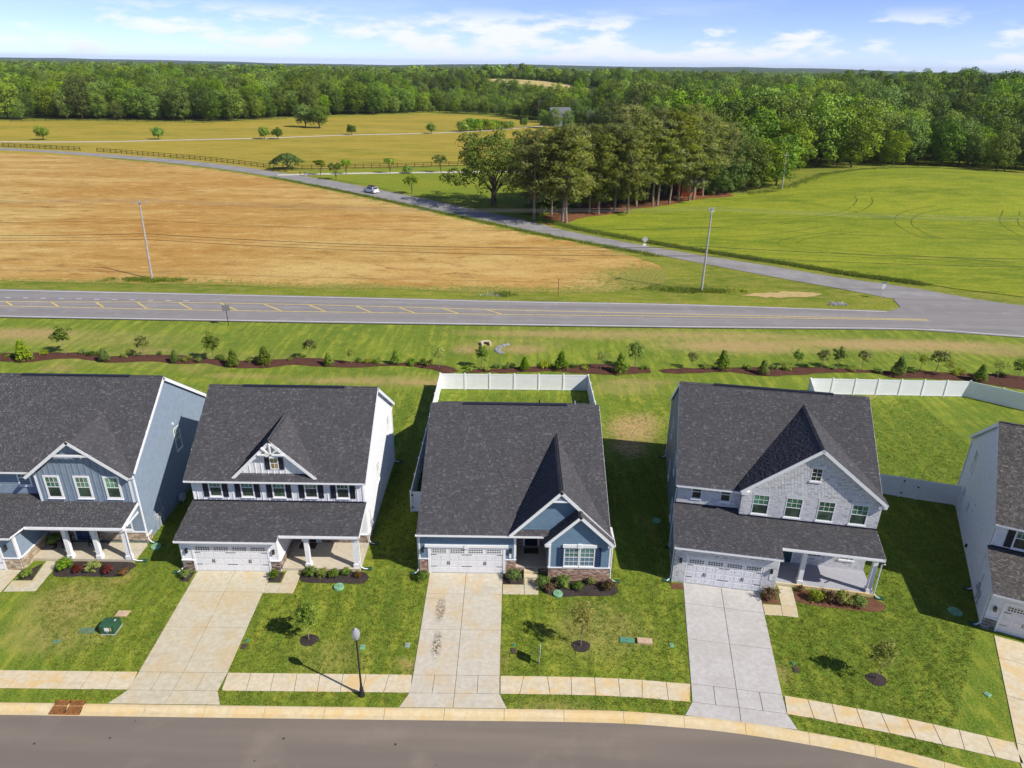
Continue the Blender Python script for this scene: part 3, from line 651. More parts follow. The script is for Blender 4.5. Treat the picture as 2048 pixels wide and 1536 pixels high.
# ------------------------------------------------------------------ house: grey-blue, cut by the left edge
def house_grey_blue():
    H = thing('suburban_house', 'grey-blue two-storey house with porch columns, leftmost and cut by the edge of the picture', 'house', (-37.75, 37.2, 0), 0, 'new houses along the street')
    W, yf, yr, ym = 12.2, 2.78, 15.3, 9.2; yw = 3.45; ye, ze, zr = 3.0, 5.78, 10.15; s = (zr - ze) / (ym - ye); zt = lambda y: ze + s * (y - ye) - .16
    body(H, 0, W, yw, yr, [(yw, zt(yw)), (ym, zt(ym)), (yr, zt(yw))], M_BLUE)
    gable_roof(H, -.25, W + .18, ye, ym, 2 * ym - ye, ze, zr)
    xg0 = 5.8; xl, xa, xr, zl, za = 5.35, 8.85, W + .19, 5.72, 8.5
    body(H, xg0, W - .002, yf, yw + .3, [(yf, 5.55), (yw + .3, 5.55)], M_BLUE, 'bay_wall', 3.2)
    cross_gable(H, xl, xa, xr, 2.42, zl, za, ye, ze, s)
    F = front(yf); gp = [(xg0, 3.5), (W, 3.5), (W, 5.62), (xa, za - .14), (xg0, 5.66)]
    gable_wall(H, [(xg0, 5.5), (W - .004, 5.5), (W - .004, 5.6), (xa, za - .16), (xg0, 5.62)], yf + .003, M_BLUE, .3)
    lo = lambda y: 2.95 + .205 * (y + .45)
    holes = []
    for x in (6.51, 8.53, 10.52):
        window(H, F, x, 4.0, .82, 1.52, .13, 'upper', M_GLASSU, M_GLASSL); holes.append((x - .15, x + .97, 3.8, 5.7))
    battens(H, F, gp, holes + [(6, 11.7, 7.2, 7.45)], .405, M_BLUE, .05, .35)
    corner(H, F, xg0, xg0 + .13, 3.5, 5.6); corner(H, F, W - .14, W, 3.5, 5.6); corner(H, left_(xg0), -yw, -yf, 3.5, 5.6)
    bar(H, (7.45, 2.46, 7.42), (10.25, 2.46, 7.42), .1, .14, M_WHITE, 'gable_beam'); 
    for x in (8.2, 9.5): bar(H, (x, 2.46, 7.28), (x, 2.76, 7.28), .1, .12, M_WHITE, 'gable_bracket')
    FL = front(yw); siding(H, FL, rect(0, xg0, 3.5, 5.7), M_BLUE)
    window(H, FL, 4.2, 4.5, .72, 1.05, .1); window(H, FL, 1.9, 4.5, .72, 1.05, .1)
    # lower roof, garage, porch
    body(H, 0, 5.4, 0, yw - .01, [(0, 2.88), (yw - .01, 3.4)], M_BLUE, 'garage_wall')
    roof(H, [(-.1, -.45, lo(-.45)), (5.55, -.45, lo(-.45)), (5.95, .45, lo(.45)), (W + .12, .45, lo(.45)), (W + .12, yf, lo(yf)), (5.7, yf, lo(yf)), (5.7, yw, lo(yw)), (-.1, yw, lo(yw))])
    gutter(H, -.1, 5.55, -.45, lo(-.45)); gutter(H, 6.0, W + .12, .45, lo(.45))
    bar(H, (W + .14, .45, lo(.45) - .01), (W + .14, yf, lo(yf) - .01), .03, .24, M_WHITE, 'rake_board')
    m = MB(); m.prism([(W + .02, .9, 2.8), (W + .02, yf, 2.8), (W + .02, yf, lo(yf) - .15), (W + .02, .9, lo(.9) - .16)], (-.1, 0, 0)); obj('porch_cheek', m, M_BLUE, H)
    m = MB(); m.box(5.6, W, .95, 1.2, 2.78, 3.0); obj('porch_beam', m, M_WHITE, H); m = MB(); m.box(W - .22, W + .03, 1.2, yf, 2.72, 2.9); obj('porch_beam', m, M_WHITE, H)
    m = MB(); m.box(5.45, W + .1, .95, yf - .01, -.05, .2); obj('porch_slab', m, M_PORCH, H)
    for x in (7.98, 9.95, 11.94): column(H, x, 1.12, .2, 2.78, .27)
    body(H, 5.4, W, yf + .3, yw + .2, [(yf + .3, 3.4), (yw + .2, 3.4)], M_BLUE, 'porch_wall'); P_ = front(yf + .3)
    siding(H, P_, rect(5.4, W, .98, 3.3), M_BLUE); base_blocks(H, [(P_, rect(5.5, 7.2, .2, .92)), (P_, rect(8.4, W, .2, .92))], M_STONET, True)
    f0 = front(0); S = right_(5.4)
    siding(H, S, rect(0, yf, 1.02, 2.9), M_BLUE); base_blocks(H, [(S, rect(0, yf, 0, .95)), (f0, rect(4.35, 5.4, 0, .95))], M_STONET, True)
    siding(H, f0, rect(4.35, 5.4, 1.02, 2.9), M_BLUE); siding(H, f0, rect(0, 4.35, 2.3, 2.9), M_BLUE)
    corner(H, S, 0, .12, 1.02, 2.9); corner(H, f0, 5.27, 5.4, 1.02, 2.9); lantern(H, f0, 4.75, 1.9)
    garage_door(H, f0, -.6, 4.2, 2.1); m = MB(); m.fbox(f0, 4.2, 4.34, 0, 2.28, 0, .06); m.fbox(f0, -.6, 4.2, 2.1, 2.28, 0, .06); obj('door_casing', m, M_WHITE, H)
    m = MB(); m.fbox(P_, 7.3, 8.25, .2, 2.3, 0, .05); d = obj('front_door', m, M_SHUTB, H); m = MB(); m.fbox(P_, 7.2, 7.3, .2, 2.4, 0, .07); m.fbox(P_, 8.25, 8.35, .2, 2.4, 0, .07); m.fbox(P_, 7.3, 8.25, 2.3, 2.4, 0, .07); obj('door_frame', m, M_WHITE, d)
    window(H, P_, 9.0, 1.2, .8, 1.4, .1); window(H, P_, 10.5, 1.2, .8, 1.4, .1)
    # right wall
    Rw = right_(W); siding(H, Rw, [(yf + .3, .55), (yr, .55), (yr, zt(yw)), (ym, zt(ym)), (yw, zt(yw)), (yf + .3, 5.6)], M_BLUE)
    corner(H, Rw, yf + .3, yf + .42, .6, 5.6); window(H, Rw, 9.35, 3.9, .78, 1.72, .07); vent(H, Rw, 9.3, 6.1)
    base_blocks(H, [(Rw, rect(yf + .3, yf + .95, 0, .55))], M_STONET, True)
    meter(H, Rw, 4.5, .8, M_STEEL); meter(H, Rw, 4.95, .75, M_STEEL); meter(H, Rw, 5.4, .9, M_STEEL)
    m = MB(); m.box(W + .1, W + .5, 7.9, 8.3, .3, .75); m.tube((W + .3, 8.1, .35), (W + .3, 8.1, 0), .03); m.tube((W, 8.1, .6), (W + .2, 8.1, .6), .03); obj('gas_meter', m, M_STEEL, H)
    downspout(H, W + .06, yf + .35, 5.6, .05, -.6, (.4, -.1)); downspout(H, W + .02, .95, 2.9, .05, -.4, (.6, .1)); return H

# ------------------------------------------------------------------ house: single-storey steel blue in the middle
def house_steel_blue():
    H = thing('suburban_house', 'single-storey steel-blue house with brick base and fenced backyard in the middle of the row', 'house', (-6.0, 37.55, 0), 0, 'new houses along the street')
    W, yr, ym = 12.6, 18.9, 9.45; ye, ze, zr = -.38, 3.40, 8.02; s = (zr - ze) / (ym - ye); zt = lambda y: ze + s * (y - ye) - .16
    m = MB(); m.prism([(x_, a_, b_) for x_ in (W - .12,) for a_, b_ in ((2.5, -.15), (yr, -.15), (yr, zt(0)), (ym, zt(ym)), (2.5, zt(2.5)))], (.12 - W, 0, 0)); obj('wall', m, M_BLUE3, H)
    body(H, 0, 6.4, 0, 2.49, [(0, zt(0)), (2.49, zt(2.49))], M_BLUE3, 'garage_wall')
    body(H, 8.56, W - .002, -.65, 2.49, [(-.65, 3.1), (2.49, 3.1)], M_BLUE3, 'bay_wall')
    gable_roof(H, -.02, W - .08, ye, ym, 2 * ym - ye, ze, zr, gut=False)
    gutter(H, -.12, 8.2, ye, ze); gutter(H, -.12, W, 2 * ym - ye, ze, 1)
    xl, xa, xr, za = 5.93, 9.22, 12.70, 6.85
    cross_gable(H, xl, xa, xr, -.42, 3.44, za, ye, ze, s, zr=3.28)
    gp = [(xl + .3, 3.62), (W - .55, 3.62), (xa, za - .2)]; gable_wall(H, gp, 0.0, M_BLUE3, .2); F0 = front(0)
    siding(H, F0, gp, M_BLUE3)
    m = MB(); m.prism([(8.62, -.36, 6.02), (9.85, -.36, 6.02), (9.22, -.36, 6.62)], (0, .3, 0)); obj('gable_peak_panel', m, M_BLUE, H); bar(H, (8.5, -.38, 6.06), (9.98, -.38, 6.06), .06, .1, M_WHITE, 'gable_beam')
    # projecting bay gable
    bl, ba, br_, bz, bza = 8.22, 10.46, 12.72, 3.17, 5.40
    roof(H, [(bl, -.98, bz), (ba, -.98, bza), (ba, .02, bza), (bl, .02, bz)]); roof(H, [(br_, -.98, bz), (ba, -.98, bza), (ba, -.40, bza), (br_, -.40, bz)]); caps(H, (ba, -.98, bza), (ba, -.4, bza), M_ROOF)
    for (x, z) in ((bl, bz), (br_, bz)): bar(H, (x, -1.0, z - .012), (ba, -1.0, bza - .012), .035, .2, M_WHITE, 'rake_board')
    B = front(-.65); bp = [(8.56, 1.16), (W, 1.16), (W, 3.05), (ba, bza - .17), (8.56, 3.3)]
    gable_wall(H, [(8.56, 3.05), (W - .004, 3.0), (ba, bza - .18)], -.648, M_BLUE3, .2)
    siding(H, B, bp, M_BLUE3); corner(H, B, 8.56, 8.68, 1.16, 3.15); corner(H, B, W - .12, W, 1.16, 3.0); corner(H, left_(8.56), .52, .65, 1.16, 3.0)
    for x in (bl + .02, W - .28): 
        m = MB(); m.box(x, x + .38, -.96, -.66, 2.93, 3.12); obj('eave_return', m, M_WHITE, H)
    base_blocks(H, [(B, rect(8.56, W, -.05, 1.08))], M_BRICK, True, **BR); base_blocks(H, [(left_(8.56), rect(-2.4, .65, .45, 1.08))], M_BRICK, True, **BR)
    window(H, B, 9.60, 1.28, .86, 1.36, .07, 'both'); window(H, B, 10.62, 1.28, .86, 1.36, .07, 'both')
    m = MB(); m.fbox(B, 9.44, 11.64, 2.76, 2.98, 0, .12, back=True); m.fbox(B, 10.4, 10.68, 2.74, 3.02, 0, .15); obj('window_head', m, M_WHITE, H)
    shutter(H, B, 9.10, 1.24, .37, 1.46, M_SHUTB); shutter(H, B, 11.60, 1.24, .37, 1.46, M_SHUTB)
    # garage front
    f0 = front(0); garage_door(H, f0, .76, 5.58, 2.06)
    m = MB(); m.fbox(f0, .60, .76, 0, 2.14, 0, .06); m.fbox(f0, 5.58, 5.74, 0, 2.14, 0, .06); m.fbox(f0, .6, 5.74, 2.06, 2.14, 0, .055); obj('door_casing', m, M_WHITE, H)
    m = MB(); m.fbox(f0, .42, 5.92, 2.16, 2.34, 0, .14, back=True); m.fbox(f0, 3.02, 3.30, 2.1, 2.38, .1, .18); obj('door_head', m, M_WHITE, H)
    siding(H, f0, rect(0, .6, 1.22, 3.2), M_BLUE3); siding(H, f0, rect(5.74, 6.4, 1.22, 3.2), M_BLUE3); siding(H, f0, rect(.6, 5.74, 2.34, 3.2), M_BLUE3)
    base_blocks(H, [(f0, rect(0, .6, -.05, 1.14)), (f0, rect(5.74, 6.4, -.05, 1.14))], M_BRICK, True, **BR); base_blocks(H, [(right_(6.4), rect(0, 2.4, .45, 1.14))], M_BRICK, True, **BR)
    corner(H, f0, 0, .1, 1.22, 3.2); corner(H, f0, 6.28, 6.4, 1.22, 3.2); corner(H, right_(6.4), 0, .1, 1.22, 3.2)
    lantern(H, f0, .28, 1.95); lantern(H, f0, 6.08, 1.95)
    m = MB(); m.fbox(f0, 5.98, 6.12, 1.3, 1.72, .02, .05); obj('number_plaque', m, M_WHITE, H)
    # porch
    m = MB(); m.box(6.41, 8.55, .15, 2.49, -.05, .45); obj('porch_slab', m, M_PORCH, H); base_blocks(H, [(front(.15), rect(6.41, 8.55, -.05, .40))], M_BRICK, False, **BR)
    for k, (ya, zb_) in enumerate(((-.20, .32), (-.55, .17))):
        m = MB(); m.box(6.98, 7.92, ya, ya + .345 if k else .115, -.05, zb_); obj('step', m, M_WALK, H)
    P2 = front(2.5); base_blocks(H, [(P2, rect(6.5, 8.5, .45, 2.6))], M_BRICK, False, **BR)
    m = MB(); m.fbox(P2, 7.05, 7.95, .46, 2.52, .05, .09); d = obj('front_door', m, M_SHUT, H); m = MB(); m.fbox(P2, 6.93, 7.05, .46, 2.62, .04, .11); m.fbox(P2, 7.95, 8.07, .46, 2.62, .04, .11); obj('door_frame', m, M_WHITE, d)
    m = MB(); m.box(7.0, 8.0, 1.55, 2.15, .455, .475); obj('door_mat', m, M_JOINT, H)
    m = MB(); m.box(6.41, 8.55, .02, 2.48, 3.0, 3.05); obj('porch_ceiling', m, M_WHITE, H)
    Rw = right_(W - .12); siding(H, Rw, [(2.5, .6), (yr, .6), (yr, zt(0)), (ym, zt(ym)), (2.5, zt(2.5))], M_BLUE3); siding(H, right_(W), rect(-.65, 2.49, .6, 3.0), M_BLUE3); Lw = left_(0); siding(H, Lw, [(-yr, .6), (0, .6), (0, zt(0)), (-ym, zt(ym)), (-yr, zt(0))], M_BLUE3)
    mg = MB(); mg.box(W + .08, W + .2, -.98, 1.0, 3.02, 3.15); obj('gutter', mg, M_WHITE, H)
    downspout(H, W + .06, -.6, 3.05, .08, 0, (.35, -.12)); downspout(H, -.06, .06, 3.2, -.02, -.35, (-.25, -.25))
    m = MB(); m.tube((8.1, ym + .6, zr - .4), (8.1, ym + .6, zr + .1), .05); obj('vent_pipe', m, M_BLACK, H)
    m = MB(); m.tube((10.8, ym + .9, zr - .5), (10.8, ym + .9, zr - .1), .05); obj('vent_pipe', m, M_STEEL, H); return H

# ------------------------------------------------------------------ house: whitewashed brick
def house_white_brick():
    H = thing('suburban_house', 'whitewashed-brick two-storey house with one broad front gable and slate side walls', 'house', (10.78, 37.05, 0), R(-9.8), 'new houses along the street')
    W, yg, yw, yr, ym = 12.8, 3.0, 3.5, 16.5, 10.0; ye, ze, zr = 3.15, 5.55, 10.1; s = (zr - ze) / (ym - ye); zt = lambda y: ze + s * (y - ye) - .16
    body(H, 0, W, yw, yr, [(yw, zt(yw)), (ym, zt(ym)), (yr, zt(yw))], M_GSID)
    gable_roof(H, -.14, W + .1, ye, ym, 2 * ym - ye, ze, zr)
    x0 = 4.12; body(H, x0, W - .003, yg, yw + .3, [(yg, 5.5), (yw + .3, 5.5)], M_MORTW, 'bay_wall', 3.45)
    xl, xa, xr, zl, za = 3.9, 8.46, 13.03, 5.86, 9.48
    cross_gable(H, xl, xa, xr, 2.66, zl, za, ye, ze, s)
    gable_wall(H, [(x0, 5.4), (W - .006, 5.4), (W - .006, 5.72), (xa, za - .17), (x0, 5.74)], yg + .003, M_MORTW, .3)
    lo = lambda y: 3.10 + .195 * (y + .4)
    G = front(yg); win = [(4.86, 4.02, 1.04, 1.52), (6.94, 4.02, 1.04, 1.52), (8.96, 4.02, 1.04, 1.52), (11.0, 4.02, 1.04, 1.52)]
    holes = [(a, a + w, b, b + h) for a, b, w, h in win] + [(8.1, 8.78, 6.95, 7.92)]
    m = MB(); lay_blocks(m, G, [(x0, 3.7), (W, 3.7), (W, 5.70), (xa, za - .18), (x0, 5.72)], .073, .205, .206, .011, 0, .045, holes, .004, .1025)
    for (a, b, c_, d) in holes:          # soldier course over each opening
        x = a - .08
        while x < b + .07: m.fbox(G, x + .005, x + .068, d + .005, d + .2, .03, .056, random.uniform(.2, 1)); x += .073
    obj('brickwork', m, M_WBRICK, H, kind='stuff')
    for (a, b, w, h) in win: window(H, G, a + .05, b + .07, w - .1, h - .12, .05, 'upper', M_GLASSU, M_GLASSL, .06, False)
    window(H, G, 8.15, 7.02, .58, .86, .05, 'all', sash=False, proud=.06, sill=False)
    for (a, b, w, h) in win + [(8.1, 6.95, .68, .9)]:
        m = MB(); m.fbox(G, a - .04, a + w + .04, b - .09, b + .02, 0, .1, back=True); obj('brick_sill', m, M_WHITE, H)
    m = MB(); m.box(x0 - .02, W + .02, yg - .06, yg, lo(yg) - .02, lo(yg) + .12); obj('flashing', m, M_SHUT, H)
    FL = front(yw); wl = [(.95, 4.40, .66, 1.06), (2.84, 4.40, .66, 1.06)]; hl = [(a, a + w, b, b + h) for a, b, w, h in wl]
    b_ = MB(); b_.face([FL(u, v, .008) for u, v in rect(0, x0, 3.6, 5.45)]); obj('mortar_bed', b_, M_MORTW, H)
    m = MB(); lay_blocks(m, FL, rect(0, x0, 3.7, 5.42), .073, .205, .206, .011, 0, .045, hl, .004, .1025); obj('brickwork', m, M_WBRICK, H, kind='stuff')
    for (a, b, w, h) in wl:
        window(H, FL, a + .05, b + .06, w - .1, h - .1, .05, 'none', M_GLASSL, M_GLASSD, .06, False); m = MB(); m.fbox(FL, a - .04, a + w + .04, b - .09, b + .02, 0, .1, back=True); obj('brick_sill', m, M_WHITE, H)
    for x in (xl + .12, W - .3):
        m = MB(); m.box(x, x + .5, 2.68, yg - .02, 5.56, 5.80); obj('eave_return', m, M_WHITE, H)
    m = MB(); m.box(0, x0, yw - .055, yw, lo(yw) - .02, lo(yw) + .12); obj('flashing', m, M_SHUT, H)
    # lower roof, garage, porch
    body(H, 0, 6.5, 0, yw - .01, [(0, 3.0), (yw - .01, 3.65)], M_MORTW, 'garage_wall')
    roof(H, [(-.12, -.4, lo(-.4)), (6.6, -.4, lo(-.4)), (6.6, .52, lo(.52)), (W + .0, .52, lo(.52)), (W + .0, yg, lo(yg)), (x0, yg, lo(yg)), (x0, yw, lo(yw)), (-.12, yw, lo(yw))])
    gutter(H, -.12, 6.6, -.4, lo(-.4)); gutter(H, 6.65, W, .52, lo(.52))
    bar(H, (W + .02, .52, lo(.52) - .01), (W + .02, yg, lo(yg) - .01), .03, .22, M_WHITE, 'rake_board'); bar(H, (-.14, -.4, lo(-.4) - .01), (-.14, yw, lo(yw) - .01), .03, .22, M_WHITE, 'rake_board')
    m = MB(); m.box(6.5, W - .05, 1.05, 1.3, 2.88, 3.12); obj('porch_beam', m, M_WHITE, H); m = MB(); m.box(W - .3, W - .05, 1.3, yg, 2.88, 3.12); obj('porch_beam', m, M_WHITE, H)
    m = MB(); m.box(6.52, W + .05, 1.0, yg + .29, -.05, .2); obj('porch_slab', m, M_PORCHG, H); m = MB(); m.box(6.52, W + .06, .9, .995, -.05, .205); obj('slab_edge', m, M_WALK, H)
    column(H, 8.28, 1.18, .2, 2.88, .27); column(H, 12.55, 1.18, .2, 2.88, .27)
    PW = front(yg + .3); body(H, 6.5, W, yg + .3, yw + .2, [(yg + .3, 3.6), (yw + .2, 3.6)], M_MORTW, 'porch_wall'); ph = [(7.15, 8.2, .2, 2.4), (9.05, 10.0, .92, 2.3), (11.1, 12.05, .92, 2.3)]
    m = MB(); lay_blocks(m, PW, rect(6.5, W, .2, 3.5), .073, .205, .206, .011, 0, .045, ph, .004, .1025); obj('brickwork', m, M_WBRICK, H, kind='stuff')
    for (a, b, c_, d) in ph[1:]: window(H, PW, a + .05, c_ + .06, b - a - .1, d - c_ - .1, .05, 'both', M_GLASSL, M_GLASSL, .06, False); m = MB(); m.fbox(PW, a - .04, b + .04, c_ - .09, c_ + .02, 0, .1, back=True); obj('brick_sill', m, M_WHITE, H)
    m = MB(); m.fbox(PW, 7.25, 8.1, .2, 2.3, 0, .03); d = obj('front_door', m, M_TEAL, H); m = MB(); m.fbox(PW, 7.15, 7.25, .2, 2.4, 0, .05); m.fbox(PW, 8.1, 8.2, .2, 2.4, 0, .05); m.fbox(PW, 7.25, 8.1, 2.3, 2.4, 0, .05); obj('door_frame', m, M_WHITE, d)
    f0 = front(0); gh = [(.78, 5.68, -.1, 2.12)]; m = MB(); lay_blocks(m, f0, rect(0, 6.5, -.05, 3.0), .073, .205, .206, .011, 0, .045, gh, .004, .1025)
    x = .7
    while x < 5.74: m.fbox(f0, x + .005, x + .068, 2.13, 2.33, .03, .056, random.uniform(.2, 1)); x += .073
    obj('brickwork', m, M_WBRICK, H, kind='stuff'); garage_door(H, f0, .84, 5.62, 2.06)
    m = MB(); m.fbox(f0, .78, .84, 0, 2.12, 0, .05); m.fbox(f0, 5.62, 5.68, 0, 2.12, 0, .05); m.fbox(f0, .84, 5.62, 2.06, 2.12, 0, .05); obj('door_casing', m, M_WHITE, H)
    m = MB(); lay_blocks(m, right_(6.5), rect(0, yg + .3, .2, 3.2), .073, .205, .206, .011, 0, .03, (), .003, .1025); obj('brickwork', m, M_WBRICK, H, kind='stuff')
    lantern(H, f0, .42, 1.85); lantern(H, f0, 6.1, 1.85); m = MB(); m.fbox(f0, 6.05, 6.2, 1.1, 1.6, .04, .07); obj('number_plaque', m, M_WHITE, H)
    # slate left wall
    Lw = left_(0); siding(H, Lw, [(-yr, .4), (-yw, .4), (-yw, zt(yw)), (-ym, zt(ym)), (-yr, zt(yw))], M_GSID); siding(H, Lw, rect(-yw, -.05, .4, 3.0), M_GSID)
    for (y, z, h) in ((13.2, 4.1, 1.4), (7.6, 4.1, 1.4), (11.6, 1.2, 1.4), (6.0, 1.2, 1.4)): window(H, Lw, -y, z, .75, h, .08)
    meter(H, Lw, -2.9, .7); m = MB(); m.fbox(Lw, -5.6, -5.2, 1.9, 2.3, 0, .16); obj('utility_meter', m, M_STEEL, H)
    downspout(H, -.06, yr - .1, 5.4, -.02, .3, (-.3, 0)); downspout(H, -.06, .1, 2.9, -.02, -.4, (-.25, -.2)); downspout(H, W + .05, .95, 2.9, 0, -.4, (.35, -.15)); downspout(H, -.06, yw + .1, 5.2, -.02, -.4, (-.02, -.02)); return H

# ------------------------------------------------------------------ house: white, cut by the right edge
def house_white_right():
    H = thing('suburban_house', 'plain white two-storey house with brownish roof, rightmost and cut by the edge of the picture', 'house', (29.02, 33.22, 0), R(-24.4), 'new houses along the street')
    W, yf, yr, ym = 12.0, 3.5, 15.5, 9.45; ye, ze, zr = 3.12, 5.6, 9.72; s = (zr - ze) / (ym - ye); zt = lambda y: ze + s * (y - ye) - .16
    body(H, 0, W, yf, yr, [(yf, zt(yf)), (ym, zt(ym)), (yr, zt(yf))], M_WSID); gable_roof(H, -.2, W + .2, ye, ym, 2 * ym - ye, ze, zr, M_ROOFB)
    body(H, 0, 6.4, 0, yf - .01, [(0, 2.85), (yf - .01, 3.5)], M_WSID, 'garage_wall'); lo = lambda y: 2.92 + .2 * (y + .42)
    roof(H, [(-.1, -.42, lo(-.42)), (6.6, -.42, lo(-.42)), (W, -.42, lo(-.42)), (W, yf, lo(yf)), (-.1, yf, lo(yf))], mat=M_ROOFB); gutter(H, -.1, W, -.42, lo(-.42))
    bar(H, (-.12, -.42, lo(-.42) - .01), (-.12, yf, lo(yf) - .01), .03, .24, M_WHITE, 'rake_board')
    m = MB(); m.box(0, W, yf - .06, yf, lo(yf) - .02, lo(yf) + .12); obj('flashing', m, M_SHUT, H)
    F = front(yf); 
    window(H, F, 1.15, 4.0, .8, 1.4); shutter(H, F, .66, 3.92, .38, 1.5, M_SHUT); shutter(H, F, 2.06, 3.92, .38, 1.5, M_SHUT)
    battens(H, F, rect(.1, 4.2, lo(yf) + .12, 5.5), [(.6, 2.5, 3.85, 5.6)], .405, M_WSID, .05); corner(H, F, 0, .1, lo(yf) + .12, 5.5)
    f0 = front(0); garage_door(H, f0, .82, 5.6, 2.1); m = MB(); m.fbox(f0, .70, .82, 0, 2.25, 0, .06); m.fbox(f0, .82, 5.6, 2.1, 2.25, 0, .06); m.fbox(f0, 5.6, 5.72, 0, 2.25, 0, .06); obj('door_casing', m, M_WHITE, H)
    base_blocks(H, [(f0, rect(0, .7, -.05, .85))], M_STONEG, True, mort=M_MORT); siding(H, f0, rect(0, .7, .92, 2.85), M_WSID); siding(H, f0, rect(.7, 5.7, 2.25, 2.85), M_WSID); lantern(H, f0, .36, 1.65)
    Lw = left_(0); siding(H, Lw, [(-yr, .1), (-yf, .1), (-yf, zt(yf)), (-ym, zt(ym)), (-yr, zt(yf))], M_WSID); siding(H, Lw, rect(-yf, 0, .1, 2.8), M_WSID)
    window(H, Lw, -13.35, 3.95, .75, 1.7, .05); window(H, Lw, -13.45, .9, .75, 1.5, .05); window(H, Lw, -11.1, 1.75, .55, .7, .05, 'none', sash=False)
    meter(H, Lw, -2.7, .9, M_STEEL); m = MB(); m.fbox(Lw, -2.1, -1.75, .8, 1.2, 0, .2); m.fbox(Lw, -1.95, -1.9, .1, .8, .05, .1); obj('gas_meter', m, M_STEEL, H); vent(H, Lw, -9.5, 2.6); vent(H, Lw, -9.3, 3.2)
    m = MB(); m.fbox(Lw, -8.0, -7.9, .5, .75, 0, .15); obj('hose_bib', m, M_BLACK, H)
    downspout(H, -.06, yr - .1, 5.4, -.02, .3, (-.3, 0)); downspout(H, -.06, .1, 2.8, -.02, -.4, (-.3, -.1)); downspout(H, -.05, yf + .1, 5.3, -.02, -.4, (-.3, 0))
    return H
HOUSES = [house_grey_blue(), house_white_batten(), house_steel_blue(), house_white_brick(), house_white_right()]

# ------------------------------------------------------------------ terrain
def ss(a, b, t):
    t = np.clip((np.asarray(t, float) - a) / (b - a), 0, 1); return t * t * (3 - 2 * t)
def T(x, y):
    x = np.asarray(x, float); y = np.asarray(y, float); r = np.hypot(x, y)
    h = 10.0 * np.exp(-(((x - 350) / 170) ** 2 + ((y - 480) / 150) ** 2))
    h = h + (4.0 + 14.5 * np.exp(-((x + 10) / 130) ** 2) + 9.0 * np.exp(-((x + 255) / 75) ** 2)) * (ss(560, 800, y) - .85 * ss(880, 1100, y))
    h = h + 3.6 * np.exp(-(((x - 125) / 55) ** 2 + ((y - 212) / 42) ** 2)) * ss(150, 190, y)
    h = h + (2.2 * np.sin(x / 170 + 1) * np.sin(y / 230) + 4.5 * np.sin(x / 260 + y / 190) * np.sin(y / 340 + .7)) * ss(700, 1400, y)
    h = h + (34 + 14 * np.sin(x / 1300 + .6) + 7 * np.sin(x / 420 + 2)) * ss(3600, 7500, r)
    return h
def inside(px, py, poly):
    px = np.asarray(px); py = np.asarray(py); c_ = np.zeros(px.shape, bool); n = len(poly)
    for i in range(n):
        x0, y0 = poly[i]; x1, y1 = poly[(i + 1) % n]
        if y0 == y1: continue
        c_ ^= ((y0 > py) != (y1 > py)) & (px < (x1 - x0) * (py - y0) / (y1 - y0) + x0)
    return c_
def densify(poly, step, closed=True):
    out = []; n = len(poly)
    for i in range(n if closed else n - 1):
        a = poly[i]; b = poly[(i + 1) % n]; m = max(1, int(math.hypot(b[0] - a[0], b[1] - a[1]) / step))
        for k in range(m): out.append((a[0] + (b[0] - a[0]) * k / m, a[1] + (b[1] - a[1]) * k / m))
    if not closed: out.append(poly[-1])
    return out
def smooth_line(pts, step=2.0):
    """Catmull-Rom through the points"""
    out = []; P_ = [pts[0]] + list(pts) + [pts[-1]]
    for i in range(1, len(P_) - 2):
        a, b, c_, d = [np.array(q, float) for q in P_[i - 1:i + 3]]; m = max(1, int(np.hypot(*(c_ - b)) / step))
        for k in range(m):
            t = k / m; out.append(tuple(.5 * ((2 * b) + (-a + c_) * t + (2 * a - 5 * b + 4 * c_ - d) * t * t + (-a + 3 * b - 3 * c_ + d) * t ** 3)))
    out.append(tuple(pts[-1])); return out
def sheet(name, poly, step, dz, mat, attrs=None, kind='structure', label=None, rag=0.0, parent=None, cat=None, dome=0.0):
    poly = densify(poly, step)
    if rag: poly = [(x + random.uniform(-rag, rag), y + random.uniform(-rag, rag)) for x, y in poly]
    xs = [p[0] for p in poly]; ys = [p[1] for p in poly]
    gx, gy = np.meshgrid(np.arange(min(xs) + step * .37, max(xs), step), np.arange(min(ys) + step * .41, max(ys), step)); gx = gx.ravel(); gy = gy.ravel()
    gx = gx + RS.uniform(-.2, .2, gx.shape) * step; gy = gy + RS.uniform(-.2, .2, gy.shape) * step
    k = inside(gx, gy, poly)
    if len(poly) > 2:
        pa = np.array(poly); d = np.min(np.hypot(gx[k][:, None] - pa[None, :, 0], gy[k][:, None] - pa[None, :, 1]), axis=1) if k.any() else np.zeros(0)
        gi = np.where(k)[0][d > step * .45]
    pts = [Vector(p) for p in poly] + [Vector((gx[i], gy[i])) for i in gi]
    vo, ed, fa, _, _, _ = delaunay_2d_cdt(pts, [], [list(range(len(poly)))], 1, 1e-5)
    X = np.array([v.x for v in vo]); Y = np.array([v.y for v in vo]); Z = T(X, Y) + dz
    if dome:
        pa = np.array(poly); d = np.min(np.hypot(X[:, None] - pa[None, :, 0], Y[:, None] - pa[None, :, 1]), axis=1); Z = Z + dome * ss(0, .45, d)
    me = bpy.data.meshes.new(name); me.from_pydata(list(zip(X.tolist(), Y.tolist(), Z.tolist())), [], fa)
    for k_, fn in (attrs or {}).items():
        a = me.attributes.new(k_, 'FLOAT', 'POINT'); a.data.foreach_set('value', np.asarray(fn(X, Y), dtype=np.float32))
    me.update()
    if me.polygons and sum(p.normal.z for p in list(me.polygons)[:20]) < 0: me.flip_normals()
    o = obj(name, me, mat, parent, label=label, cat=cat, kind=kind); smooth(o); return o
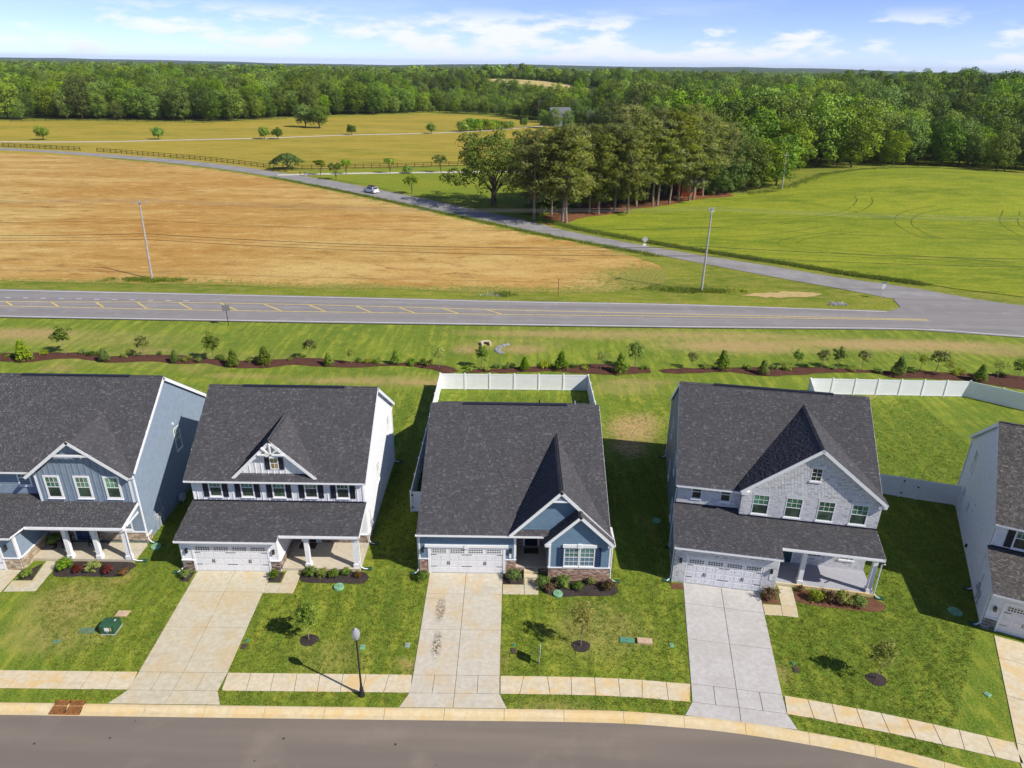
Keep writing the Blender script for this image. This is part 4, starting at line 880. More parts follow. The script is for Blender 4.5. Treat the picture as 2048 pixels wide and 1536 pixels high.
EXC = []                                                     # plan outlines where no lawn grass grows
def blobs_fn(spots):
    def f(X, Y):
        r = np.zeros_like(X)
        for (cx, cy, rx, ry, a) in spots: r = np.maximum(r, a * (1 - ss(.35, 1.0, np.hypot((X - cx) / rx, (Y - cy) / ry))))
        return r
    return f
# base ground out to the horizon
rings = np.concatenate([[0.0], np.geomspace(30, 15000, 118)]); na = 200; th = np.linspace(0, 2 * np.pi, na, endpoint=False)
RR, TT = np.meshgrid(rings[1:], th, indexing='ij'); X = RR * np.sin(TT); Y = RR * np.cos(TT); Z = T(X, Y) - .4
V_ = np.column_stack([X.ravel(), Y.ravel(), Z.ravel()]); V_ = np.vstack([[0, 0, -.4], V_]); Fc = [(0, 1 + (i + 1) % na, 1 + i) for i in range(na)]
for k in range(len(rings) - 2):
    b = 1 + k * na
    for i in range(na): j = (i + 1) % na; Fc.append((b + i, b + j, b + na + j, b + na + i))
me = bpy.data.meshes.new('ground'); me.from_pydata(V_.tolist(), [], Fc); me.update()
if me.polygons[500].normal.z < 0: me.flip_normals()
smooth(obj('ground', me, M_FLOOR, kind='structure', label='wooded ground reaching to the horizon'))

# street, kerb, pavement lines
KERB = smooth_line([(-60, 26.6), (-30, 26.6), (-8.9, 26.63), (4.3, 26.66), (9.1, 26.42), (11.7, 26.15), (15, 25.6), (19, 24.72), (22.5, 23.6), (26, 22.2), (32, 19.2), (40, 14.2), (52, 4)], .4)
def offset(line, d):
    out = []
    for i in range(len(line)):
        a = line[max(0, i - 1)]; b = line[min(len(line) - 1, i + 1)]; t = np.array([b[0] - a[0], b[1] - a[1]]); t /= np.hypot(*t); out.append((line[i][0] + t[1] * d, line[i][1] - t[0] * d))
    return out
GUT = offset(KERB, .64); FARK = offset(KERB, 9.0)
sheet('street', GUT[::3] + [GUT[-1]] + list(reversed(FARK[::6])), 1.6, -.125, M_STREET, label='brown-grey asphalt residential street curving right')
sheet('far_lawn', list(reversed([(x, y) for x, y in offset(KERB, 9.6)[::6]])) + [(-60, -40), (60, -40), (60, 0)], 3.0, -.02, M_LAWN, label='grass across the street')
def walk_dist(line):
    d = [0.0]
    for i in range(1, len(line)): d.append(d[-1] + math.hypot(line[i][0] - line[i - 1][0], line[i][1] - line[i - 1][1]))
    return d
def at_dist(line, D, s):
    i = int(np.searchsorted(D, s)); i = min(max(i, 1), len(line) - 1); t = (s - D[i - 1]) / max(1e-6, D[i] - D[i - 1]); a, b = line[i - 1], line[i]
    return (a[0] + (b[0] - a[0]) * t, a[1] + (b[1] - a[1]) * t)
kerb = thing('kerb', 'pale rolled concrete kerb and gutter along the street', None, kind='structure')
def kerb_run(line, inner_sign, par):
    D = walk_dist(line); s = 0.0; L = 3.15
    prof = [(0, -.2), (0, .01), (.03, .03), (.10, .035), (.20, .02), (.34, -.07), (.42, -.105), (.66, -.122), (.66, -.3)]
    while s < D[-1] - 1:
        m = MB(); e = min(s + L - .018, D[-1]); N = 6; rows = []
        for k in range(N + 1):
            q = s + (e - s) * k / N; p = at_dist(line, D, q); p2 = at_dist(line, D, min(q + .05, D[-1])); p1 = at_dist(line, D, max(q - .05, 0)); t = np.array([p2[0] - p1[0], p2[1] - p1[1]]); t /= np.hypot(*t); nrm = (t[1] * inner_sign, -t[0] * inner_sign)
            b = len(m.v); m.v += [(p[0] + nrm[0] * a, p[1] + nrm[1] * a, z) for a, z in prof]; rows.append(b)
        for k in range(N):
            for i in range(len(prof) - 1): m.f.append((rows[k] + i, rows[k] + i + 1, rows[k + 1] + i + 1, rows[k + 1] + i)); m.r.append(.5)
        m.f.append(tuple(rows[0] + i for i in range(len(prof)))); m.f.append(tuple(rows[-1] + i for i in reversed(range(len(prof))))); m.r += [.5, .5]
        mid = at_dist(line, D, (s + e) / 2)
        if -45 < mid[0] < 45: obj('kerb_stone', m, M_CURB, par)
        s += L
kerb_run(KERB, 1, kerb)
SWB = smooth_line([(-60, 28.74), (-30, 28.74), (-0.4, 28.86), (6.15, 28.79), (8.76, 28.6), (9.96, 28.5), (15, 27.8), (17.5, 27.27), (20, 26.7), (22.4, 26.05), (24.67, 25.4), (25.9, 25.03), (29, 24.0), (34, 21.7), (42, 16.5)], .4)
SWF = offset(SWB, 1.24)
def slab(par, q, mat, top=.035, gap=.011, name='slab', bev=.012):
    """concrete slab from 4 plan corners, edges eased and set back for the joint"""
    c_ = np.mean(q, axis=0); pts = []
    n = len(q); 
    ar = sum(q[i][0] * q[(i + 1) % n][1] - q[(i + 1) % n][0] * q[i][1] for i in range(n))
    if ar < 0: q = q[::-1]
    ins = []
    for i in range(n):
        a, b, d = np.array(q[i - 1]), np.array(q[i]), np.array(q[(i + 1) % n]); e1 = (b - a) / np.hypot(*(b - a)); e2 = (d - b) / np.hypot(*(d - b)); n1 = np.array([-e1[1], e1[0]]); n2 = np.array([-e2[1], e2[0]])
        k = (n1 + n2); k = k / max(.3, 1 + n1 @ n2); ins.append((b, k))
    def ring(g, z): return [(float(b[0] + k[0] * g), float(b[1] + k[1] * g), z) for b, k in ins]
    m = MB(); rs = [ring(gap, -.06), ring(gap, top - bev), ring(gap + bev, top)]; m.v = rs[0] + rs[1] + rs[2]
    for r_ in range(2):
        for i in range(n): j = (i + 1) % n; m.f.append((r_ * n + i, r_ * n + j, (r_ + 1) * n + j, (r_ + 1) * n + i)); m.r.append(.5)
    m.f.append(tuple(2 * n + i for i in range(n))); m.r.append(.5)
    return obj(name, m, mat, par)
def line_x(line, x): return float(np.interp(x, [p[0] for p in line], [p[1] for p in line]))
def bed_under(par, poly): 
    m = MB(); m.face([(x, y, .012) for x, y in poly]); return obj('joint_bed', m, M_JOINT, par)
def driveway(label, mat, TL, TR, SL, SR, KL, KR, AL, AR, rows=(.0, .235, .60, 1.0)):
    """TL, TR at the garage; SL, SR at the pavement's back; KL, KR at its front; AL, AR flared at the kerb"""
    D = thing('driveway', label, None, kind='structure'); lp = lambda a, b, t: (a[0] + (b[0] - a[0]) * t, a[1] + (b[1] - a[1]) * t)
    for i in range(3):
        for (a, b) in ((0, .5), (.5, 1)):
            q = [lp(lp(TL, SL, rows[i]), lp(TR, SR, rows[i]), a), lp(lp(TL, SL, rows[i]), lp(TR, SR, rows[i]), b), lp(lp(TL, SL, rows[i + 1]), lp(TR, SR, rows[i + 1]), b), lp(lp(TL, SL, rows[i + 1]), lp(TR, SR, rows[i + 1]), a)]
            slab(D, q, mat)
    for k in range(4): slab(D, [lp(SL, SR, k / 4), lp(SL, SR, (k + 1) / 4), lp(KL, KR, (k + 1) / 4), lp(KL, KR, k / 4)], mat)
    for (a, b) in ((0, .5), (.5, 1)): slab(D, [lp(KL, KR, a), lp(KL, KR, b), lp(AL, AR, b), lp(AL, AR, a)], mat)
    o = [TL, TR, SR, KR, AR, AL, KL, SL]; bed_under(D, [TL, TR, SR, KR, AR, AL, KL, SL]); EXC.append(o); return D
driveway('tan concrete driveway of the white board-and-batten house', M_DRIVE, (-20.83, 37.36), (-15.86, 37.36), (-20.56, 28.76), (-15.62, 28.80), (-20.53, 27.52), (-15.68, 27.55), (-21.15, 26.62), (-15.2, 26.64))
driveway('stained concrete driveway of the single-storey blue house', M_DRIVE3, (-5.34, 37.5), (-.44, 37.5), (-5.29, 28.83), (-.45, 28.86), (-5.32, 27.6), (-.43, 27.62), (-5.75, 26.65), (-.02, 26.68))
driveway('pale grey concrete driveway of the whitewashed-brick house', M_DRIVE4, (11.52, 36.87), (16.33, 36.04), (10.14, 28.50), (14.97, 27.83), (9.93, 27.27), (14.80, 26.60), (9.36, 26.42), (15.02, 25.62))
driveway('concrete driveway at the right edge of the picture', M_WALK, (29.4, 32.5), (33.9, 30.45), (25.9, 25.03), (30.4, 23.3), (25.35, 23.9), (29.75, 22.15), (24.9, 22.7), (30.6, 20.0))
driveway('concrete driveway at the left edge of the picture', M_DRIVE, (-37.4, 37.15), (-32.5, 37.15), (-37.2, 28.74), (-32.25, 28.74), (-37.2, 27.5), (-32.25, 27.5), (-37.6, 26.6), (-31.8, 26.6))
pav = thing('pavement', 'pale concrete pavement of square slabs along the street', None, kind='structure')
def pave(xa, xb, n):
    xs = np.linspace(xa, xb, n + 1)
    SB = [(x, line_x(SWB, x)) for x in xs]
    fr_ = []
    for x, y in SB:
        i = int(np.argmin([abs(p[0] - x) + abs(p[1] - y) for p in SWB])); fr_.append(SWF[i])
    for k in range(n): slab(pav, [SB[k], SB[k + 1], fr_[k + 1], fr_[k]], M_WALK)
    EXC.append(SB + fr_[::-1]); m = MB()
    for k in range(n): m.face([(*SB[k], .012), (*SB[k + 1], .012), (*fr_[k + 1], .012), (*fr_[k], .012)])
    obj('joint_bed', m, M_JOINT, pav)
pave(-32.2, -20.62, 9); pave(-15.6, -5.34, 8); pave(-.42, 10.1, 8); pave(15.05, 25.8, 9)
# front walks
def walk(label, slabs_, mat):
    Wk = thing('front_walk', label, None, kind='structure')
    for q in slabs_: slab(Wk, q, mat); EXC.append(q)
walk('concrete front walk of the white board-and-batten house', [[(-15.83, 36.24), (-14.93, 36.24), (-14.93, 35.28), (-15.83, 35.28)], [(-14.93, 36.24), (-13.85, 36.24), (-13.85, 35.28), (-14.93, 35.28)], [(-14.93, 37.5), (-13.93, 37.5), (-13.85, 36.24), (-14.93, 36.24)]], M_DRIVE)
walk('concrete front walk of the single-storey blue house', [[(-.42, 36.42), (.99, 36.42), (.99, 35.48), (-.42, 35.48)], [(.99, 37.0), (1.93, 37.0), (1.9, 35.5), (.99, 35.48)]], M_DRIVE)
walk('concrete front walk of the whitewashed-brick house', [[(16.15, 34.92), (17.30, 34.85), (17.10, 33.90), (16.0, 33.95)], [(17.30, 34.85), (18.27, 34.70), (18.04, 33.74), (17.10, 33.90)], [(17.68, 36.72), (18.62, 36.56), (18.27, 34.70), (17.30, 34.85)]], M_DRIVE)
walk('concrete front walk of the grey-blue house', [[(-32.42, 36.1), (-31.14, 36.12), (-31.14, 35.1), (-32.3, 35.05)], [(-31.42, 38.1), (-30.48, 38.1), (-30.35, 36.12), (-31.14, 36.12)], [(-31.14, 36.12), (-30.35, 36.12), (-30.3, 35.14), (-31.14, 35.1)]], M_DRIVE)

# lawn
for Hh, (w, d) in zip(HOUSES, ((12.2, 15.3), (11.7, 14.4), (12.6, 18.9), (12.8, 16.5), (12, 15.5))):
    a = Hh.rotation_euler.z; ca, sa = math.cos(a), math.sin(a); EXC.append([(Hh.location.x + ca * u - sa * v, Hh.location.y + sa * u + ca * v) for u, v in ((-.05, -.1), (w, -.1), (w, d), (-.05, d))])
BARE = [(11.4, 58.4, 3.2, 3.8, 1.0), (10.6, 55.0, 2.2, 2.4, 1.0), (13.0, 60.2, 2.0, 2.2, .9), (-.9, 30.2, .5, 1.4, .55), (-6.0, 29.6, .5, .9, .8), (15.4, 29.0, .35, .9, .8), (-23.1, 30.3, .28, .8, .9), (-23.3, 32.6, .5, .5, .6),
        (2.6, 26.95, 4.2, .5, .55), (16.6, 25.9, 2.2, .35, .5), (-9.5, 68.2, 5, .9, .7), (-42.7, 76.5, 4, 1.2, .5), (-29, 69.6, 6, .7, .7), (-18.4, 68.6, 9, .5, .7), (-50, 70.8, 3, 1.2, .6), (-35, 71, 3, .8, .55),
        (-61, 81.5, 9, 2.6, .8), (-25.4, 36.6, .8, .5, .6), (-5.4, 78.2, 2.6, 2.0, .8), (1.2, 78.4, 3.6, 1.6, .85), (4, 84, 16, 1.4, .6), (28, 80.8, 9, 2.6, .75), (22, 84.6, 22, .8, .55), (46, 82.2, 20, 1.8, .75), (60, 79.5, 6, 1.5, .6), (14.5, 69.4, 5, .8, .55), (27.0, 53.2, .5, 2.2, .9), (10.2, 43, .4, 4, .25), (8.1, 37.2, .3, .8, .7)]
DRY = [(-27.5, 34.2, 3.6, 2.6, .75), (-27, 31.5, 4.5, 2.0, .5), (5.5, 32.5, 4.0, 3.0, .45), (-10, 30, 3, 2, .3), (20, 84, 30, 3.0, .65), (-55, 80, 22, 4, .4), (28, 80.5, 16, 3.5, .8), (50, 81.5, 22, 3.0, .9), (0, 80, 9, 3.5, .35), (-12, 68.8, 14, 2, .55), (-40, 74, 25, 3.5, .3), (12, 68, 5, 3, .5), (38, 66.5, 2, 1, .3)]
LUSH = [(22, 36, 16, 13, .9), (36, 55, 16, 13, .8), (0, 62, 9, 6, .7), (9, 52, 5, 18, .8), (-7.5, 50, 4, 16, .8), (-23.5, 42, 4, 12, .7), (2, 27.2, 9, .8, .6), (-22, 27.2, 9, .8, .6), (18, 25.6, 9, 2.0, .6)]
lawn_poly = KERB[::3] + [KERB[-1], (130, 4), (130, 84.4), (66, 85.0), (53, 87.35), (22, 86.8), (-22, 86.6), (-67, 87.0), (-130, 88.5), (-130, 26.6)]
sheet('lawn', lawn_poly, 1.0, 0.0, M_LAWN, {'bare': blobs_fn(BARE), 'dry': blobs_fn(DRY), 'lush': blobs_fn(LUSH)}, label='mown green front and back lawns of the houses')

# ------------------------------------------------------------------ main road
def ribbon(name, line, w, z, mat, parent=None, **k):
    a = offset(line, w / 2); b = offset(line, -w / 2); m = MB()
    for i in range(len(line) - 1):
        q = [a[i], a[i + 1], b[i + 1], b[i]]; zz = [float(T(*p)) + z for p in q]; m.face([(p[0], p[1], h) for p, h in zip(q, zz)])
    o = obj(name, m, mat, parent, **k); me_ = o.data
    if me_.polygons[0].normal.z < 0: me_.flip_normals()
    return o
sheet('highway', [(-130, 88.6), (-67.5, 87.1), (-22.7, 86.7), (22, 86.9), (53, 87.35), (66, 85.0), (130, 76), (130, 94.5), (86, 97.5), (74.9, 98.7), (69.3, 101.3), (60, 103.5), (56.9, 101.0), (56.0, 97.1), (53.7, 95.3), (24.2, 97.1), (-1, 97.4), (-25.4, 98.2), (-51, 98.9), (-75.8, 99.5), (-130, 101)], 2.5, .06, M_ROAD, label='two-lane grey highway crossing behind the houses')
lanes = bpy.data.objects['highway']
for pts, w, mt, nm in (([(-130, 93.9), (-72, 93.7), (-49, 94.45), (-24, 94.1), (-1, 93.2), (23, 92.55), (41.6, 92.1), (57, 91.75)], .22, M_YELLOW, 'centre_line'), ([(-130, 92.2), (-70.6, 91.75), (-47.5, 91.25), (-23.7, 91.2), (-1, 91.25), (23, 91.5), (41, 91.45), (57, 91.35)], .22, M_YELLOW, 'centre_line'),
                       ([(-130, 100.3), (-75.5, 99.0), (-51, 98.4), (-25, 97.75), (-1, 96.95), (24, 96.7), (53, 94.95)], .16, M_WPAINT, 'edge_line'), ([(-130, 89.1), (-68, 87.6), (-46, 87.35), (-22.8, 87.2), (22, 87.35), (53, 87.75), (66, 85.5), (100, 80.5)], .16, M_WPAINT, 'edge_line')):
    ribbon(nm, smooth_line(pts, 4), w, .066, mt, lanes)
for (a, b) in (((-64.8, 93.75), (-62.7, 91.9)), ((-58.6, 93.95), (-56.4, 91.8)), ((-52.9, 94.2), (-50.3, 91.5)), ((-47.1, 94.3), (-44.1, 91.4)), ((-41.2, 94.3), (-37.9, 91.35)), ((-35.1, 94.2), (-31.7, 91.3)), ((-28.7, 94.1), (-25.7, 91.35)), ((-22.0, 93.85), (-19.5, 91.35)), ((-16, 93.6), (-13.5, 91.35)), ((-9.7, 93.3), (-7.5, 91.4)), ((-3.6, 93.1), (-1.6, 91.4)), ((-71, 93.6), (-69, 91.9))):
    ribbon('hatch_bar', [a, b], .26, .069, M_YELLOW, lanes)
for k in range(14):
    x = -80 + k * 2.55; ribbon('lane_dash', [(x, 95.55 - k * .03), (x + .75, 95.54 - k * .03)], .16, .066, M_WPAINT, lanes)

# ------------------------------------------------------------------ country beyond the road
sheet('verge', [(-420, 102), (-130, 100.8), (-75.8, 99.2), (-51, 98.6), (-25.4, 97.9), (-1, 97.0), (24.2, 96.8), (53.7, 95.0), (57, 96.8), (75, 98.2), (130, 94.2), (320, 90), (330, 300), (160, 360), (80, 420), (30, 520), (-60, 560), (-130, 500), (-180, 440), (-420, 430)], 9.0, 0.0, M_VERGE, label='grass verges and rough grass around the fields')
FR_N = smooth_line([(74.9, 98.7), (69.3, 101.8), (63.5, 106.8), (53.6, 112.6), (46, 118.4), (33.9, 126.6), (24.3, 134.0), (10.6, 146.0), (3.5, 154.8), (-8.2, 166.2), (-18.9, 177.5), (-30.6, 188.6), (-40.9, 198.4), (-49.4, 206.3), (-63.5, 217.3), (-76, 227.0), (-91.3, 237.8), (-109.4, 248.2), (-126, 256.0), (-144.2, 263.6), (-163.9, 270.5), (-197, 279.7), (-300, 300), (-420, 320)], 3)
FR_S = smooth_line([(56.5, 101.5), (50.5, 106.6), (45, 110.6), (38.5, 115.9), (32, 121.4), (23.0, 129.0), (7.3, 141.7), (-3.1, 151.4), (-14.9, 162.9), (-24.2, 172), (-31.4, 178.8), (-41.5, 188.3), (-54.2, 199.8), (-67.0, 211.0), (-82.9, 223.6), (-104, 237.2), (-126.5, 248.6), (-159.5, 262.4), (-193, 272.6), (-300, 294), (-420, 313)], 3)
sheet('lane', FR_N + FR_S[::-1], 3.0, .055, M_LANE, label='narrow grey country lane running diagonally up past the fields')
sheet('bare_patch', [(34, 101.6), (38, 103.6), (43, 104.4), (47, 103.2), (45.5, 101.6), (40, 100.9)], 1.2, .02, mulch_mat('pale_bare_earth', (.46, .33, .13), (.60, .46, .22)), rag=.5, label='pale bare earth patch on the corner verge')
soil = [(-420, 106)] + [(-130, 105), (-76, 103.6), (-51, 103.0), (-25, 102.4), (-5, 101.8), (3, 101.6), (14, 102.6), (21, 105.0), (24.5, 108.5), (25.5, 112.5), (25.5, 119)] + [(x, y) for x, y in offset(FR_S, -2.2) if x < 24][1:]
def edge_soil(X, Y):
    pa = np.array(offset(FR_S, -2.2)); d = np.min(np.hypot(X[:, None] - pa[None, ::2, 0], Y[:, None] - pa[None, ::2, 1]), axis=1)
    e = np.maximum(1 - ss(0, 5.0, d), 1 - ss(102.5, 108, Y)); return np.maximum(e * .75, 1.0 * ss(2, 25, X) * (1 - ss(110, 126, Y)))
sheet('tilled_field', soil, 5.0, .03, M_SOIL, {'edge': edge_soil}, rag=.5, label='bare orange-brown tilled field between the highway and the lane')
mead = offset(FR_N, 5.0); mead = [p for p in mead if p[0] < -60 and p[1] > 215]
sheet('meadow', mead[::-1] + [(-60, 233), (-25, 246), (0, 256), (20, 300), (30, 400), (8, 470), (-28, 515), (-65, 530), (-108, 487), (-134, 462), (-157, 440), (-172, 417), (-206, 418), (-250, 420), (-283, 406), (-420, 392)][::-1], 8.0, .04, M_MEADOW, label='golden grass meadow in front of the woods')
sheet('grove_lawn', [(p[0], p[1]) for p in offset(FR_N, 2.2) if -66 < p[0] < 2] + [(-62, 229), (-25, 241), (10, 250), (38, 215), (46, 190), (34, 178), (18, 163), (9, 153)][::1], 5.0, .05, M_PARK, label='bright mown grass around the roadside grove')
wh = [(p[0], p[1]) for p in offset(FR_N, 4.0) if p[0] < 70 and p[0] > 11]
wheat = sheet('crop_field', wh + [(9, 152), (17.2, 161.5), (33.2, 175), (47.9, 185.5), (62.8, 192), (76.8, 201.5), (94.7, 221.7), (109.3, 230.4), (126.1, 238.8), (139.6, 242.6), (152, 238), (154, 200), (200, 150), (200, 96), (110, 99), (82, 101)], 5.0, .09, M_WHEAT, label='bright green young crop field with curving tractor tracks')
sheet('pine_straw', [(8, 150.5), (17, 160.3), (33, 173.8), (47, 184), (58, 189), (56, 200), (44, 196), (30, 186), (14, 172), (6, 160)], 3.0, .11, mulch_mat('pine_straw_litter', (.17, .075, .035), (.27, .125, .06)), rag=.8, label='reddish pine straw under the grove')
TR = plain('crushed_crop', (.115, .165, .014), .95, .1, .2, .5, obj=False)
for line in ([(62, 190.5), (73, 178), (84, 166), (98, 150), (112, 138)], [(63.5, 191), (74.5, 178.6), (85.5, 166.7), (99.6, 151), (113.6, 139)],
             [(50, 158), (64, 162), (78, 170), (86, 180), (88, 186)], [(53, 157), (67, 161), (81, 169), (89, 178), (91.5, 184)],
             [(104, 176), (93, 170), (86, 160), (83.5, 148), (84, 143)], [(107, 174), (96, 168), (89, 158.5), (86.8, 148), (87.3, 143)],
             [(70, 150), (58, 143.5), (52, 137.5), (53, 133.5), (64, 128.5), (90, 121)], [(73, 149), (61, 142.6), (55.5, 137), (57, 134.5), (67, 130.5), (90, 124)],
             [(118, 172), (110, 160), (106, 146), (106, 132)], [(121.5, 171), (113.5, 159), (109.5, 145.5), (109.5, 132)], [(26, 147), (40, 150), (56, 156)], [(30, 140), (48, 143), (60, 149), (70, 155.5)]):
    ribbon('tractor_track', smooth_line(line, 2), .34, .104, TR, wheat)
FARDRV = smooth_line([(-420, 296), (-300, 299), (-211, 301), (-173, 306.6), (-150.8, 316.5), (-114.8, 331.3), (-82.4, 352), (-52.1, 364.8), (-21.1, 384.8), (8, 416.3), (30, 440)], 5)
ribbon('gravel_drive', FARDRV, 3.6, .10, M_GRAVEL, label='pale gravel drive crossing the meadow', kind='structure')
ribbon('farm_drive', smooth_line([(-72, 219), (-64, 221), (-51.1, 224.5), (-33.1, 228.3), (-18, 231), (6, 236), (26, 250)], 3), 3.4, .10, M_GRAVEL, label='pale side drive behind the roadside trees', kind='structure')
for poly in ([(-112, 860), (-66, 770), (-24, 695), (40, 652), (96, 640), (104, 700), (30, 790), (-40, 842), (-92, 892)], [(-305, 835), (-288, 775), (-218, 740), (-204, 800), (-208, 852), (-292, 876)], [(-520, 640), (-470, 620), (-440, 650), (-480, 690)]):
    sheet('far_field', poly, 20, .25, far_grass('pale_hay_' + str(len(MATS)) + str(poly[0][0]), (.50, .40, .16), (.42, .34, .12), (.55, .45, .22), .01, .5), label='pale far field among the woods')

# ------------------------------------------------------------------ foliage
def np_mesh(name, V, Fq, rnd, mat, nrm=None):
    me_ = bpy.data.meshes.new(name); nf, k = Fq.shape
    me_.vertices.add(len(V)); me_.vertices.foreach_set('co', V.astype(np.float32).ravel())
    me_.loops.add(nf * k); me_.loops.foreach_set('vertex_index', Fq.astype(np.int32).ravel())
    me_.polygons.add(nf); me_.polygons.foreach_set('loop_start', np.arange(0, nf * k, k, dtype=np.int32)); me_.polygons.foreach_set('loop_total', np.full(nf, k, dtype=np.int32))
    me_.update(calc_edges=True); a = me_.attributes.new('rnd', 'FLOAT', 'FACE'); a.data.foreach_set('value', rnd.astype(np.float32)); me_.materials.append(mat)
    if nrm is not None: a = me_.attributes.new('nrm', 'FLOAT_VECTOR', 'FACE'); a.data.foreach_set('vector', nrm.astype(np.float32).ravel())
    return me_
def leaf_cloud(name, blobs, per, size, mat, flat=1.0, asp=.55, rs=None, shell=(.72, 1.08), droop=0.0, updir=.25, jit=.75):
    rs = rs or RS; B = np.repeat(np.asarray(blobs, float), per, axis=0); n = len(B)
    d = rs.normal(size=(n, 3)); d /= np.linalg.norm(d, axis=1)[:, None]; d[:, 2] = np.where((d[:, 2] < -.35) & (rs.rand(n) < .65), -d[:, 2], d[:, 2])
    p = B[:, :3] + d * (B[:, 3] * rs.uniform(*shell, n))[:, None] * np.array([1, 1, flat])
    nr = d + rs.normal(size=(n, 3)) * jit + np.array([0, 0, updir]); nr /= np.linalg.norm(nr, axis=1)[:, None]
    t = np.cross(nr, rs.normal(size=(n, 3))); t /= np.linalg.norm(t, axis=1)[:, None] + 1e-9; t[:, 2] -= droop; b = np.cross(nr, t)
    s = size * rs.uniform(.6, 1.35, n)[:, None]; t = t * s * .5; b = b * s * .5 * asp
    V = np.stack([p - t, p + b + t * .1, p + t, p - b + t * .1], axis=1).reshape(-1, 3); V[:, 2] = np.maximum(V[:, 2], .02)
    F4 = np.arange(n * 4).reshape(-1, 4); tone = np.repeat(rs.uniform(0, 1, len(blobs)), per); rnd = np.clip(.55 * tone + .45 * rs.rand(n), 0, 1)
    cc = np.asarray(blobs, float)[:, :3].mean(0); cd = p - cc; sd_ = np.std(p, axis=0) + 1e-6; cd = cd / sd_; cd /= np.linalg.norm(cd, axis=1)[:, None] + 1e-9
    nm = d * .75 + cd * .55 + rs.normal(size=(n, 3)) * .22 + np.array([0, 0, .12]); nm /= np.linalg.norm(nm, axis=1)[:, None]
    return np_mesh(name, V, F4, rnd, mat, nm)
def trunk_mesh(name, h, r0, r1, limbs, mat, lean=0.0, seed=1, n=7):
    rr = random.Random(seed); m = MB(); pts = []
    for k in range(6): t = k / 5; pts.append((lean * t * h + rr.uniform(-.04, .04) * h * .2, rr.uniform(-.04, .04) * h * .2 * (k > 0), h * t - (.1 if k == 0 else 0)))
    m.path(pts, r0, r1, n)
    for (z0, dx, dy, dz, r) in limbs:
        t = z0 / h; bx = lean * z0; m.path([(bx, 0, z0), (bx + dx * .45, dy * .45, z0 + dz * .55), (bx + dx, dy, z0 + dz)], r, r * .35, 5)
    me_ = m.data(name); me_.materials.append(mat); return me_
def crown_blobs(n, cz, rx, rz, bmin, bmax, rs, inner=.62, top=1.0):
    i = np.arange(n) + .5; ph = np.arccos(1 - 1.75 * i / n); th_ = np.pi * (1 + 5 ** .5) * i
    d = np.stack([np.cos(th_) * np.sin(ph), np.sin(th_) * np.sin(ph), np.cos(ph)], 1) + rs.normal(size=(n, 3)) * .16
    k = rs.uniform(inner, 1.0, n)[:, None]; p = d * k * np.array([rx, rx, rz]); p[:, 2] += cz
    return np.column_stack([p, rs.uniform(bmin, bmax, n)])
def limbs_for(rs_, n, z0, z1, reach):
    out = []
    for k in range(n):
        a = 2.4 * k + rs_.uniform(-.4, .4); z = z0 + (z1 - z0) * k / max(1, n - 1); r = reach * rs_.uniform(.6, 1.0); out.append((z, math.cos(a) * r, math.sin(a) * r, r * rs_.uniform(.5, 1.1), .16 + .05 * (1 - k / n)))
    return out
BROAD = []
for k in range(6):
    rs = np.random.RandomState(100 + k); rr = random.Random(k); rx = 4.7 + .5 * (k % 3); rz = 6.0 + .7 * ((k * 2) % 3)
    bl = crown_blobs(44, 10.0, rx, rz, 1.5, 2.5, rs, .72); low = crown_blobs(14, 4.4, rx * .85, 2.8, 1.2, 2.0, rs)
    cm = leaf_cloud('broadleaf_crown', np.vstack([bl, low]), 92, .60, M_LEAF, .9, .65, rs, jit=.5); tm = trunk_mesh('broadleaf_trunk', 12.5, .30, .10, limbs_for(rr, 6, 3.5, 10, 3.6), M_BARK, 0, k); BROAD.append((cm, tm))
FARB = []
for k in range(4):
    rs = np.random.RandomState(200 + k); bl = crown_blobs(22, 7.6, 4.8, 5.6, 2.3, 3.2, rs, .8); FARB.append(leaf_cloud('woodland_crown', bl, 26, 1.7, M_LEAF, .9, .75, rs, jit=.45))
def ordinal(k): return ('first', 'second', 'third', 'fourth', 'fifth', 'sixth', 'seventh', 'eighth', 'ninth', 'tenth', 'eleventh', 'twelfth', 'thirteenth', 'fourteenth', 'fifteenth', 'sixteenth', 'seventeenth', 'eighteenth', 'nineteenth', 'twentieth', 'twenty-first', 'twenty-second', 'twenty-third', 'twenty-fourth', 'twenty-fifth', 'twenty-sixth', 'twenty-seventh', 'twenty-eighth', 'twenty-ninth', 'thirtieth', 'thirty-first', 'thirty-second', 'thirty-third')[k]
def tree(name, label, cat, crown, trunk, loc, rz=0.0, sc=1.0, group=None):
    t = thing(name, label, cat, (loc[0], loc[1], float(T(loc[0], loc[1])) if len(loc) < 3 else loc[2]), rz, group); t.scale = sc if isinstance(sc, tuple) else (sc, sc, sc)
    if trunk: obj('trunk', trunk, None, t)
    obj('crown' if cat == 'tree' else 'foliage', crown, None, t); return t
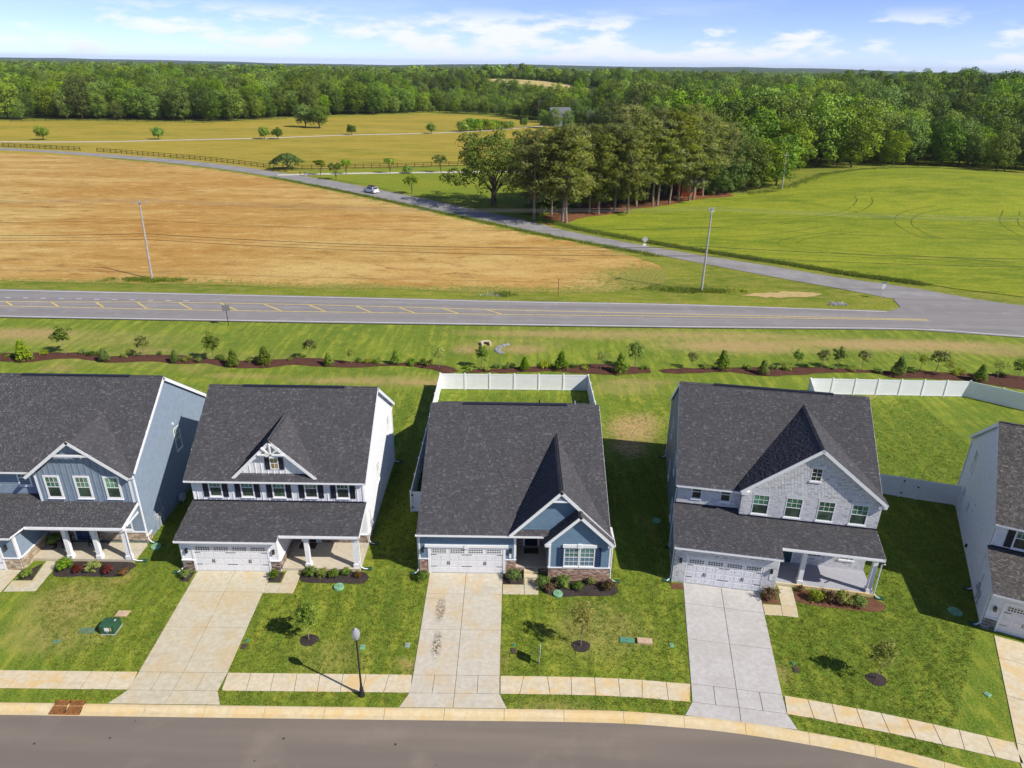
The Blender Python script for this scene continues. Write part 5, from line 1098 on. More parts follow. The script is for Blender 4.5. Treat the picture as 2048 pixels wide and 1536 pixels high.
def scatter(name, label, pts, rots, scl, kinds, protos, kind='stuff'):
    """ONE object: points with an instance of one of the protos on each"""
    me_ = bpy.data.meshes.new(name); me_.vertices.add(len(pts)); me_.vertices.foreach_set('co', np.asarray(pts, np.float32).ravel())
    a = me_.attributes.new('rot', 'FLOAT_VECTOR', 'POINT'); a.data.foreach_set('vector', np.asarray(rots, np.float32).ravel())
    a = me_.attributes.new('scl', 'FLOAT_VECTOR', 'POINT'); a.data.foreach_set('vector', np.asarray(scl, np.float32).ravel())
    a = me_.attributes.new('var', 'INT', 'POINT'); a.data.foreach_set('value', np.asarray(kinds, np.int32)); me_.update()
    o = obj(name, me_, None, None, label=label, kind=kind)
    g = bpy.data.node_groups.new(name, 'GeometryNodeTree'); g.interface.new_socket('Geometry', in_out='INPUT', socket_type='NodeSocketGeometry'); g.interface.new_socket('Geometry', in_out='OUTPUT', socket_type='NodeSocketGeometry')
    N = g.nodes; gi = N.new('NodeGroupInput'); go = N.new('NodeGroupOutput'); jn = N.new('GeometryNodeJoinGeometry')
    def na_(nm, dt): n = N.new('GeometryNodeInputNamedAttribute'); n.data_type = dt; n.inputs['Name'].default_value = nm; return n.outputs['Attribute']
    ro = na_('rot', 'FLOAT_VECTOR'); sc = na_('scl', 'FLOAT_VECTOR'); va = na_('var', 'INT')
    for k, me2 in enumerate(protos):
        po = bpy.data.objects.new(name + '_source', me2); oi = N.new('GeometryNodeObjectInfo'); oi.inputs['Object'].default_value = po
        cp = N.new('FunctionNodeCompare'); cp.data_type = 'INT'; cp.operation = 'EQUAL'; g.links.new(va, cp.inputs[2]); cp.inputs[3].default_value = k
        ip = N.new('GeometryNodeInstanceOnPoints'); g.links.new(gi.outputs[0], ip.inputs['Points']); g.links.new(cp.outputs[0], ip.inputs['Selection']); g.links.new(oi.outputs['Geometry'], ip.inputs['Instance'])
        g.links.new(ro, ip.inputs['Rotation']); g.links.new(sc, ip.inputs['Scale']); g.links.new(ip.outputs[0], jn.inputs[0])
    g.links.new(jn.outputs[0], go.inputs[0]); md = o.modifiers.new('scatter', 'NODES'); md.node_group = g; return o

# ---- woods
EDGE = np.array([(-700, 380), (-420, 396), (-283, 411), (-250, 425), (-206, 423), (-172, 422), (-157, 445), (-134, 468), (-108, 493), (-65, 537), (-28, 523), (6, 482), (40, 420), (52, 290), (58, 215), (63, 198), (77, 206), (95, 226), (109, 235), (126, 244), (140, 248), (151, 246), (156, 215), (165, 170), (230, 120), (900, 110)], float)
CLEAR = [[(-118, 862), (-72, 766), (-30, 686), (38, 640), (98, 628), (110, 704), (34, 796), (-40, 848), (-92, 898)], [(-312, 836), (-294, 768), (-216, 730), (-196, 800), (-200, 856), (-292, 882)], [(-520, 640), (-470, 620), (-440, 650), (-480, 690)], [(5, 405), (58, 405), (58, 470), (5, 470)]]
def edge_y(x): return np.interp(x, EDGE[:, 0], EDGE[:, 1])
P_all = []
for (ya, yb, sp, base) in ((110, 900, 9.9, 1.0), (900, 1900, 11.5, 1.1), (1900, 3900, 17.0, 1.5)):
    ys = np.arange(ya, yb, sp * .87); 
    for r_, y in enumerate(ys):
        hw = .80 * y + 70; xs = np.arange(-hw, hw, sp) + (r_ % 2) * sp * .5; q = np.column_stack([xs + RS.uniform(-.33, .33, len(xs)) * sp, np.full(len(xs), y) + RS.uniform(-.33, .33, len(xs)) * sp, np.full(len(xs), base)]); P_all.append(q)
P_all = np.vstack(P_all); ok = (P_all[:, 1] > edge_y(P_all[:, 0]) + 2.0)
for c_ in CLEAR: ok &= ~inside(P_all[:, 0], P_all[:, 1], c_)
gx_, gy_ = P_all[:, 0], P_all[:, 1]; ok &= ~((np.sin(gx_ / 47 + 2 * np.sin(gy_ / 83)) * np.sin(gy_ / 61 + gx_ / 140) > .80) & (gy_ > edge_y(gx_) + 22))
ok &= ~((P_all[:, 0] > 190) & (P_all[:, 1] < 150))
P_all = P_all[ok]; dy = P_all[:, 1] - edge_y(P_all[:, 0]); xx, yy = P_all[:, 0], P_all[:, 1]
S_ = P_all[:, 2] * RS.choice((.62, .8, .95, 1.05, 1.15, 1.3), len(P_all)) * RS.uniform(.9, 1.1, len(P_all)) * 1.10
lf = np.sin(xx / 31 + 1.3 * np.sin(yy / 53)) * np.sin(yy / 37 + 1.1 * np.sin(xx / 71)) ; S_ *= 1 + .20 * lf
S_ *= np.where((xx > 60) & (yy < 700), .64 + .44 * ss(0, 70, dy), 1.0); S_ *= np.where((xx < 90) & (xx > -320) & (yy > 545) & (yy < 960), .58, 1.0); S_ *= np.where((xx < 60) & (xx > -700) & (yy < 560), np.where(xx > -75, .66, .88), 1.0); S_ *= np.where((xx < 60) & (yy > 560) & (yy < 960) & (xx < -320), .9, 1.0)
S_ = np.where(yy < 900, np.minimum(S_, np.where(xx > 60, RS.uniform(.82, 1.38, len(xx)) + .10 * lf, 1.30)), S_)
vis = (np.abs(xx) < .745 * yy + 4); dist = np.hypot(xx, yy); order = np.argsort(np.where(vis, dist - 240 * (dy < 13) - 60 * (dy < 26), 1e9)); N_IND = 285; ind = order[:N_IND]; rest = np.ones(len(P_all), bool); rest[ind] = False
ZT = T(xx, yy)
WORDS = ['', 'first', 'second', 'third', 'fourth', 'fifth', 'sixth', 'seventh', 'eighth', 'ninth', 'tenth', 'eleventh', 'twelfth', 'thirteenth', 'fourteenth', 'fifteenth', 'sixteenth', 'seventeenth', 'eighteenth', 'nineteenth']
TENS = {2: ('twentieth', 'twenty'), 3: ('thirtieth', 'thirty'), 4: ('fortieth', 'forty'), 5: ('fiftieth', 'fifty'), 6: ('sixtieth', 'sixty'), 7: ('seventieth', 'seventy'), 8: ('eightieth', 'eighty'), 9: ('ninetieth', 'ninety')}
def ordw(n): return WORDS[n] if n < 20 else (TENS[n // 10][0] if n % 10 == 0 else TENS[n // 10][1] + '-' + WORDS[n % 10])
row = {}
for side in (True, False):
    fr_ = sorted([i for i in ind if dy[i] < 13 and (xx[i] < 30) == side], key=lambda i: xx[i] / yy[i])
    for q, i in enumerate(fr_): row[i] = ordw(q + 1) + (' tree from the left in the front row of the woods behind the meadow' if side else ' tree from the left in the front row of the woods beyond the crop field')
for i in ind:
    k = int(RS.randint(0, 6)); s_ = float(S_[i]); far_l = xx[i] < 30
    lb = row.get(i) or ('leafy green tree behind the front row of the woods past the meadow' if far_l else 'leafy green tree behind the front row of the woods past the crop field')
    tree('broadleaf_tree', lb, 'tree', *BROAD[k], (float(xx[i]), float(yy[i]), float(ZT[i])), float(RS.uniform(0, 6.28)), (s_ * float(RS.uniform(.9, 1.15)), s_ * float(RS.uniform(.9, 1.15)), s_ * float(RS.uniform(.9, 1.08))), 'woods behind the meadow' if far_l else 'woods beyond the crop field')
ri = np.where(rest)[0]; nearr = yy[ri] < 800; kinds = np.where(nearr, RS.randint(0, 6, len(ri)), 6 + RS.randint(0, 4, len(ri)))
scl = np.column_stack([S_[ri] * RS.uniform(.9, 1.15, len(ri)), S_[ri] * RS.uniform(.9, 1.15, len(ri)), S_[ri] * RS.uniform(.88, 1.08, len(ri))])
scl[:, 2] *= np.where(yy[ri] > 900, .86 / P_all[ri, 2], 1.0)
scatter('woodland', 'far-off woods reading as one mass of green to the horizon', np.column_stack([xx[ri], yy[ri], ZT[ri]]), np.column_stack([0 * xx[ri], 0 * xx[ri], RS.uniform(0, 6.28, len(ri))]), scl, kinds, [b[0] for b in BROAD] + FARB)

# ---- grove by the lane: one oak, a row of pines
rs = np.random.RandomState(5)
ob = np.vstack([crown_blobs(95, 11.0, 9.6, 6.0, 1.2, 2.3, rs, .5), crown_blobs(30, 6.2, 10.5, 3.0, 1.0, 1.7, rs, .75)])
tree('oak_tree', 'broad spreading oak at the roadside end of the pine grove', 'tree', leaf_cloud('oak_crown', ob, 105, .52, M_LEAFO, .85, .6, rs), trunk_mesh('oak_trunk', 9.5, .75, .3, [(2.6, 5.5, 1, 5, .36), (2.8, -5.5, -1, 5, .36), (3.4, 1, -5, 6, .3), (3.8, -2, 5, 6, .3), (5, 4, 3, 6, .22), (5.5, -4, 3, 5, .22)], M_BARK, 0, 3, 10), (-5.1, 174.4), .4, 1.0)
PINE = []
for k in range(4):
    rs = np.random.RandomState(40 + k); rr = random.Random(60 + k); bl = []; lim = []; h = 20.5
    for j in range(66):
        z = (3.6, 7.0, 4.8, 5.8)[k] + (20.5 - (3.6, 7.0, 4.8, 5.8)[k]) * (j / 65.0) + rs.uniform(-.5, .5); a = j * 2.4 + rs.uniform(-.5, .5); reach = (6.2 * (1 - max(0, (z - 9) / 13.0)) ** .45 + .4) * rs.uniform(.45, 1.0)
        if z < 7.5: reach *= .9 * rs.choice((.3, .9))
        bl.append((math.cos(a) * reach, math.sin(a) * reach, z + .5, rs.uniform(1.1, 1.9)))
        if reach > 1.8: bl.append((math.cos(a) * reach * .55, math.sin(a) * reach * .55, z + .2, rs.uniform(.8, 1.2)))
        if j % 3 == 0: lim.append((z - .6, math.cos(a) * reach, math.sin(a) * reach, 1.0, .09))
    for j in range(6): lim.append((3 + j * .8, rr.uniform(-1.3, 1.3), rr.uniform(-1.3, 1.3), .3, .035))
    PINE.append((leaf_cloud('pine_crown', bl, 84, .62, M_NEEDLE, .62, .26, rs, (.35, 1.1), 0, .5, .7), trunk_mesh('pine_trunk', h, .30, .07, lim, M_BARKP, .004 * (k - 1.5), k, 8)))
pines = [(5.1, 156.8), (8.2, 162.7), (9.8, 154.4), (12.0, 154.7), (12.0, 169.2), (16.9, 163.4), (20.2, 162.9), (23.1, 166.9), (25.6, 166.2), (30.1, 173.2), (33.0, 174.9), (36.0, 176.6), (38.6, 178.9), (41.0, 181.8), (43.9, 183.4), (46.9, 185.9), (49.8, 188.5), (15.5, 172), (21, 175), (27.5, 178), (34, 185), (41, 191), (47, 196), (53.5, 195), (8.5, 172), (13, 180), (18, 184), (24, 187), (30, 194), (38, 199), (3.5, 166)]
pl = sorted(pines, key=lambda p: p[0] / p[1])
for k, p in enumerate(pl):
    sc_ = (.76 + .20 * ((k * 37) % 10) / 10) * (1.0 if p[0] < 30 else 1.12); p = (p[0] + .8 * math.sin(k * 5.1), p[1] + 1.2 * math.sin(k * 3.3))
    tree('pine_tree', ordinal(k) + ' pine trunk from the left end of the grove by the lane', 'tree', *PINE[(k * 3 + k // 4) % 4], p, k * 1.7, (sc_ * (1.12 + .2 * math.sin(k * 2.3)), sc_ * 1.2, sc_), 'pines of the roadside grove')
# undergrowth between the pine trunks
rs = np.random.RandomState(97); UG = leaf_cloud('undergrowth_leaves', crown_blobs(16, .9, 1.5, .9, .5, .8, rs), 70, .34, M_LEAF, .9, .6, rs)
for k, (x, y) in enumerate(((4.5, 163), (8.5, 168), (13.5, 174), (18, 178), (22.5, 181), (27, 184), (31.5, 187), (36, 190), (41, 194.5), (45.5, 198.5), (51.5, 192), (49.5, 200.5))):
    tree('undergrowth_shrub', ordinal(k) + ' shrub from the left in the shade behind the pine trunks', 'shrub', UG, None, (x, y), k * 1.4, (1.7, 1.5, 1.3 + .5 * ((k * 7) % 5) / 4), 'undergrowth behind the pines')
# green shrub layer at the right foot of the grove
for k, (x, y, s_) in enumerate(((54.5, 191.5, .50), (58.5, 193.5, .62), (63, 196, .70), (68, 199.5, .72), (73.5, 203, .78))):
    tree('edge_tree', ordinal(k) + ' low leafy tree from the pines along the crop field edge', 'tree', *BROAD[(k + 2) % 6], (x, y), k * 2.1, (s_ * 1.15, s_ * 1.15, s_), 'low trees at the crop field edge')

# ---- single trees on the meadow and by the drives
ROUNDT = []
for k in range(3):
    rs = np.random.RandomState(70 + k); bl = crown_blobs(34, 2.75, 1.95, 1.75, .6, .95, rs); ROUNDT.append((leaf_cloud('round_crown', bl, 80, .42, M_LEAF, .9, .6, rs), trunk_mesh('round_trunk', 3.2, .16, .08, limbs_for(random.Random(k), 4, 1.2, 2.4, 1.4), M_BARK, 0, k)))
for k, (p, s_, lb) in enumerate((((-199.8, 311.3), 1.12, 'round dark tree alone on the meadow, nearest to the left edge'), ((-155.3, 320.3), 1.05, 'round dark tree alone on the meadow, second from the left edge'), ((-111.9, 328.5), 1.06, 'left one of two small round trees close together on the meadow'), ((-106.0, 328.9), 1.0, 'right one of two small round trees close together on the meadow'), ((-78.7, 354.5), .95, 'round dark tree alone on the meadow between the twin tree and the hedge'), ((-41.9, 367.5), 1.0, 'round dark tree on the meadow at the left end of the hedge'), ((4.5, 412), 1.05, 'small round tree by the gravel drive at the right end of the hedge'))):
    tree('meadow_tree', lb, 'tree', *ROUNDT[k % 3], p, k * 1.3, s_, 'small trees on the meadow')
rs = np.random.RandomState(81); wbl = crown_blobs(60, 5.9, 4.4, 4.9, 1.1, 1.8, rs); WIL = leaf_cloud('willow_crown', wbl, 90, .62, M_LEAFB, .95, .5, rs, (.7, 1.1), .35); WT = trunk_mesh('willow_trunk', 5, .3, .15, limbs_for(random.Random(2), 5, 1.5, 4, 2.5), M_BARK, 0, 9)
tree('willow_tree', 'left half of the pale green twin tree on the meadow', 'tree', WIL, WT, (-112.0, 396.0), 0, (1.0, 1.0, 1.02), 'twin trees on the meadow'); tree('willow_tree', 'right half of the pale green twin tree on the meadow', 'tree', WIL, WT, (-103.4, 391.0), 2.0, (1.05, 1.05, 1.0), 'twin trees on the meadow')
rs = np.random.RandomState(83); ev = [(math.cos(a * 2.4) * r, math.sin(a * 2.4) * r, z, .9) for a, (r, z) in enumerate([(q, (.9 + (j % 4) * .3) + (3.6 - .5 * (j % 4)) * (1 - (q / 5.2) ** 1.8)) for j, q in enumerate(np.linspace(.3, 4.8, 60))])]
tree('spreading_evergreen', 'dark wide spreading evergreen by the black board fence', 'tree', leaf_cloud('evergreen_crown', ev, 80, .5, M_NEEDLED, .5, .35, rs, (.4, 1.1)), trunk_mesh('evergreen_trunk', 3.5, .3, .12, limbs_for(random.Random(5), 6, .8, 2.6, 3), M_BARK, 0, 4), (-72.5, 231.2), .3, (1.06, 1.06, 1.05))
VASE = []
for k in range(3):
    rs = np.random.RandomState(90 + k); bl = crown_blobs(16, 3.0, 1.35, .95, .35, .6, rs); VASE.append((leaf_cloud('vase_crown', bl, 40, .34, M_LEAF, .9, .6, rs), trunk_mesh('vase_trunk', 2.5, .09, .05, [(.5, .8, .3, 2, .05), (.6, -.8, -.3, 2, .05), (.5, .1, .8, 2, .05)], M_BARK, 0, k)))
for k, (p, s_, lb) in enumerate((((-59.2, 220.2), 1.15, 'leaning small tree beside the side drive mailbox'), ((-52.5, 211.8), 1.15, 'small tree nearest to the lane, left of the white car'), ((-52.0, 222.8), 1.1, 'small bushy tree on the far side of the side drive behind another one'), ((-39.1, 226.3), 1.2, 'small tree by the side drive in the middle of its row'), ((-23.5, 229.6), 1.3, 'small tree by the side drive close to the oak'), ((-27.1, 188.7), 1.15, 'small vase-shaped tree alone on the grass right of the white car'))):
    tree('small_tree', lb, 'tree', *VASE[k % 3], p, k * 1.9, s_, 'small trees by the side drive')
rs = np.random.RandomState(95); SHR = leaf_cloud('bush_leaves', crown_blobs(18, .9, 1.5, .9, .5, .8, rs), 60, .3, M_LEAFB, .9, .6, rs)
tree('round_bush', 'low round bush on the grass below the side drive', 'bush', SHR, None, (-33.6, 227.0), 0, 1.1)
rs = np.random.RandomState(96); HB = leaf_cloud('hedge_leaves', crown_blobs(26, 2.4, 2.3, 2.4, .8, 1.3, rs), 60, .55, M_LEAF, .9, .6, rs)
for k in range(8):
    x = -27 + k * 3.4; tree('hedge_shrub', ordinal(k) + ' large shrub from the left in the hedge on the meadow hilltop', 'shrub', HB, None, (x, 381 + k * 3.2 + (k % 2) * 2), k * 1.1, (1.15, 1.1, 1.0 + .25 * ((k * 7) % 4) / 3 - (.35 if k > 4 else 0)), 'hedge on the meadow hilltop')
m = MB()
tr_dead = thing('dead_tree', 'bare grey dead tree standing at the wood edge near the far house', 'tree', (13.5, 452, float(T(13.5, 452)))); obj('trunk', trunk_mesh('dead_trunk', 15, .35, .08, [(5, 2, .5, 4, .12), (6, -2.2, .2, 4, .12), (8, 1.5, -1, 4, .1), (9.5, -1.2, 1, 3, .08), (11, 1, .4, 3, .06)], M_BARKP, .01, 2), None, tr_dead)
# far houses
def far_house(label, loc, rz, L, Wd, h, rh, wall, rf, cat='house', nm='farm_house'):
    H = thing(nm, label, cat, (*loc, float(T(*loc))), rz); m_ = MB(); m_.prism([(L / 2, -Wd / 2, -.3), (L / 2, Wd / 2, -.3), (L / 2, Wd / 2, h), (L / 2, 0, h + rh), (L / 2, -Wd / 2, h)], (-L, 0, 0)); obj('wall', m_, wall, H)
    for s_ in (-1, 1):
        m_ = MB(); m_.prism([(-L / 2 - .4, s_ * (Wd / 2 + .5), h - .12 * rh), (L / 2 + .4, s_ * (Wd / 2 + .5), h - .12 * rh), (L / 2 + .4, 0, h + rh + .12), (-L / 2 - .4, 0, h + rh + .12)], (0, 0, .18)); obj('roof', m_, rf, H)
    for k in range(3):
        m_ = MB(); x = -L / 3 + k * L / 3; m_.box(x - .5, x + .5, -Wd / 2 - .05, -Wd / 2 + .02, 1, 2.4); w_ = obj('window', m_, M_GLASSD, H)
    return H
for k, (x, y, s_) in enumerate(((15.5, 412, .55), (21, 407, .60), (28.5, 409, .52), (35, 413, .72), (41, 409, .62), (48, 412, .70), (53.5, 404, .75), (33, 447, .85), (20, 452, .8), (50, 450, .9))):
    tree('yard_tree', ordinal(k) + ' leafy tree from the left round the farmhouse beyond the pines', 'tree', *BROAD[(k * 5) % 6], (x, y), k * 2.3, (s_ * 1.1, s_ * 1.1, s_), 'trees round the farmhouse')
far_house('grey-roofed farmhouse half hidden among the trees left of the pines', (25, 430), .5, 13, 9, 5.0, 4.6, M_GSID, M_GROOF)
far_house('small grey-roofed outbuilding seen over the tops of the pines', (45, 432), -.3, 8, 7, 5.0, 3.2, M_GSID, M_GROOF, 'outbuilding', 'outbuilding')
far_house('rust-red shed behind the trunks at the right end of the pines', (46.0, 191.5), .35, 6, 4, 3.0, 1.5, M_RED, M_GROOF, 'shed', 'garden_shed')

# ---- black board fences along the meadow
def board_fence(label, line, h=1.35, step=2.6, rails=4):
    A = densify(line, step, False); F_ = thing('board_fence', label, 'fence', (A[0][0], A[0][1], float(T(*A[0])))); o0 = F_.location.copy()
    pm = MB(); pm.box(-.07, .07, -.07, .07, -.2, h + .08); pmd = pm.data('fence_post'); pmd.materials.append(M_FENCEB)
    for i, p in enumerate(A):
        q = obj('post', pmd, None, F_); q.location = Vector((p[0], p[1], float(T(*p)))) - o0
        if i + 1 < len(A):
            n_ = A[i + 1]; L = math.hypot(n_[0] - p[0], n_[1] - p[1]); rm = MB()
            if i == 0 or abs(L - L0) > .01:
                L0 = L; rm.box(0, L, -.11, -.07, -.065, .065); rmd = rm.data('fence_rail'); rmd.materials.append(M_FENCEB)
            for k in range(rails):
                r_ = obj('rail', rmd, None, F_); r_.location = Vector((p[0], p[1], float(T(*p)) + .28 + k * (h - .3) / (rails - 1))) - o0; r_.rotation_euler = (0, -math.atan2(float(T(*n_)) - float(T(*p)), L), math.atan2(n_[1] - p[1], n_[0] - p[0]))
    return F_
mo = offset(FR_N, 3.4); lane_side = [p for p in mo if p[0] < -78 and p[0] > -158]
board_fence('black four-rail board fence along the lane below the meadow', lane_side[::4] + [lane_side[-1]], rails=3)
board_fence('short black board fence at the far left along the lane', [p for p in mo if p[0] < -160 and p[0] > -205][::4], rails=3)
board_fence('black board fence behind the side drive running right to the oak', [(-77, 231), (-62.4, 233.5), (-44.5, 239), (-25.3, 245), (-8, 250), (10, 256)], rails=3)
board_fence('dark board fence at the foot of the woods behind the meadow', [(-275, 404), (-250, 416), (-206, 415), (-174, 414), (-158, 436), (-140, 455)], 1.4, 5.0, 3)

# ---- utility poles and wires
def pole(label, base, h, arms, lean=0.0, rz=0.0):
    U = thing('utility_pole', label, 'pole', (*base, 0), rz); m_ = MB(); m_.path([(0, 0, -.3), (lean * .5, 0, h * .5), (lean, 0, h)], .17, .11, 10); obj('shaft', m_, M_WOODP, U)
    for (z, L, dz) in arms:
        m_ = MB(); m_.box(lean - L / 2, lean + L / 2, -.2, -.09, z - .06, z + .06); a = obj('crossarm', m_, M_WOODP, U)
        for x in (-L / 2 + .1, L / 2 - .1): 
            q = MB(); q.lathe([(.03, z + .06), (.06, z + .09), (.035, z + .13), (.06, z + .16), (.03, z + .22)], 8, lean + x, -.145); obj('insulator', q, M_STEEL, a)
    q = MB(); q.lathe([(.04, h), (.06, h + .04), (.035, h + .09), (.06, h + .13), (.03, h + .2)], 8, lean, 0); obj('insulator', q, M_STEEL, U)
    return U
pole('slim grey utility pole with a crossarm at the edge of the tilled field', (-56.5, 106.1), 12.0, [(11.75, 2.4, 0)], .45)
up = pole('grey utility pole with clustered insulators near the road junction', (28.8, 103.7), 12.4, [(12.1, 1.5, 0)], -.02, .9)
for k in range(3):
    q = MB(); x = -.5 + .5 * k; q.lathe([(.06, 12.2), (.10, 12.26), (.10, 12.58), (.05, 12.64)], 8, x, .22 - .1 * k); obj('fuse_cutout', q, M_STEEL, up)
pole('distant leaning utility pole in front of the woods by the crop field', (73.4, 197.6), 10.6, [(10.2, 1.0, 0)], -.5)
def wire(name, label, P0, P1, sag, r=.02, mat=None):
    m_ = MB(); pts = []
    for k in range(25):
        t = k / 24; pts.append((P0[0] + (P1[0] - P0[0]) * t, P0[1] + (P1[1] - P0[1]) * t, P0[2] + (P1[2] - P0[2]) * t - sag * 4 * t * (1 - t)))
    m_.path(pts, r, None, 5); return obj(name, m_, mat or M_STEEL, None, label=label, cat='wire', group='overhead wires along the highway')
M_WIREG = plain('bare_aluminium_wire', (.24, .24, .24), .5, .4)
M_WIRE = plain('dark_cable', (.03, .03, .03), .7, .3)
ends = ((-140, 108.6), (-56.1, 106.0), (28.8, 103.7), (118, 101.4))
for nm, zz, sg, dx, mt, r_ in (('bare conductor on the far end of the crossarm', (11.8, 12.05, 12.4, 12.6), .8, .55, M_WIREG, .014), ('bare conductor on the near end of the crossarm', (11.8, 12.05, 12.4, 12.6), .8, -.55, M_WIREG, .014), ('bare conductor over the pole top', (12.1, 12.3, 12.75, 13), .8, 0, M_WIREG, .014),
                           ('neutral wire below the crossarm', (8.8, 9.2, 9.8, 10), 1.0, 0, M_WIRE, .016), ('upper black telephone cable', (6.9, 7.1, 6.9, 7), .95, .1, M_WIRE, .036), ('middle thin telephone cable', (6.5, 6.7, 6.5, 6.6), .95, .1, M_WIRE, .016), ('lowest black telephone cable', (6.1, 6.2, 5.5, 5.6), .75, .1, M_WIRE, .030)):
    for a in range(3):
        seg = ('left of the crossarm pole', 'between the two roadside poles', 'right of the pole at the junction')[a]
        wire('overhead_wire', nm + ', ' + seg, (ends[a][0], ends[a][1] + dx, zz[a]), (ends[a + 1][0], ends[a + 1][1] + dx, zz[a + 1]), sg, r_, mt)

# ---- road signs
def post_sign(name, label, loc, h, shape, size, rz, mat=M_STEEL, cat='sign', pm=M_STEEL, extra=None):
    S = thing(name, label, cat, (*loc, .0), rz); m_ = MB(); m_.box(-.035, .035, -.03, .03, -.2, h); obj('post', m_, pm, S); m_ = MB(); c_ = h - size * .55
    if shape == 'diamond': pts = [(0, -size * .72), (size * .72, 0), (0, size * .72), (-size * .72, 0)]
    elif shape == 'octagon': pts = [(size * .54 * math.cos(R(22.5 + 45 * k)), size * .54 * math.sin(R(22.5 + 45 * k))) for k in range(8)]
    else: pts = [(-size * .5, -size * .4), (size * .5, -size * .4), (size * .5, size * .4), (-size * .5, size * .4)]
    m_.prism([(x, -.04, c_ + z) for x, z in pts], (0, .01, 0)); obj('sign_plate', m_, mat, S)
    if extra: m_ = MB(); m_.box(-.3, .3, -.04, -.03, c_ - 1.15, c_ - .75); obj('lower_plate', m_, M_WHITE, S)
    return S
post_sign('diamond_sign', 'back of a diamond road sign with a small plate beside the lane', (24.05, 128.2), 2.85, 'diamond', .85, .1, extra=True)
ss_ = post_sign('stop_sign', 'back of an octagonal stop sign with street blade at the junction', (55.2, 101.4), 2.3, 'octagon', .8, .35)
m = MB(); m.box(-.4, .4, -.015, .015, 2.32, 2.5); obj('street_blade', m, plain('blue_sign', (.05, .12, .35), .5, .4), ss_)
post_sign('tall_road_sign', 'back of a road sign on a thin dark post by the near highway edge', (-36.7, 85.2), 2.95, 'square', .95, .15, mat=plain('dull_sign_back', (.20, .20, .21), .5, .4), pm=M_BLACK)
post_sign('marker_post', 'thin dark marker post on the far verge of the highway', (6.65, 100.3), 2.6, 'square', .14, 0, M_BLACK, 'post', M_BLACK)
S = thing('stake', 'thin orange survey stake in the dry grass near the junction', 'stake', (56.0, 79.2, 0)); m = MB(); m.box(-.03, .03, -.015, .015, -.1, 1.6); m.prism([(-.03, -.015, 1.6), (.03, -.015, 1.6), (0, -.015, 1.72)], (0, .03, 0)); obj('stake_board', m, M_YELLOW, S)
S = thing('roadside_mailbox', 'dark mailbox on a post where the side drive meets the lane', 'mailbox', (-64.6, 217.2, 0)); m = MB(); m.box(-.06, .06, -.06, .06, -.1, 1.05); obj('post', m, M_FENCEB, S); m = MB(); m.prism([(-.12, -.28, 1.05), (.12, -.28, 1.05), (.12, -.28, 1.22), (.08, -.28, 1.3), (-.08, -.28, 1.3), (-.12, -.28, 1.22)], (0, .56, 0)); obj('box', m, M_BLACK, S)
S = thing('rubbish_bin', 'grey wheeled bin standing beside the side drive mailbox', 'bin', (-63.2, 217.9, 0)); m = MB(); m.prism([(-.28, -.3, .05), (.28, -.3, .05), (.33, -.36, 1.0), (-.33, -.36, 1.0)], (0, .62, 0)); obj('body', m, M_STEEL, S); m = MB(); m.box(-.36, .36, -.4, .32, 1.0, 1.07); obj('lid', m, M_BLACK, S)

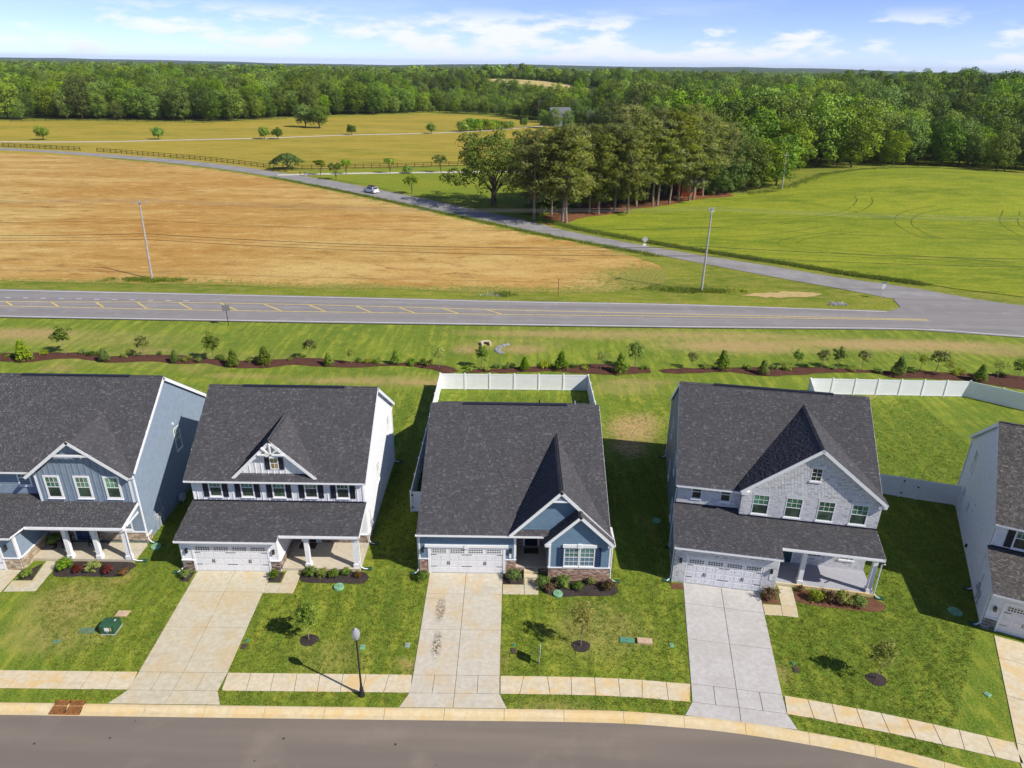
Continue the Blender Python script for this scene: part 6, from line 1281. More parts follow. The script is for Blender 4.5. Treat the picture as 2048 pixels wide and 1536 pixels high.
# ---- car on the lane
def car():
    d = Vector((FR_S[40][0] - FR_S[50][0], FR_S[40][1] - FR_S[50][1], 0)); ang = math.atan2(d.y, d.x)
    Cc = thing('estate_car', 'white estate car with a roof rack driving away up the country lane', 'car', (-38.0, 189.6, .055), math.atan2(188.3 - 199.8, -41.5 + 54.2) + math.pi)
    prof = [(-2.25, .32), (-2.28, .75), (-2.15, 1.02), (-1.95, 1.08), (-1.45, 1.60), (.3, 1.66), (.75, 1.55), (1.35, 1.12), (2.1, 1.0), (2.28, .8), (2.3, .35), (1.85, .3), (1.0, .3), (-1.0, .3), (-1.85, .3)]
    m_ = MB(); n = len(prof); W_ = .92
    ws = [(x, z, W_ * (.80 if z > 1.3 else (.98 if z > .9 else 1.0))) for x, z in prof]; m_.v = [(x, -w, z) for x, z, w in ws] + [(x, w, z) for x, z, w in ws]
    for i in range(n): j = (i + 1) % n; m_.f.append((i, j, n + j, n + i)); m_.r.append(.5)
    m_.f.append(tuple(range(n - 1, -1, -1))); m_.f.append(tuple(range(n, 2 * n))); m_.r += [.5, .5]; obj('body', m_, M_CARW, Cc)
    for s_ in (-1, 1):
        m_ = MB(); m_.face([(x, s_ * w, z) for x, z, w in ((-1.85, 1.12, .925), (-1.42, 1.52, .79), (.28, 1.57, .775), (1.15, 1.12, .925))][::s_]); obj('side_window', m_, M_GLASSD, Cc)
        m_ = MB(); m_.box(-1.5, .4, s_ * .62 - .03, s_ * .62 + .03, 1.66, 1.74); obj('roof_rail', m_, M_BLACK, Cc)
        m_ = MB(); m_.box(-2.3, -2.2, s_ * .78 - .1, s_ * .78 + .1, .8, 1.0); obj('tail_lamp', m_, M_TAIL, Cc)
        for x in (-1.4, 1.42):
            m_ = MB(); m_.tube((x, s_ * .72, .33), (x, s_ * .95, .33), .33, None, 16); w_ = obj('wheel', m_, M_RUBBER, Cc); m_ = MB(); m_.tube((x, s_ * .94, .33), (x, s_ * .965, .33), .2, None, 12); obj('rim', m_, M_STEEL, w_)
    m_ = MB(); m_.face([(-2.0, -.72, 1.1), (-1.55, -.66, 1.55), (-1.55, .66, 1.55), (-2.0, .72, 1.1)]); obj('rear_window', m_, M_GLASSD, Cc); m_ = MB(); m_.face([(1.36, -.75, 1.125), (1.36, .75, 1.125), (.8, .66, 1.555), (.8, -.66, 1.555)]); obj('windscreen', m_, M_GLASSD, Cc)
    for x in (-1.1, -.1): m_ = MB(); m_.box(x - .05, x + .05, -.8, .8, 1.74, 1.79); obj('roof_bar', m_, M_BLACK, Cc)
    m_ = MB(); m_.box(-1.6, .6, -.55, .5, 1.79, 1.95); obj('roof_load', m_, M_BARK, Cc)
    for o in Cc.children:
        if o.name.startswith(('side_window', 'rear_window', 'windscreen')): o.location.z += .012
car()

# ---- culvert and stones in the swale
Cv = thing('culvert_headwall', 'small concrete culvert headwall with dark pipe mouth in the grass swale', 'culvert', (-3.3, 80.0, -.25), .25); 
m = MB(); m.box(-.8, -.5, -.9, .5, -.1, .8); obj('wing_wall', m, M_WALK, Cv); m = MB(); m.box(.5, .8, -.9, .5, -.1, .8); obj('wing_wall', m, M_WALK, Cv); m = MB(); m.box(-.5, .5, .2, .5, -.1, .85); obj('head_wall', m, M_WALK, Cv); m = MB(); m.tube((0, .19, .38), (0, .15, .38), .34, None, 16); obj('pipe_mouth', m, M_BLACK, Cv); Cv.scale = (.75, .75, .75)
def stones(name, label, cx, cy, n, spread, size, arc=None):
    m_ = MB()
    for k in range(n):
        if arc: a = arc[0] + (arc[1] - arc[0]) * k / n; r_ = arc[2] + random.uniform(-.3, .3); x, y = cx + math.cos(a) * r_, cy + math.sin(a) * r_
        else: x, y = cx + random.gauss(0, spread[0]), cy + random.gauss(0, spread[1])
        s_ = size * random.uniform(.6, 1.4); b = len(m_.v); vs = [Vector((random.uniform(.6, 1) * sx, random.uniform(.6, 1) * sy, random.uniform(.5, .8) * sz)) * s_ for sx, sy, sz in ((1, 0, 0), (-1, 0, 0), (0, 1, 0), (0, -1, 0), (0, 0, 1), (0, 0, -.5))]
        m_.v += [(x + v.x, y + v.y, v.z + .05) for v in vs]
        for f in ((0, 2, 4), (2, 1, 4), (1, 3, 4), (3, 0, 4), (2, 0, 5), (1, 2, 5), (3, 1, 5), (0, 3, 5)): m_.f.append(tuple(b + i for i in f)); m_.r.append(random.random())
    return obj(name, m_, M_ROCK, None, label=label, kind='stuff')
stones('riprap', 'curved heap of pale riprap stones beside the culvert', -.2, 78.3, 110, None, .16, (R(100), R(235), 1.6)); stones('rubble', 'small heap of pale rubble on the verge at the junction', 47.5, 98.2, 60, (.7, .5), .2); stones('rubble', 'small broken stones at a drain on the far highway verge', -2.6, 100.3, 40, (1.0, .5), .17)

# ---- mulch belt behind the houses with its plants
MT = [(-70, 74.9), (-59.3, 74.9), (-51.4, 75.2), (-45.6, 74.4), (-40.2, 75.2), (-33.9, 73.9), (-30.4, 73.6), (-26.5, 74.4), (-23.7, 74.9), (-19.8, 74.1), (-15.8, 73.5), (-10.2, 73.6), (-6.5, 72.6), (-5.9, 71.4)]; MBt = [(-70, 72.6), (-57.8, 72.7), (-55.2, 72.1), (-50.6, 73.7), (-44.9, 72.4), (-41.2, 73.1), (-37.4, 72.3), (-34.4, 72.6), (-31.2, 71.6), (-27.5, 71.7), (-25, 72.7), (-19.3, 72.0), (-13.9, 72.8), (-11.1, 72.8), (-7.3, 70.9)]
sheet('mulch_belt', smooth_line(MT, 1) + smooth_line(MBt, 1)[::-1], .8, .03, M_MULCHR, rag=.16, label='wavy red-brown mulch belt behind the left houses', dome=.1)
sheet('mulch_belt', smooth_line([(-5.2, 71.9), (-2, 72.4), (1.2, 73.0), (5, 73.6), (9.9, 74.1), (15.7, 73.2)], 1) + smooth_line([(-5.0, 71.0), (0, 71.4), (4.9, 71.9), (8, 71.4), (11.3, 71.2), (15.5, 71.9)], 1)[::-1], .8, .03, M_MULCHR, rag=.16, label='red-brown mulch belt behind the fenced backyard', dome=.1)
sheet('mulch_belt', smooth_line([(16.4, 72.5), (19, 73.3), (27.2, 73.8), (34.7, 74.2), (42.1, 73.5), (47.8, 73.4), (57.4, 72.4), (66, 70.5)], 1) + smooth_line([(17, 71.8), (18.7, 71.7), (24.6, 72.5), (27.1, 71.4), (31.9, 71.8), (36, 72.7), (41, 72.8), (42.3, 71.6), (50.3, 70.9), (54.5, 69.0), (62, 66)], 1)[::-1], .8, .03, M_MULCHR, rag=.16, label='red-brown mulch belt behind the right houses', dome=.1)
CONE = []
for k in range(3):
    rs = np.random.RandomState(300 + k); bl = [(math.cos(j * 2.4) * .62 * (1 - z / 1.75) * rs.uniform(.5, 1), math.sin(j * 2.4) * .62 * (1 - z / 1.75) * rs.uniform(.5, 1), z * .95 + .15, .27 * (1 - z / 3.2)) for j, z in enumerate(np.linspace(.05, 1.6, 34))]
    CONE.append((leaf_cloud('cone_leaves', bl, 46, .15, M_LEAFB if k == 0 else M_LEAF, 1, .55, rs), trunk_mesh('cone_stem', 1.2, .035, .015, [], M_BARK, 0, k, 5)))
YT = []
for k in range(4):
    rs = np.random.RandomState(320 + k); bl = crown_blobs(18, 1.85, .68, .85, .20, .38, rs, .35); YT.append((leaf_cloud('young_leaves', bl, (60, 52, 26, 22)[k], .17, (M_LEAF, M_LEAFB, M_OLIVE, M_LEAFY)[k], 1, .6, rs, (.3, 1.1)), trunk_mesh('young_stem', 2.3, .035, .012, limbs_for(random.Random(k), 6, .8, 1.9, .5) and [(z, x, y, dz, .014) for z, x, y, dz, r in limbs_for(random.Random(k), 7, .8, 1.9, .5)], M_BARKP, .03 * (k - 1), k, 5)))
SPR = []
for k in range(3):
    rs = np.random.RandomState(340 + k); bl = [(rs.uniform(-.6, .6), rs.uniform(-.35, .35), rs.uniform(.1, .3), rs.uniform(.15, .28)) for _ in range(12)]; SPR.append(leaf_cloud('low_leaves', bl, 34, .15, (M_LEAFB, M_LEAFY, M_LEAF)[k], .8, .5, rs))
cones = [(-55.1, 72.8, 1.35, 1), (-46, 72.8, .9, 0), (-38, 72.8, .85, 0), (-31.2, 72.1, 1.1, 1), (-27.8, 72.5, 1.22, 1), (-20.7, 72.6, .85, 1), (-13.2, 73.3, .92, 1), (1.4, 72.0, .9, 0), (5.5, 72.4, 1.18, 1), (12.1, 71.7, 1.28, 0), (23.8, 73.1, 1.28, 1), (28.0, 71.9, .95, 0), (43.3, 72.2, 1.25, 1), (51.6, 70.8, 1.1, 0)]
for k, (x, y, s_, v) in enumerate(cones): tree('conical_shrub', ordinal(k) + ' cone-shaped evergreen from the left in the mulch belt', 'shrub', *CONE[v if k % 3 else 2 * v], (x, y, .08), k * 1.2, (s_ * 1.1, s_ * 1.1, s_), 'cone-shaped evergreens in the mulch belt')
yts = [(-51.7, 74.9, 1.22, 0), (-42.3, 74.3, .95, 2), (-34.1, 73.7, 1.15, 0), (-23.2, 74.4, .95, 2), (-18.2, 72.9, .7, 3), (-8.2, 72.3, .95, 3), (-3.4, 72.5, .95, 1), (9.9, 72.5, .8, 3), (13.9, 73.2, 1.12, 1), (20.4, 73.3, .75, 2), (32.5, 73.9, .78, 0), (35.2, 73.6, .9, 2), (37.2, 74.0, .9, 0), (39.9, 73.7, .9, 2), (47.8, 72.8, 1.1, 2), (46.2, 73.2, .8, 3), (48.6, 71.8, .8, 3), (53.7, 71.2, .9, 3), (56.1, 71.4, .9, 1)]
for k, (x, y, s_, v) in enumerate(yts): tree('young_tree', ordinal(k) + ' thin young tree from the left in the mulch belt', 'tree', *YT[v], (x, y, .08), k * 1.7, (s_ * 1.15, s_ * 1.15, s_), 'young trees in the mulch belt')
lows = [(-58.6, 74.1), (-57.2, 73.6), (-53.9, 74.6), (-49.9, 75.1), (-48.2, 74.6), (-44.3, 74.4), (-40.8, 75.0), (-38.8, 74.2), (-36.9, 73.3), (-35.6, 73.4), (-33.2, 73.9), (-29.4, 73.4), (-25.5, 73.7), (-17.6, 73.8), (-16.2, 73.5), (-15.2, 73.7), (-11.4, 73.4), (-9.9, 73.2), (-5.3, 72.3), (-4.9, 71.4), (-3.0, 71.9), (-1.5, 72.6), (-.2, 72.7), (3.6, 73.0), (4.2, 73.2), (6.9, 73.1), (8.2, 72.6)]
lows2 = [(13.1, 73.2), (14.9, 72.8), (22.0, 73.4), (26.5, 73.4), (29.8, 73.5), (31.2, 73.4), (33.8, 74), (36.4, 73.6), (38.6, 73.4), (41.3, 73.1), (44.8, 73.2), (50.2, 72.6), (52.6, 72.2), (55.0, 72.6), (57.5, 70.9), (59.4, 71.2)]
for q, nm in ((lows, 'behind the three left houses'), (lows2, 'behind the two right houses')):
    for k, (x, y) in enumerate(q): tree('low_shrub', ordinal(k) + ' low spreading shrub from the left in the mulch ' + nm, 'shrub', SPR[(k * 5) % 3], None, (x, y, .09), k * .9, .7 + .12 * (k * 7 % 6), 'low shrubs in the mulch belt')

# ---- planting beds in front of the houses
def bed(label, pts, mat=None, step=.35): 
    p = smooth_line(list(pts) + [pts[0]], .35)[:-1] if len(pts) > 4 else densify(list(pts), .4); sheet('planting_bed', p, step, .02, mat or M_MULCH, label=label, rag=.02, dome=.06); EXC.append(p)
bed('dark mulch bed along the porch of the white board-and-batten house', [(-13.75, 37.5), (-9.7, 37.45), (-9.25, 36.95), (-9.5, 36.35), (-11, 36.3), (-13.65, 36.42)])
bed('dark mulch strip between garage and walk of the white board-and-batten house', [(-15.85, 37.3), (-15.0, 37.3), (-15.0, 36.3), (-15.85, 36.3)]); bed('dark mulch corner left of the white house garage', [(-21.75, 37.2), (-20.95, 37.25), (-20.95, 36.2), (-21.6, 36.3)])
bed('dark mulch bed along the porch of the grey-blue house', [(-30.3, 38.1), (-25.6, 38.1), (-25.3, 37.4), (-25.7, 36.65), (-28, 36.6), (-30.1, 36.65)]); bed('dark mulch strip between garage and walk of the grey-blue house', [(-32.0, 37.1), (-31.5, 37.9), (-31.2, 36.2), (-32.2, 36.15)])
bed('dark mulch strip beside the steps of the single-storey blue house', [(-.4, 37.45), (.95, 37.45), (.95, 36.46), (-.4, 36.46)]); bed('dark mulch bed under the bay of the single-storey blue house', [(1.95, 36.85), (2.6, 36.85), (6.75, 36.88), (7.1, 36.3), (6.8, 35.55), (4.4, 35.4), (3.2, 35.35), (2.2, 35.75)])
M_MULCHB = mulch_mat('faded_mulch', (.13, .060, .035), (.24, .12, .07))
bed('faded mulch bed along the porch of the whitewashed-brick house', [(18.75, 36.45), (23.5, 35.65), (23.95, 35.2), (23.5, 34.4), (21, 34.6), (18.45, 35.2)], M_MULCHB); bed('faded mulch patch between garage and walk of the whitewashed-brick house', [(16.45, 35.9), (17.45, 36.25), (17.25, 34.95), (16.2, 35.0)], M_MULCHB); bed('orange mulch patch at the left corner of the whitewashed-brick house', [(10.6, 36.8), (11.45, 36.8), (11.4, 36.2), (10.7, 36.2)], M_MULCHB)
BUSH = {}
for k, (nm, mt, n) in enumerate((('g', M_LEAFB, 1), ('b', M_LEAFX, 1), ('r', M_LEAFR, 1), ('y', M_LEAFY, 1), ('d', M_LEAF, 1))):
    rs = np.random.RandomState(400 + k); BUSH[nm] = leaf_cloud('bush_leaves', crown_blobs(16, .30, .34, .26, .12, .2, rs, .4), 60, .085, mt, .95, .6, rs, (.3, 1.1))
def bush(x, y, v, s_, label, name='garden_shrub'): tree(name, label, 'shrub', BUSH[v], None, (x, y, .05), x * 3.1, s_, 'garden shrubs in front of the houses')
hn = 'in front of the grey-blue house'
for x, y, v, s_, lb in ((-29.65, 37.3, 'g', 1.35, 'large yellow-green shrub beside the walk '), (-28.67, 37.0, 'r', .85, 'dark red shrub in the middle of the bed '), (-27.66, 37.2, 'y', 1.25, 'yellow-orange shrub between two red ones '), (-26.64, 36.95, 'r', .95, 'dark red shrub near the right end of the bed '), (-25.5, 36.8, 'b', .8, 'dry tan grass clump ending the bed '), (-31.67, 36.5, 'g', .95, 'small green shrub by the garage corner ')): bush(x, y, v, s_, lb + hn)
hn = 'of the white batten house'
for x, y, v, s_, lb in ((-13.2, 37.0, 'g', 1.1, 'green shrub nearest the walk in the porch bed '), (-12.4, 36.95, 'y', 1.05, 'second green shrub from the walk in the porch bed '), (-11.6, 36.9, 'g', .95, 'third green shrub from the walk in the porch bed '), (-10.85, 37.15, 'd', .9, 'fourth green shrub from the walk in the porch bed '), (-10.0, 36.9, 'b', .7, 'brown twiggy shrub ending the porch bed '), (-21.35, 36.65, 'g', .95, 'green shrub left of the garage '), (-15.5, 36.75, 'd', .95, 'green shrub between garage and walk ')): bush(x, y, v, s_, lb + hn)
hn = 'at the single-storey blue house'
for x, y, v, s_, lb in ((.27, 36.9, 'g', 1.3, 'round green shrub beside the steps '), (2.2, 36.3, 'g', 1.25, 'green shrub right of the steps '), (2.6, 35.85, 'b', 1.0, 'bronze shrub by the green round lid '), (3.55, 36.35, 'g', 1.25, 'green shrub left under the bay window '), (4.45, 36.05, 'g', .95, 'green shrub in the middle under the bay window '), (5.4, 36.55, 'y', .9, 'small green shrub right under the bay window '), (6.45, 36.1, 'b', 1.25, 'bronze shrub at the right end of the bay bed '), (-5.75, 36.75, 'g', 1.1, 'round green shrub left of the garage ')): bush(x, y, v, s_, lb + hn)
hn = 'at the whitewashed-brick house'
for x, y, v, s_, lb in ((16.75, 35.45, 'b', 1.35, 'bronze shrub between garage and walk '), (19.7, 35.35, 'y', 1.4, 'first yellow-green shrub of the porch bed '), (20.5, 35.25, 'b', 1.35, 'bronze shrub second in the porch bed '), (21.3, 35.1, 'y', 1.55, 'largest yellow-green shrub in the porch bed '), (22.2, 34.9, 'g', 1.25, 'last green shrub of the porch bed '), (19.0, 36.2, 'b', .65, 'small orange dry plant by the porch step ')): bush(x, y, v, s_, lb + hn)

# ---- saplings on the front lawns
def sapling(label, loc, h, nb, per, mat, w, seed, lf=.13):
    rs = np.random.RandomState(seed); rr = random.Random(seed); cz = h * .68; bl = crown_blobs(nb, cz, w, h * .30, .14, .30, rs, .25); lim = [(z, x, y, dz, .016) for z, x, y, dz, r in limbs_for(rr, 9, h * .38, h * .8, w * .9)]
    t = tree('sapling', label, 'tree', leaf_cloud('sapling_leaves', bl, per, lf, mat, 1.0, .65, rs, (.2, 1.1)), trunk_mesh('sapling_stem', h * .92, .035, .012, lim, M_BARKP, rr.uniform(-.03, .03), seed, 6), (*loc, .03), 0, 1.0, 'saplings on the front lawns')
    ring_ = [(loc[0] + math.cos(a) * .56 * (1 + .08 * math.sin(3 * a)), loc[1] + math.sin(a) * .48) for a in np.linspace(0, 2 * np.pi, 22, endpoint=False)]; sheet('mulch_ring', ring_, .18, .012, M_MULCH, label='round dark mulch patch under ' + label[:label.index(' on ')], dome=.08); EXC.append(ring_)
sapling('dense green sapling on the lawn of the white board-and-batten house', (-11.76, 31.3), 2.75, 44, 80, M_LEAFG, .64, 501, .12)
sapling('sparse yellowing sapling on the lawn of the single-storey blue house', (4.27, 31.15), 3.2, 40, 50, M_LEAFT, .68, 502, .10)
sapling('pale green sapling on the lawn of the whitewashed-brick house', (20.65, 29.0), 2.9, 38, 56, M_LEAFY, .62, 503, .11)

# ---- porch chairs and fern at the grey-blue house
def chair(label, loc, rz):
    Ch = thing('porch_chair', label, 'chair', loc, rz, 'porch chairs'); m_ = MB(); m_.box(-.27, .27, -.27, .27, .40, .45); obj('seat', m_, M_BLACK, Ch); m_ = MB(); m_.prism([(-.27, .24, .45), (.27, .24, .45), (.27, .32, 1.0), (-.27, .32, 1.0)], (0, .04, 0)); obj('backrest', m_, M_BLACK, Ch)
    for sx in (-1, 1):
        for sy in (-1, 1): m_ = MB(); m_.box(sx * .24 - .025, sx * .24 + .025, sy * .23 - .025, sy * .23 + .025, 0, .40); obj('leg', m_, M_BLACK, Ch)
        m_ = MB(); m_.box(sx * .29 - .03, sx * .29 + .03, -.27, .3, .62, .66); obj('armrest', m_, M_BLACK, Ch)
chair('black porch chair left of the blue front door', (-30.75, 39.55, .2), .3); chair('black porch chair right of the blue front door', (-28.9, 39.6, .2), -.4)
rs = np.random.RandomState(700); Fp = thing('potted_fern', 'big green fern in the porch corner of the grey-blue house', 'plant', (-31.55, 39.3, .2)); m = MB(); m.lathe([(.16, 0), (.22, .35), (.24, .38)], 12); obj('pot', m, M_BLACK, Fp); obj('foliage', leaf_cloud('fern_leaves', [(rs.uniform(-.35, .35), rs.uniform(-.35, .35), rs.uniform(.5, .95), .22) for _ in range(14)], 50, .22, M_LEAFB, .8, .25, rs), None, Fp)

# ---- street lamp
Lp = thing('street_lamp', 'black street lamp post with a clear acorn globe by the pavement', 'lamp', (-7.84, 27.4, 0)); m = MB(); m.lathe([(.17, -.1), (.17, .12), (.13, .2), (.10, .55), (.075, .6), (.055, 1.0), (.05, 3.85), (.09, 3.9), (.09, 3.98)], 14); smooth(obj('post', m, M_BLACK, Lp))
m = MB(); m.lathe([(.10, 3.98), (.14, 4.02), (.2, 4.18), (.23, 4.36), (.19, 4.55), (.08, 4.68), (.03, 4.75)], 16); gt = NT('lamp_globe'); gt.done((.60, .62, .63), .18, .6); gt.b.inputs['Transmission Weight'].default_value = .55; smooth(obj('globe', m, gt.m, Lp)); m = MB(); m.lathe([(.12, 3.965), (.13, 4.0), (.11, 4.03)], 14); obj('collar', m, M_BLACK, Lp)
m = MB(); m.lathe([(.05, 4.03), (.06, 4.2), (.02, 4.3)], 8); obj('bulb_socket', m, M_STEEL, Lp)

# ---- utility boxes and lids on the lawns
Tb = thing('transformer_box', 'dark green pad-mounted transformer box with a white sticker on the left lawn', 'transformer', (-23.73, 31.85, 0)); m = MB(); m.prism([(-.47, -.38, .06), (.47, -.38, .06), (.47, -.38, .52), (-.47, -.38, .52)], (0, .95, 0)); m.prism([(-.47, -.40, .52), (.47, -.40, .52), (.47, -.2, .74), (-.47, -.2, .74)], (0, .8, 0)); 
m = MB(); m.prism([(.46, -.38, .06), (.46, .55, .06), (.46, .55, .62), (.46, .3, .74), (.46, -.2, .74), (.46, -.38, .66)], (-.92, 0, 0)); obj('cabinet', m, M_GREENBOX, Tb); m = MB(); m.box(-.49, .49, -.42, .58, -.05, .05); obj('pad', m, M_STEEL, Tb); Tb.scale = (.9, .9, .9)
m = MB(); m.box(-.16, .16, -.389, -.381, .3, .58); obj('sticker', m, M_WHITE, Tb); m = MB(); m.box(.22, .3, -.389, -.381, .32, .6); obj('warning_strip', m, M_YELLOW, Tb); m = MB(); m.box(.3, .38, .1, .25, .741, .748); obj('number_label', m, M_WHITE, Tb); m = MB(); m.box(-.03, .03, -.41, -.38, .2, .26); obj('padlock', m, M_STEEL, Tb)
def lid(name, label, x, y, w, d, mat, z=.05, rz=0.0, rim=True, cat='lid'):
    Lb = thing(name, label, cat, (x, y, 0), rz); m_ = MB(); m_.box(-w / 2, w / 2, -d / 2, d / 2, -.05, z); obj('collar', m_, mat, Lb); m_ = MB(); m_.box(-w / 2 + .05, w / 2 - .05, -d / 2 + .05, d / 2 - .05, z, z + .012); p = obj('plate', m_, mat, Lb)
    m_ = MB(); m_.box(-.05, .05, -.012, .012, z + .012, z + .02); obj('pull_slot', m_, M_BLACK, Lb)
def round_lid(label, x, y, r_, mat=None, z=.14):
    Lb = thing('tank_cover', label, 'lid', (x, y, 0)); mt = mat or M_GREENLID; m_ = MB(); m_.lathe([(r_, -.05), (r_, z - .03), (r_ * .96, z)], 24); obj('riser', m_, mt, Lb)
    for k in range(4): 
        a = R(45 * k + 20); m_ = MB(); q = Vector((math.cos(a), math.sin(a), 0)) * r_ * .85; s_ = Vector((-q.y, q.x, 0)).normalized() * .02; m_.prism([tuple(q + s_ + Vector((0, 0, z + .018))), tuple(-q + s_ + Vector((0, 0, z + .018))), tuple(-q - s_ + Vector((0, 0, z + .018))), tuple(q - s_ + Vector((0, 0, z + .018)))], (0, 0, -.02)); obj('rib', m_, mt, Lb)
round_lid('round pale green tank lid in front of the bay of the single-storey blue house', 3.15, 35.55, .32); round_lid('round pale green tank lid on the lawn below the white house porch', -11.05, 35.9, .33); round_lid('round pale green tank lid between the two left houses', -24.75, 39.75, .34); round_lid('round green tank lid in the shade left of the whitewashed-brick house', 11.0, 43.7, .32); round_lid('round green tank lid in the shade beside the rightmost house', 28.2, 34.5, .42, None, .04)
lid('utility_hatch', 'flat green utility lid left of a stone-coloured one on the middle lawn', 7.05, 31.65, .85, .42, plain('teal_lid', (.10, .26, .17), .6, .3), .06, -.1); lid('utility_hatch', 'stone-coloured utility lid beside a green one on the middle lawn', 8.1, 31.55, .88, .42, M_TAN, .14, -.1)
lid('utility_hatch', 'small green lid at the right edge of the middle lawn', 9.65, 31.3, .25, .3, M_GREENLID); lid('utility_hatch', 'small green lid right of the street lamp', -8.5, 30.8, .3, .34, M_GREENLID); lid('utility_hatch', 'small pale lid left of the stained driveway', -5.9, 31.0, .3, .36, plain('grey_green_lid', (.26, .36, .26), .7, .2)); lid('utility_hatch', 'dull green flat lid left of the transformer box', -25.1, 31.8, .95, .45, plain('dull_green_lid', (.13, .20, .13), .8, .2), .03); lid('utility_hatch', 'small green lid left of the transformer box shadow', -26.4, 30.9, .42, .3, plain('sage_lid', (.14, .25, .15), .8, .2), .03, .3); lid('utility_hatch', 'pale lid on the lawn near the right driveway', 26.3, 28.05, .3, .3, M_GREENLID, .05, .5); lid('utility_hatch', 'tan slab lid behind the transformer box', -23.75, 33.25, .75, .5, M_TAN, .04)
for lb, x, y in (('dark water meter cover right of the tan driveway', -15.4, 30.75), ('dark water meter cover right of the stained driveway', .3, 30.7), ('brown water meter cover right of the pale grey driveway', 16.35, 29.6)):
    lid('meter_cover', lb, x, y, .3, .42, plain('dark_meter_lid', (.085, .06, .05), .8, .2), .04); round_lid('small green valve cap above the ' + lb, x + .02, y + .45, .11, plain('valve_green', (.07, .28, .15), .6, .3), .05)
Sg = thing('yard_sign', 'thin yard sign seen edge-on by the middle lawn sapling', 'sign', (1.79, 29.8, 0), R(84)); m = MB(); m.box(-.04, .04, -.02, .02, -.1, 1.35); obj('post', m, M_STEEL, Sg); m = MB(); m.prism([(-.3, -.035, .55), (.3, -.035, .55), (.32, -.035, 1.15), (.22, -.035, 1.32), (-.22, -.035, 1.32), (-.32, -.035, 1.15)], (0, .012, 0)); obj('panel', m, M_STEEL, Sg)
Gr = thing('storm_grate', 'rusty double storm drain grate set in the kerb', 'grate', (-23.12, 26.36, -.005))
for s_ in (-1, 1):
    m = MB(); x0 = s_ * .41 - .38; m.box(x0, x0 + .76, -.36, .36, -.1, .012); p_ = obj('grate_frame', m, M_JOINT, Gr)
    for k in range(9):
        q = MB(); xx_ = x0 + .03 + k * .082; q.box(xx_, xx_ + .045, -.34, .34, .012, .075 if False else .035); obj('bar', q, M_RUST, p_)
    q = MB(); q.box(x0, x0 + .76, -.38, -.33, -.05, .045); obj('rim', q, M_RUST, p_); q = MB(); q.box(x0, x0 + .76, .33, .38, -.05, .045); obj('rim', q, M_RUST, p_)
Gr.rotation_euler = (R(11.5), 0, 0)

# ---- white vinyl fences
pmb = MB(); pmb.box(-.065, .065, -.065, .065, -.1, 1.86); pmb.prism([(-.08, -.08, 1.86), (.08, -.08, 1.86), (.08, .08, 1.86), (-.08, .08, 1.86)], (0, 0, .02)); POST = pmb.data('vinyl_post'); POST.materials.append(M_WHITED)
capm = MB(); capm.v = [(-.08, -.08, 1.86), (.08, -.08, 1.86), (.08, .08, 1.86), (-.08, .08, 1.86), (0, 0, 1.93)]; capm.f = [(0, 1, 4), (1, 2, 4), (2, 3, 4), (3, 0, 4)]; capm.r = [.5] * 4; CAPM = capm.data('post_cap'); CAPM.materials.append(M_WHITED)
PAN = {}
def panel_mesh(L):
    key = round(L, 2)
    if key not in PAN:
        m_ = MB(); n_ = max(2, int(L / .155)); w_ = (L - .13) / n_
        for k in range(n_): a = .065 + k * w_; m_.box(a + .004, a + w_ - .004, -.014, .014, .14, 1.68)
        m_.box(.065, L - .065, -.006, .006, .14, 1.68); m_.box(.06, L - .06, -.03, .03, .05, .16); m_.box(.06, L - .06, -.03, .03, 1.66, 1.79); PAN[key] = m_.data('vinyl_panel'); PAN[key].materials.append(M_WHITED)
    return PAN[key]
def vinyl(label, lines, gate=None):
    V0 = lines[0][0]; Fz = thing('vinyl_fence', label, 'fence', (V0[0], V0[1], 0))
    for ln in lines:
        for a, b in zip(ln[:-1], ln[1:]):
            L = math.hypot(b[0] - a[0], b[1] - a[1]); n_ = max(1, round(L / 2.42)); st = L / n_; an = math.atan2(b[1] - a[1], b[0] - a[0])
            for k in range(n_ + 1):
                x, y = a[0] + (b[0] - a[0]) * k / n_, a[1] + (b[1] - a[1]) * k / n_
                if k < n_: q = obj('panel', panel_mesh(st), None, Fz); q.location = (x - V0[0], y - V0[1], 0); q.rotation_euler = (0, 0, an)
                if k < n_ or b == ln[-1]:
                    q = obj('post', POST, None, Fz); q.location = (x - V0[0], y - V0[1], 0); q.rotation_euler = (0, 0, an); c_ = obj('cap', CAPM, None, q)
    if gate:
        for (x, y, z) in gate: m_ = MB(); m_.box(x - V0[0] - .05, x - V0[0] + .05, y - V0[1] - .08, y - V0[1] - .03, z, z + .14); obj('gate_hardware', m_, M_BLACK, Fz)
    return Fz
vinyl('white vinyl privacy fence round the backyard of the single-storey blue house', [[(-6.05, 44.55), (-7.5, 44.5), (-7.5, 66.75), (7.95, 66.9), (8.0, 58.4), (6.7, 58.4)]], [(-7.4, 44.45, .4), (-7.4, 44.45, 1.5)])
vinyl('long white vinyl fence behind the yard of the whitewashed-brick house', [[(27.8, 53.6), (31.15, 66.9), (47.75, 66.75), (52.4, 63.2), (64, 56)]])
vinyl('short white vinyl fence with a gate between the two right houses', [[(26.0, 49.0), (28.6, 48.35), (31.11, 47.6), (32.31, 47.2), (35.0, 46.45)]], [(31.2, 47.56, .35), (31.2, 47.56, 1.45), (32.2, 47.2, 1.1)])

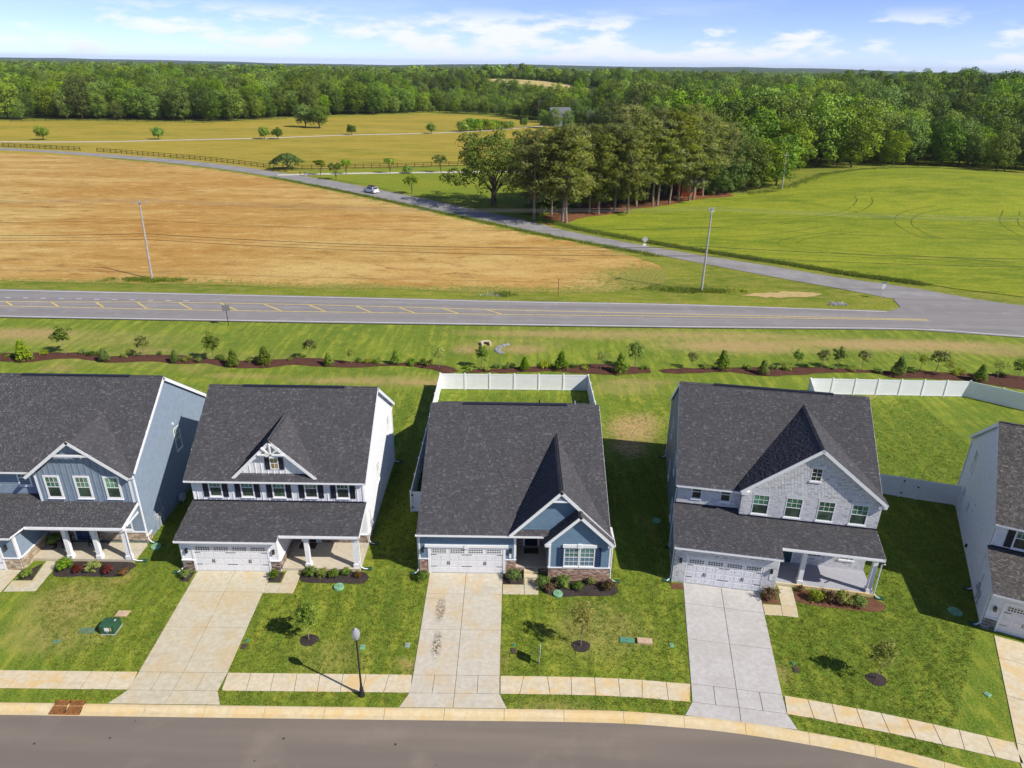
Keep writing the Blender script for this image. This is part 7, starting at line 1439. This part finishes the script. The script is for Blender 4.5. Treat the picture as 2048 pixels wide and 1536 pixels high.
# ---- mown grass blades on the near lawns, weeds along the lane
def tuft(seed, n, h, w, mat, spread=.06):
    rs = np.random.RandomState(seed); V = []; 
    for k in range(n):
        a = rs.uniform(0, 6.28); x, y = rs.normal(0, spread, 2); l = rs.uniform(.2, .9) * h; hh = h * rs.uniform(.6, 1.2); dx, dy = math.cos(a) * w, math.sin(a) * w; tx, ty = x - math.sin(a) * l, y + math.cos(a) * l
        V += [(x - dx, y - dy, 0), (x + dx, y + dy, 0), (tx, ty, hh)]
    V = np.array(V); return np_mesh('tuft', V, np.arange(len(V)).reshape(-1, 3), rs.rand(n), mat)
TUFT = [tuft(600 + k, 10, .075, .012, M_BLADE, .07) for k in range(4)]
def in_exc(x, y):
    b = np.zeros(len(x), bool)
    for p in EXC: b |= inside(x, y, [(float(a), float(c_)) for a, c_ in p])
    return b
lx = RS.uniform(-38, 42, 150000); ly = RS.uniform(20, 66, 150000); keep = inside(lx, ly, KERB[::3] + [KERB[-1], (60, 66), (-60, 66)]) & (np.abs(lx) < .78 * ly + 3) & (RS.rand(len(lx)) < np.clip(1.6 - (ly - 24) / 30, .3, 1)); lx, ly = lx[keep], ly[keep]; e = ~in_exc(lx, ly); lx, ly = lx[e], ly[e]
bare = blobs_fn(BARE)(lx, ly); e = RS.rand(len(lx)) > bare * .9; lx, ly = lx[e], ly[e]; n = len(lx); sc = RS.uniform(.7, 1.25, n)
scatter('lawn_grass', 'short mown grass blades on the lawns', np.column_stack([lx, ly, np.zeros(n)]), np.column_stack([np.zeros(n), np.zeros(n), RS.uniform(0, 6.28, n)]), np.column_stack([sc, sc, sc * RS.uniform(.7, 1.2, n)]), RS.randint(0, 4, n), TUFT)
WEED = [tuft(620 + k, 18, .30, .05, M_WEED, .30) for k in range(3)]
wl = offset(FR_N, 2.4); wl = [p for p in wl if 5 < p[0] < 66]; D = walk_dist(wl); pts = []
for k in range(2600): p = at_dist(wl, D, random.uniform(0, D[-1])); pts.append((p[0] + abs(random.gauss(0, 1.1)) * .7, p[1] + abs(random.gauss(0, 1.1)) * .7))
for c0, sx, n_ in (((-56.5, 105.4), 3.2, 160), ((28.8, 103.9), 2.6, 130), ((24, 104.6), 2.5, 60), ((-1.3, 100.6), .8, 30)):
    for k in range(n_): pts.append((c0[0] + random.gauss(0, sx), c0[1] + random.gauss(0, .5)))
lw = offset(FR_S, -1.0); lw = [p for p in lw if -75 < p[0] < 28]; D2 = walk_dist(lw)
for k in range(1100): p = at_dist(lw, D2, random.uniform(0, D2[-1])); pts.append((p[0] + random.gauss(0, .35), p[1] + random.gauss(0, .35)))
eg = [(62.8, 191), (76.8, 200.5), (94.7, 220.5), (109.3, 229.2), (126, 237.8), (140, 241.5)]; Dg = walk_dist(eg)
for k in range(700): p = at_dist(eg, Dg, random.uniform(0, Dg[-1])); pts.append((p[0] + random.gauss(0, 1.0), p[1] + random.gauss(0, 1.0)))
pts = np.array(pts); n = len(pts); sc = RS.uniform(.6, 1.3, n)
scatter('roadside_weeds', 'tall rough weeds along the lane, pole feet and crop edge', np.column_stack([pts, T(pts[:, 0], pts[:, 1]) + .05]), np.column_stack([np.zeros(n), np.zeros(n), RS.uniform(0, 6.28, n)]), np.column_stack([sc, sc, sc]), RS.randint(0, 3, n), WEED)

# ---- air
hz = NT('haze_air'); hz.t.nodes.remove(hz.b); pv = hz.n('ShaderNodeVolumePrincipled'); pv.inputs['Color'].default_value = (.72, .82, 1.0, 1); pv.inputs['Density'].default_value = 5.5e-5; pv.inputs['Anisotropy'].default_value = .2; hz.l(pv.outputs[0], hz.out.inputs['Volume'])
m = MB(); m.box(-15500, 15500, -15500, 15500, -3, 110); obj('haze', m, hz.m, None, label='thin blue summer haze in the air', kind='stuff')
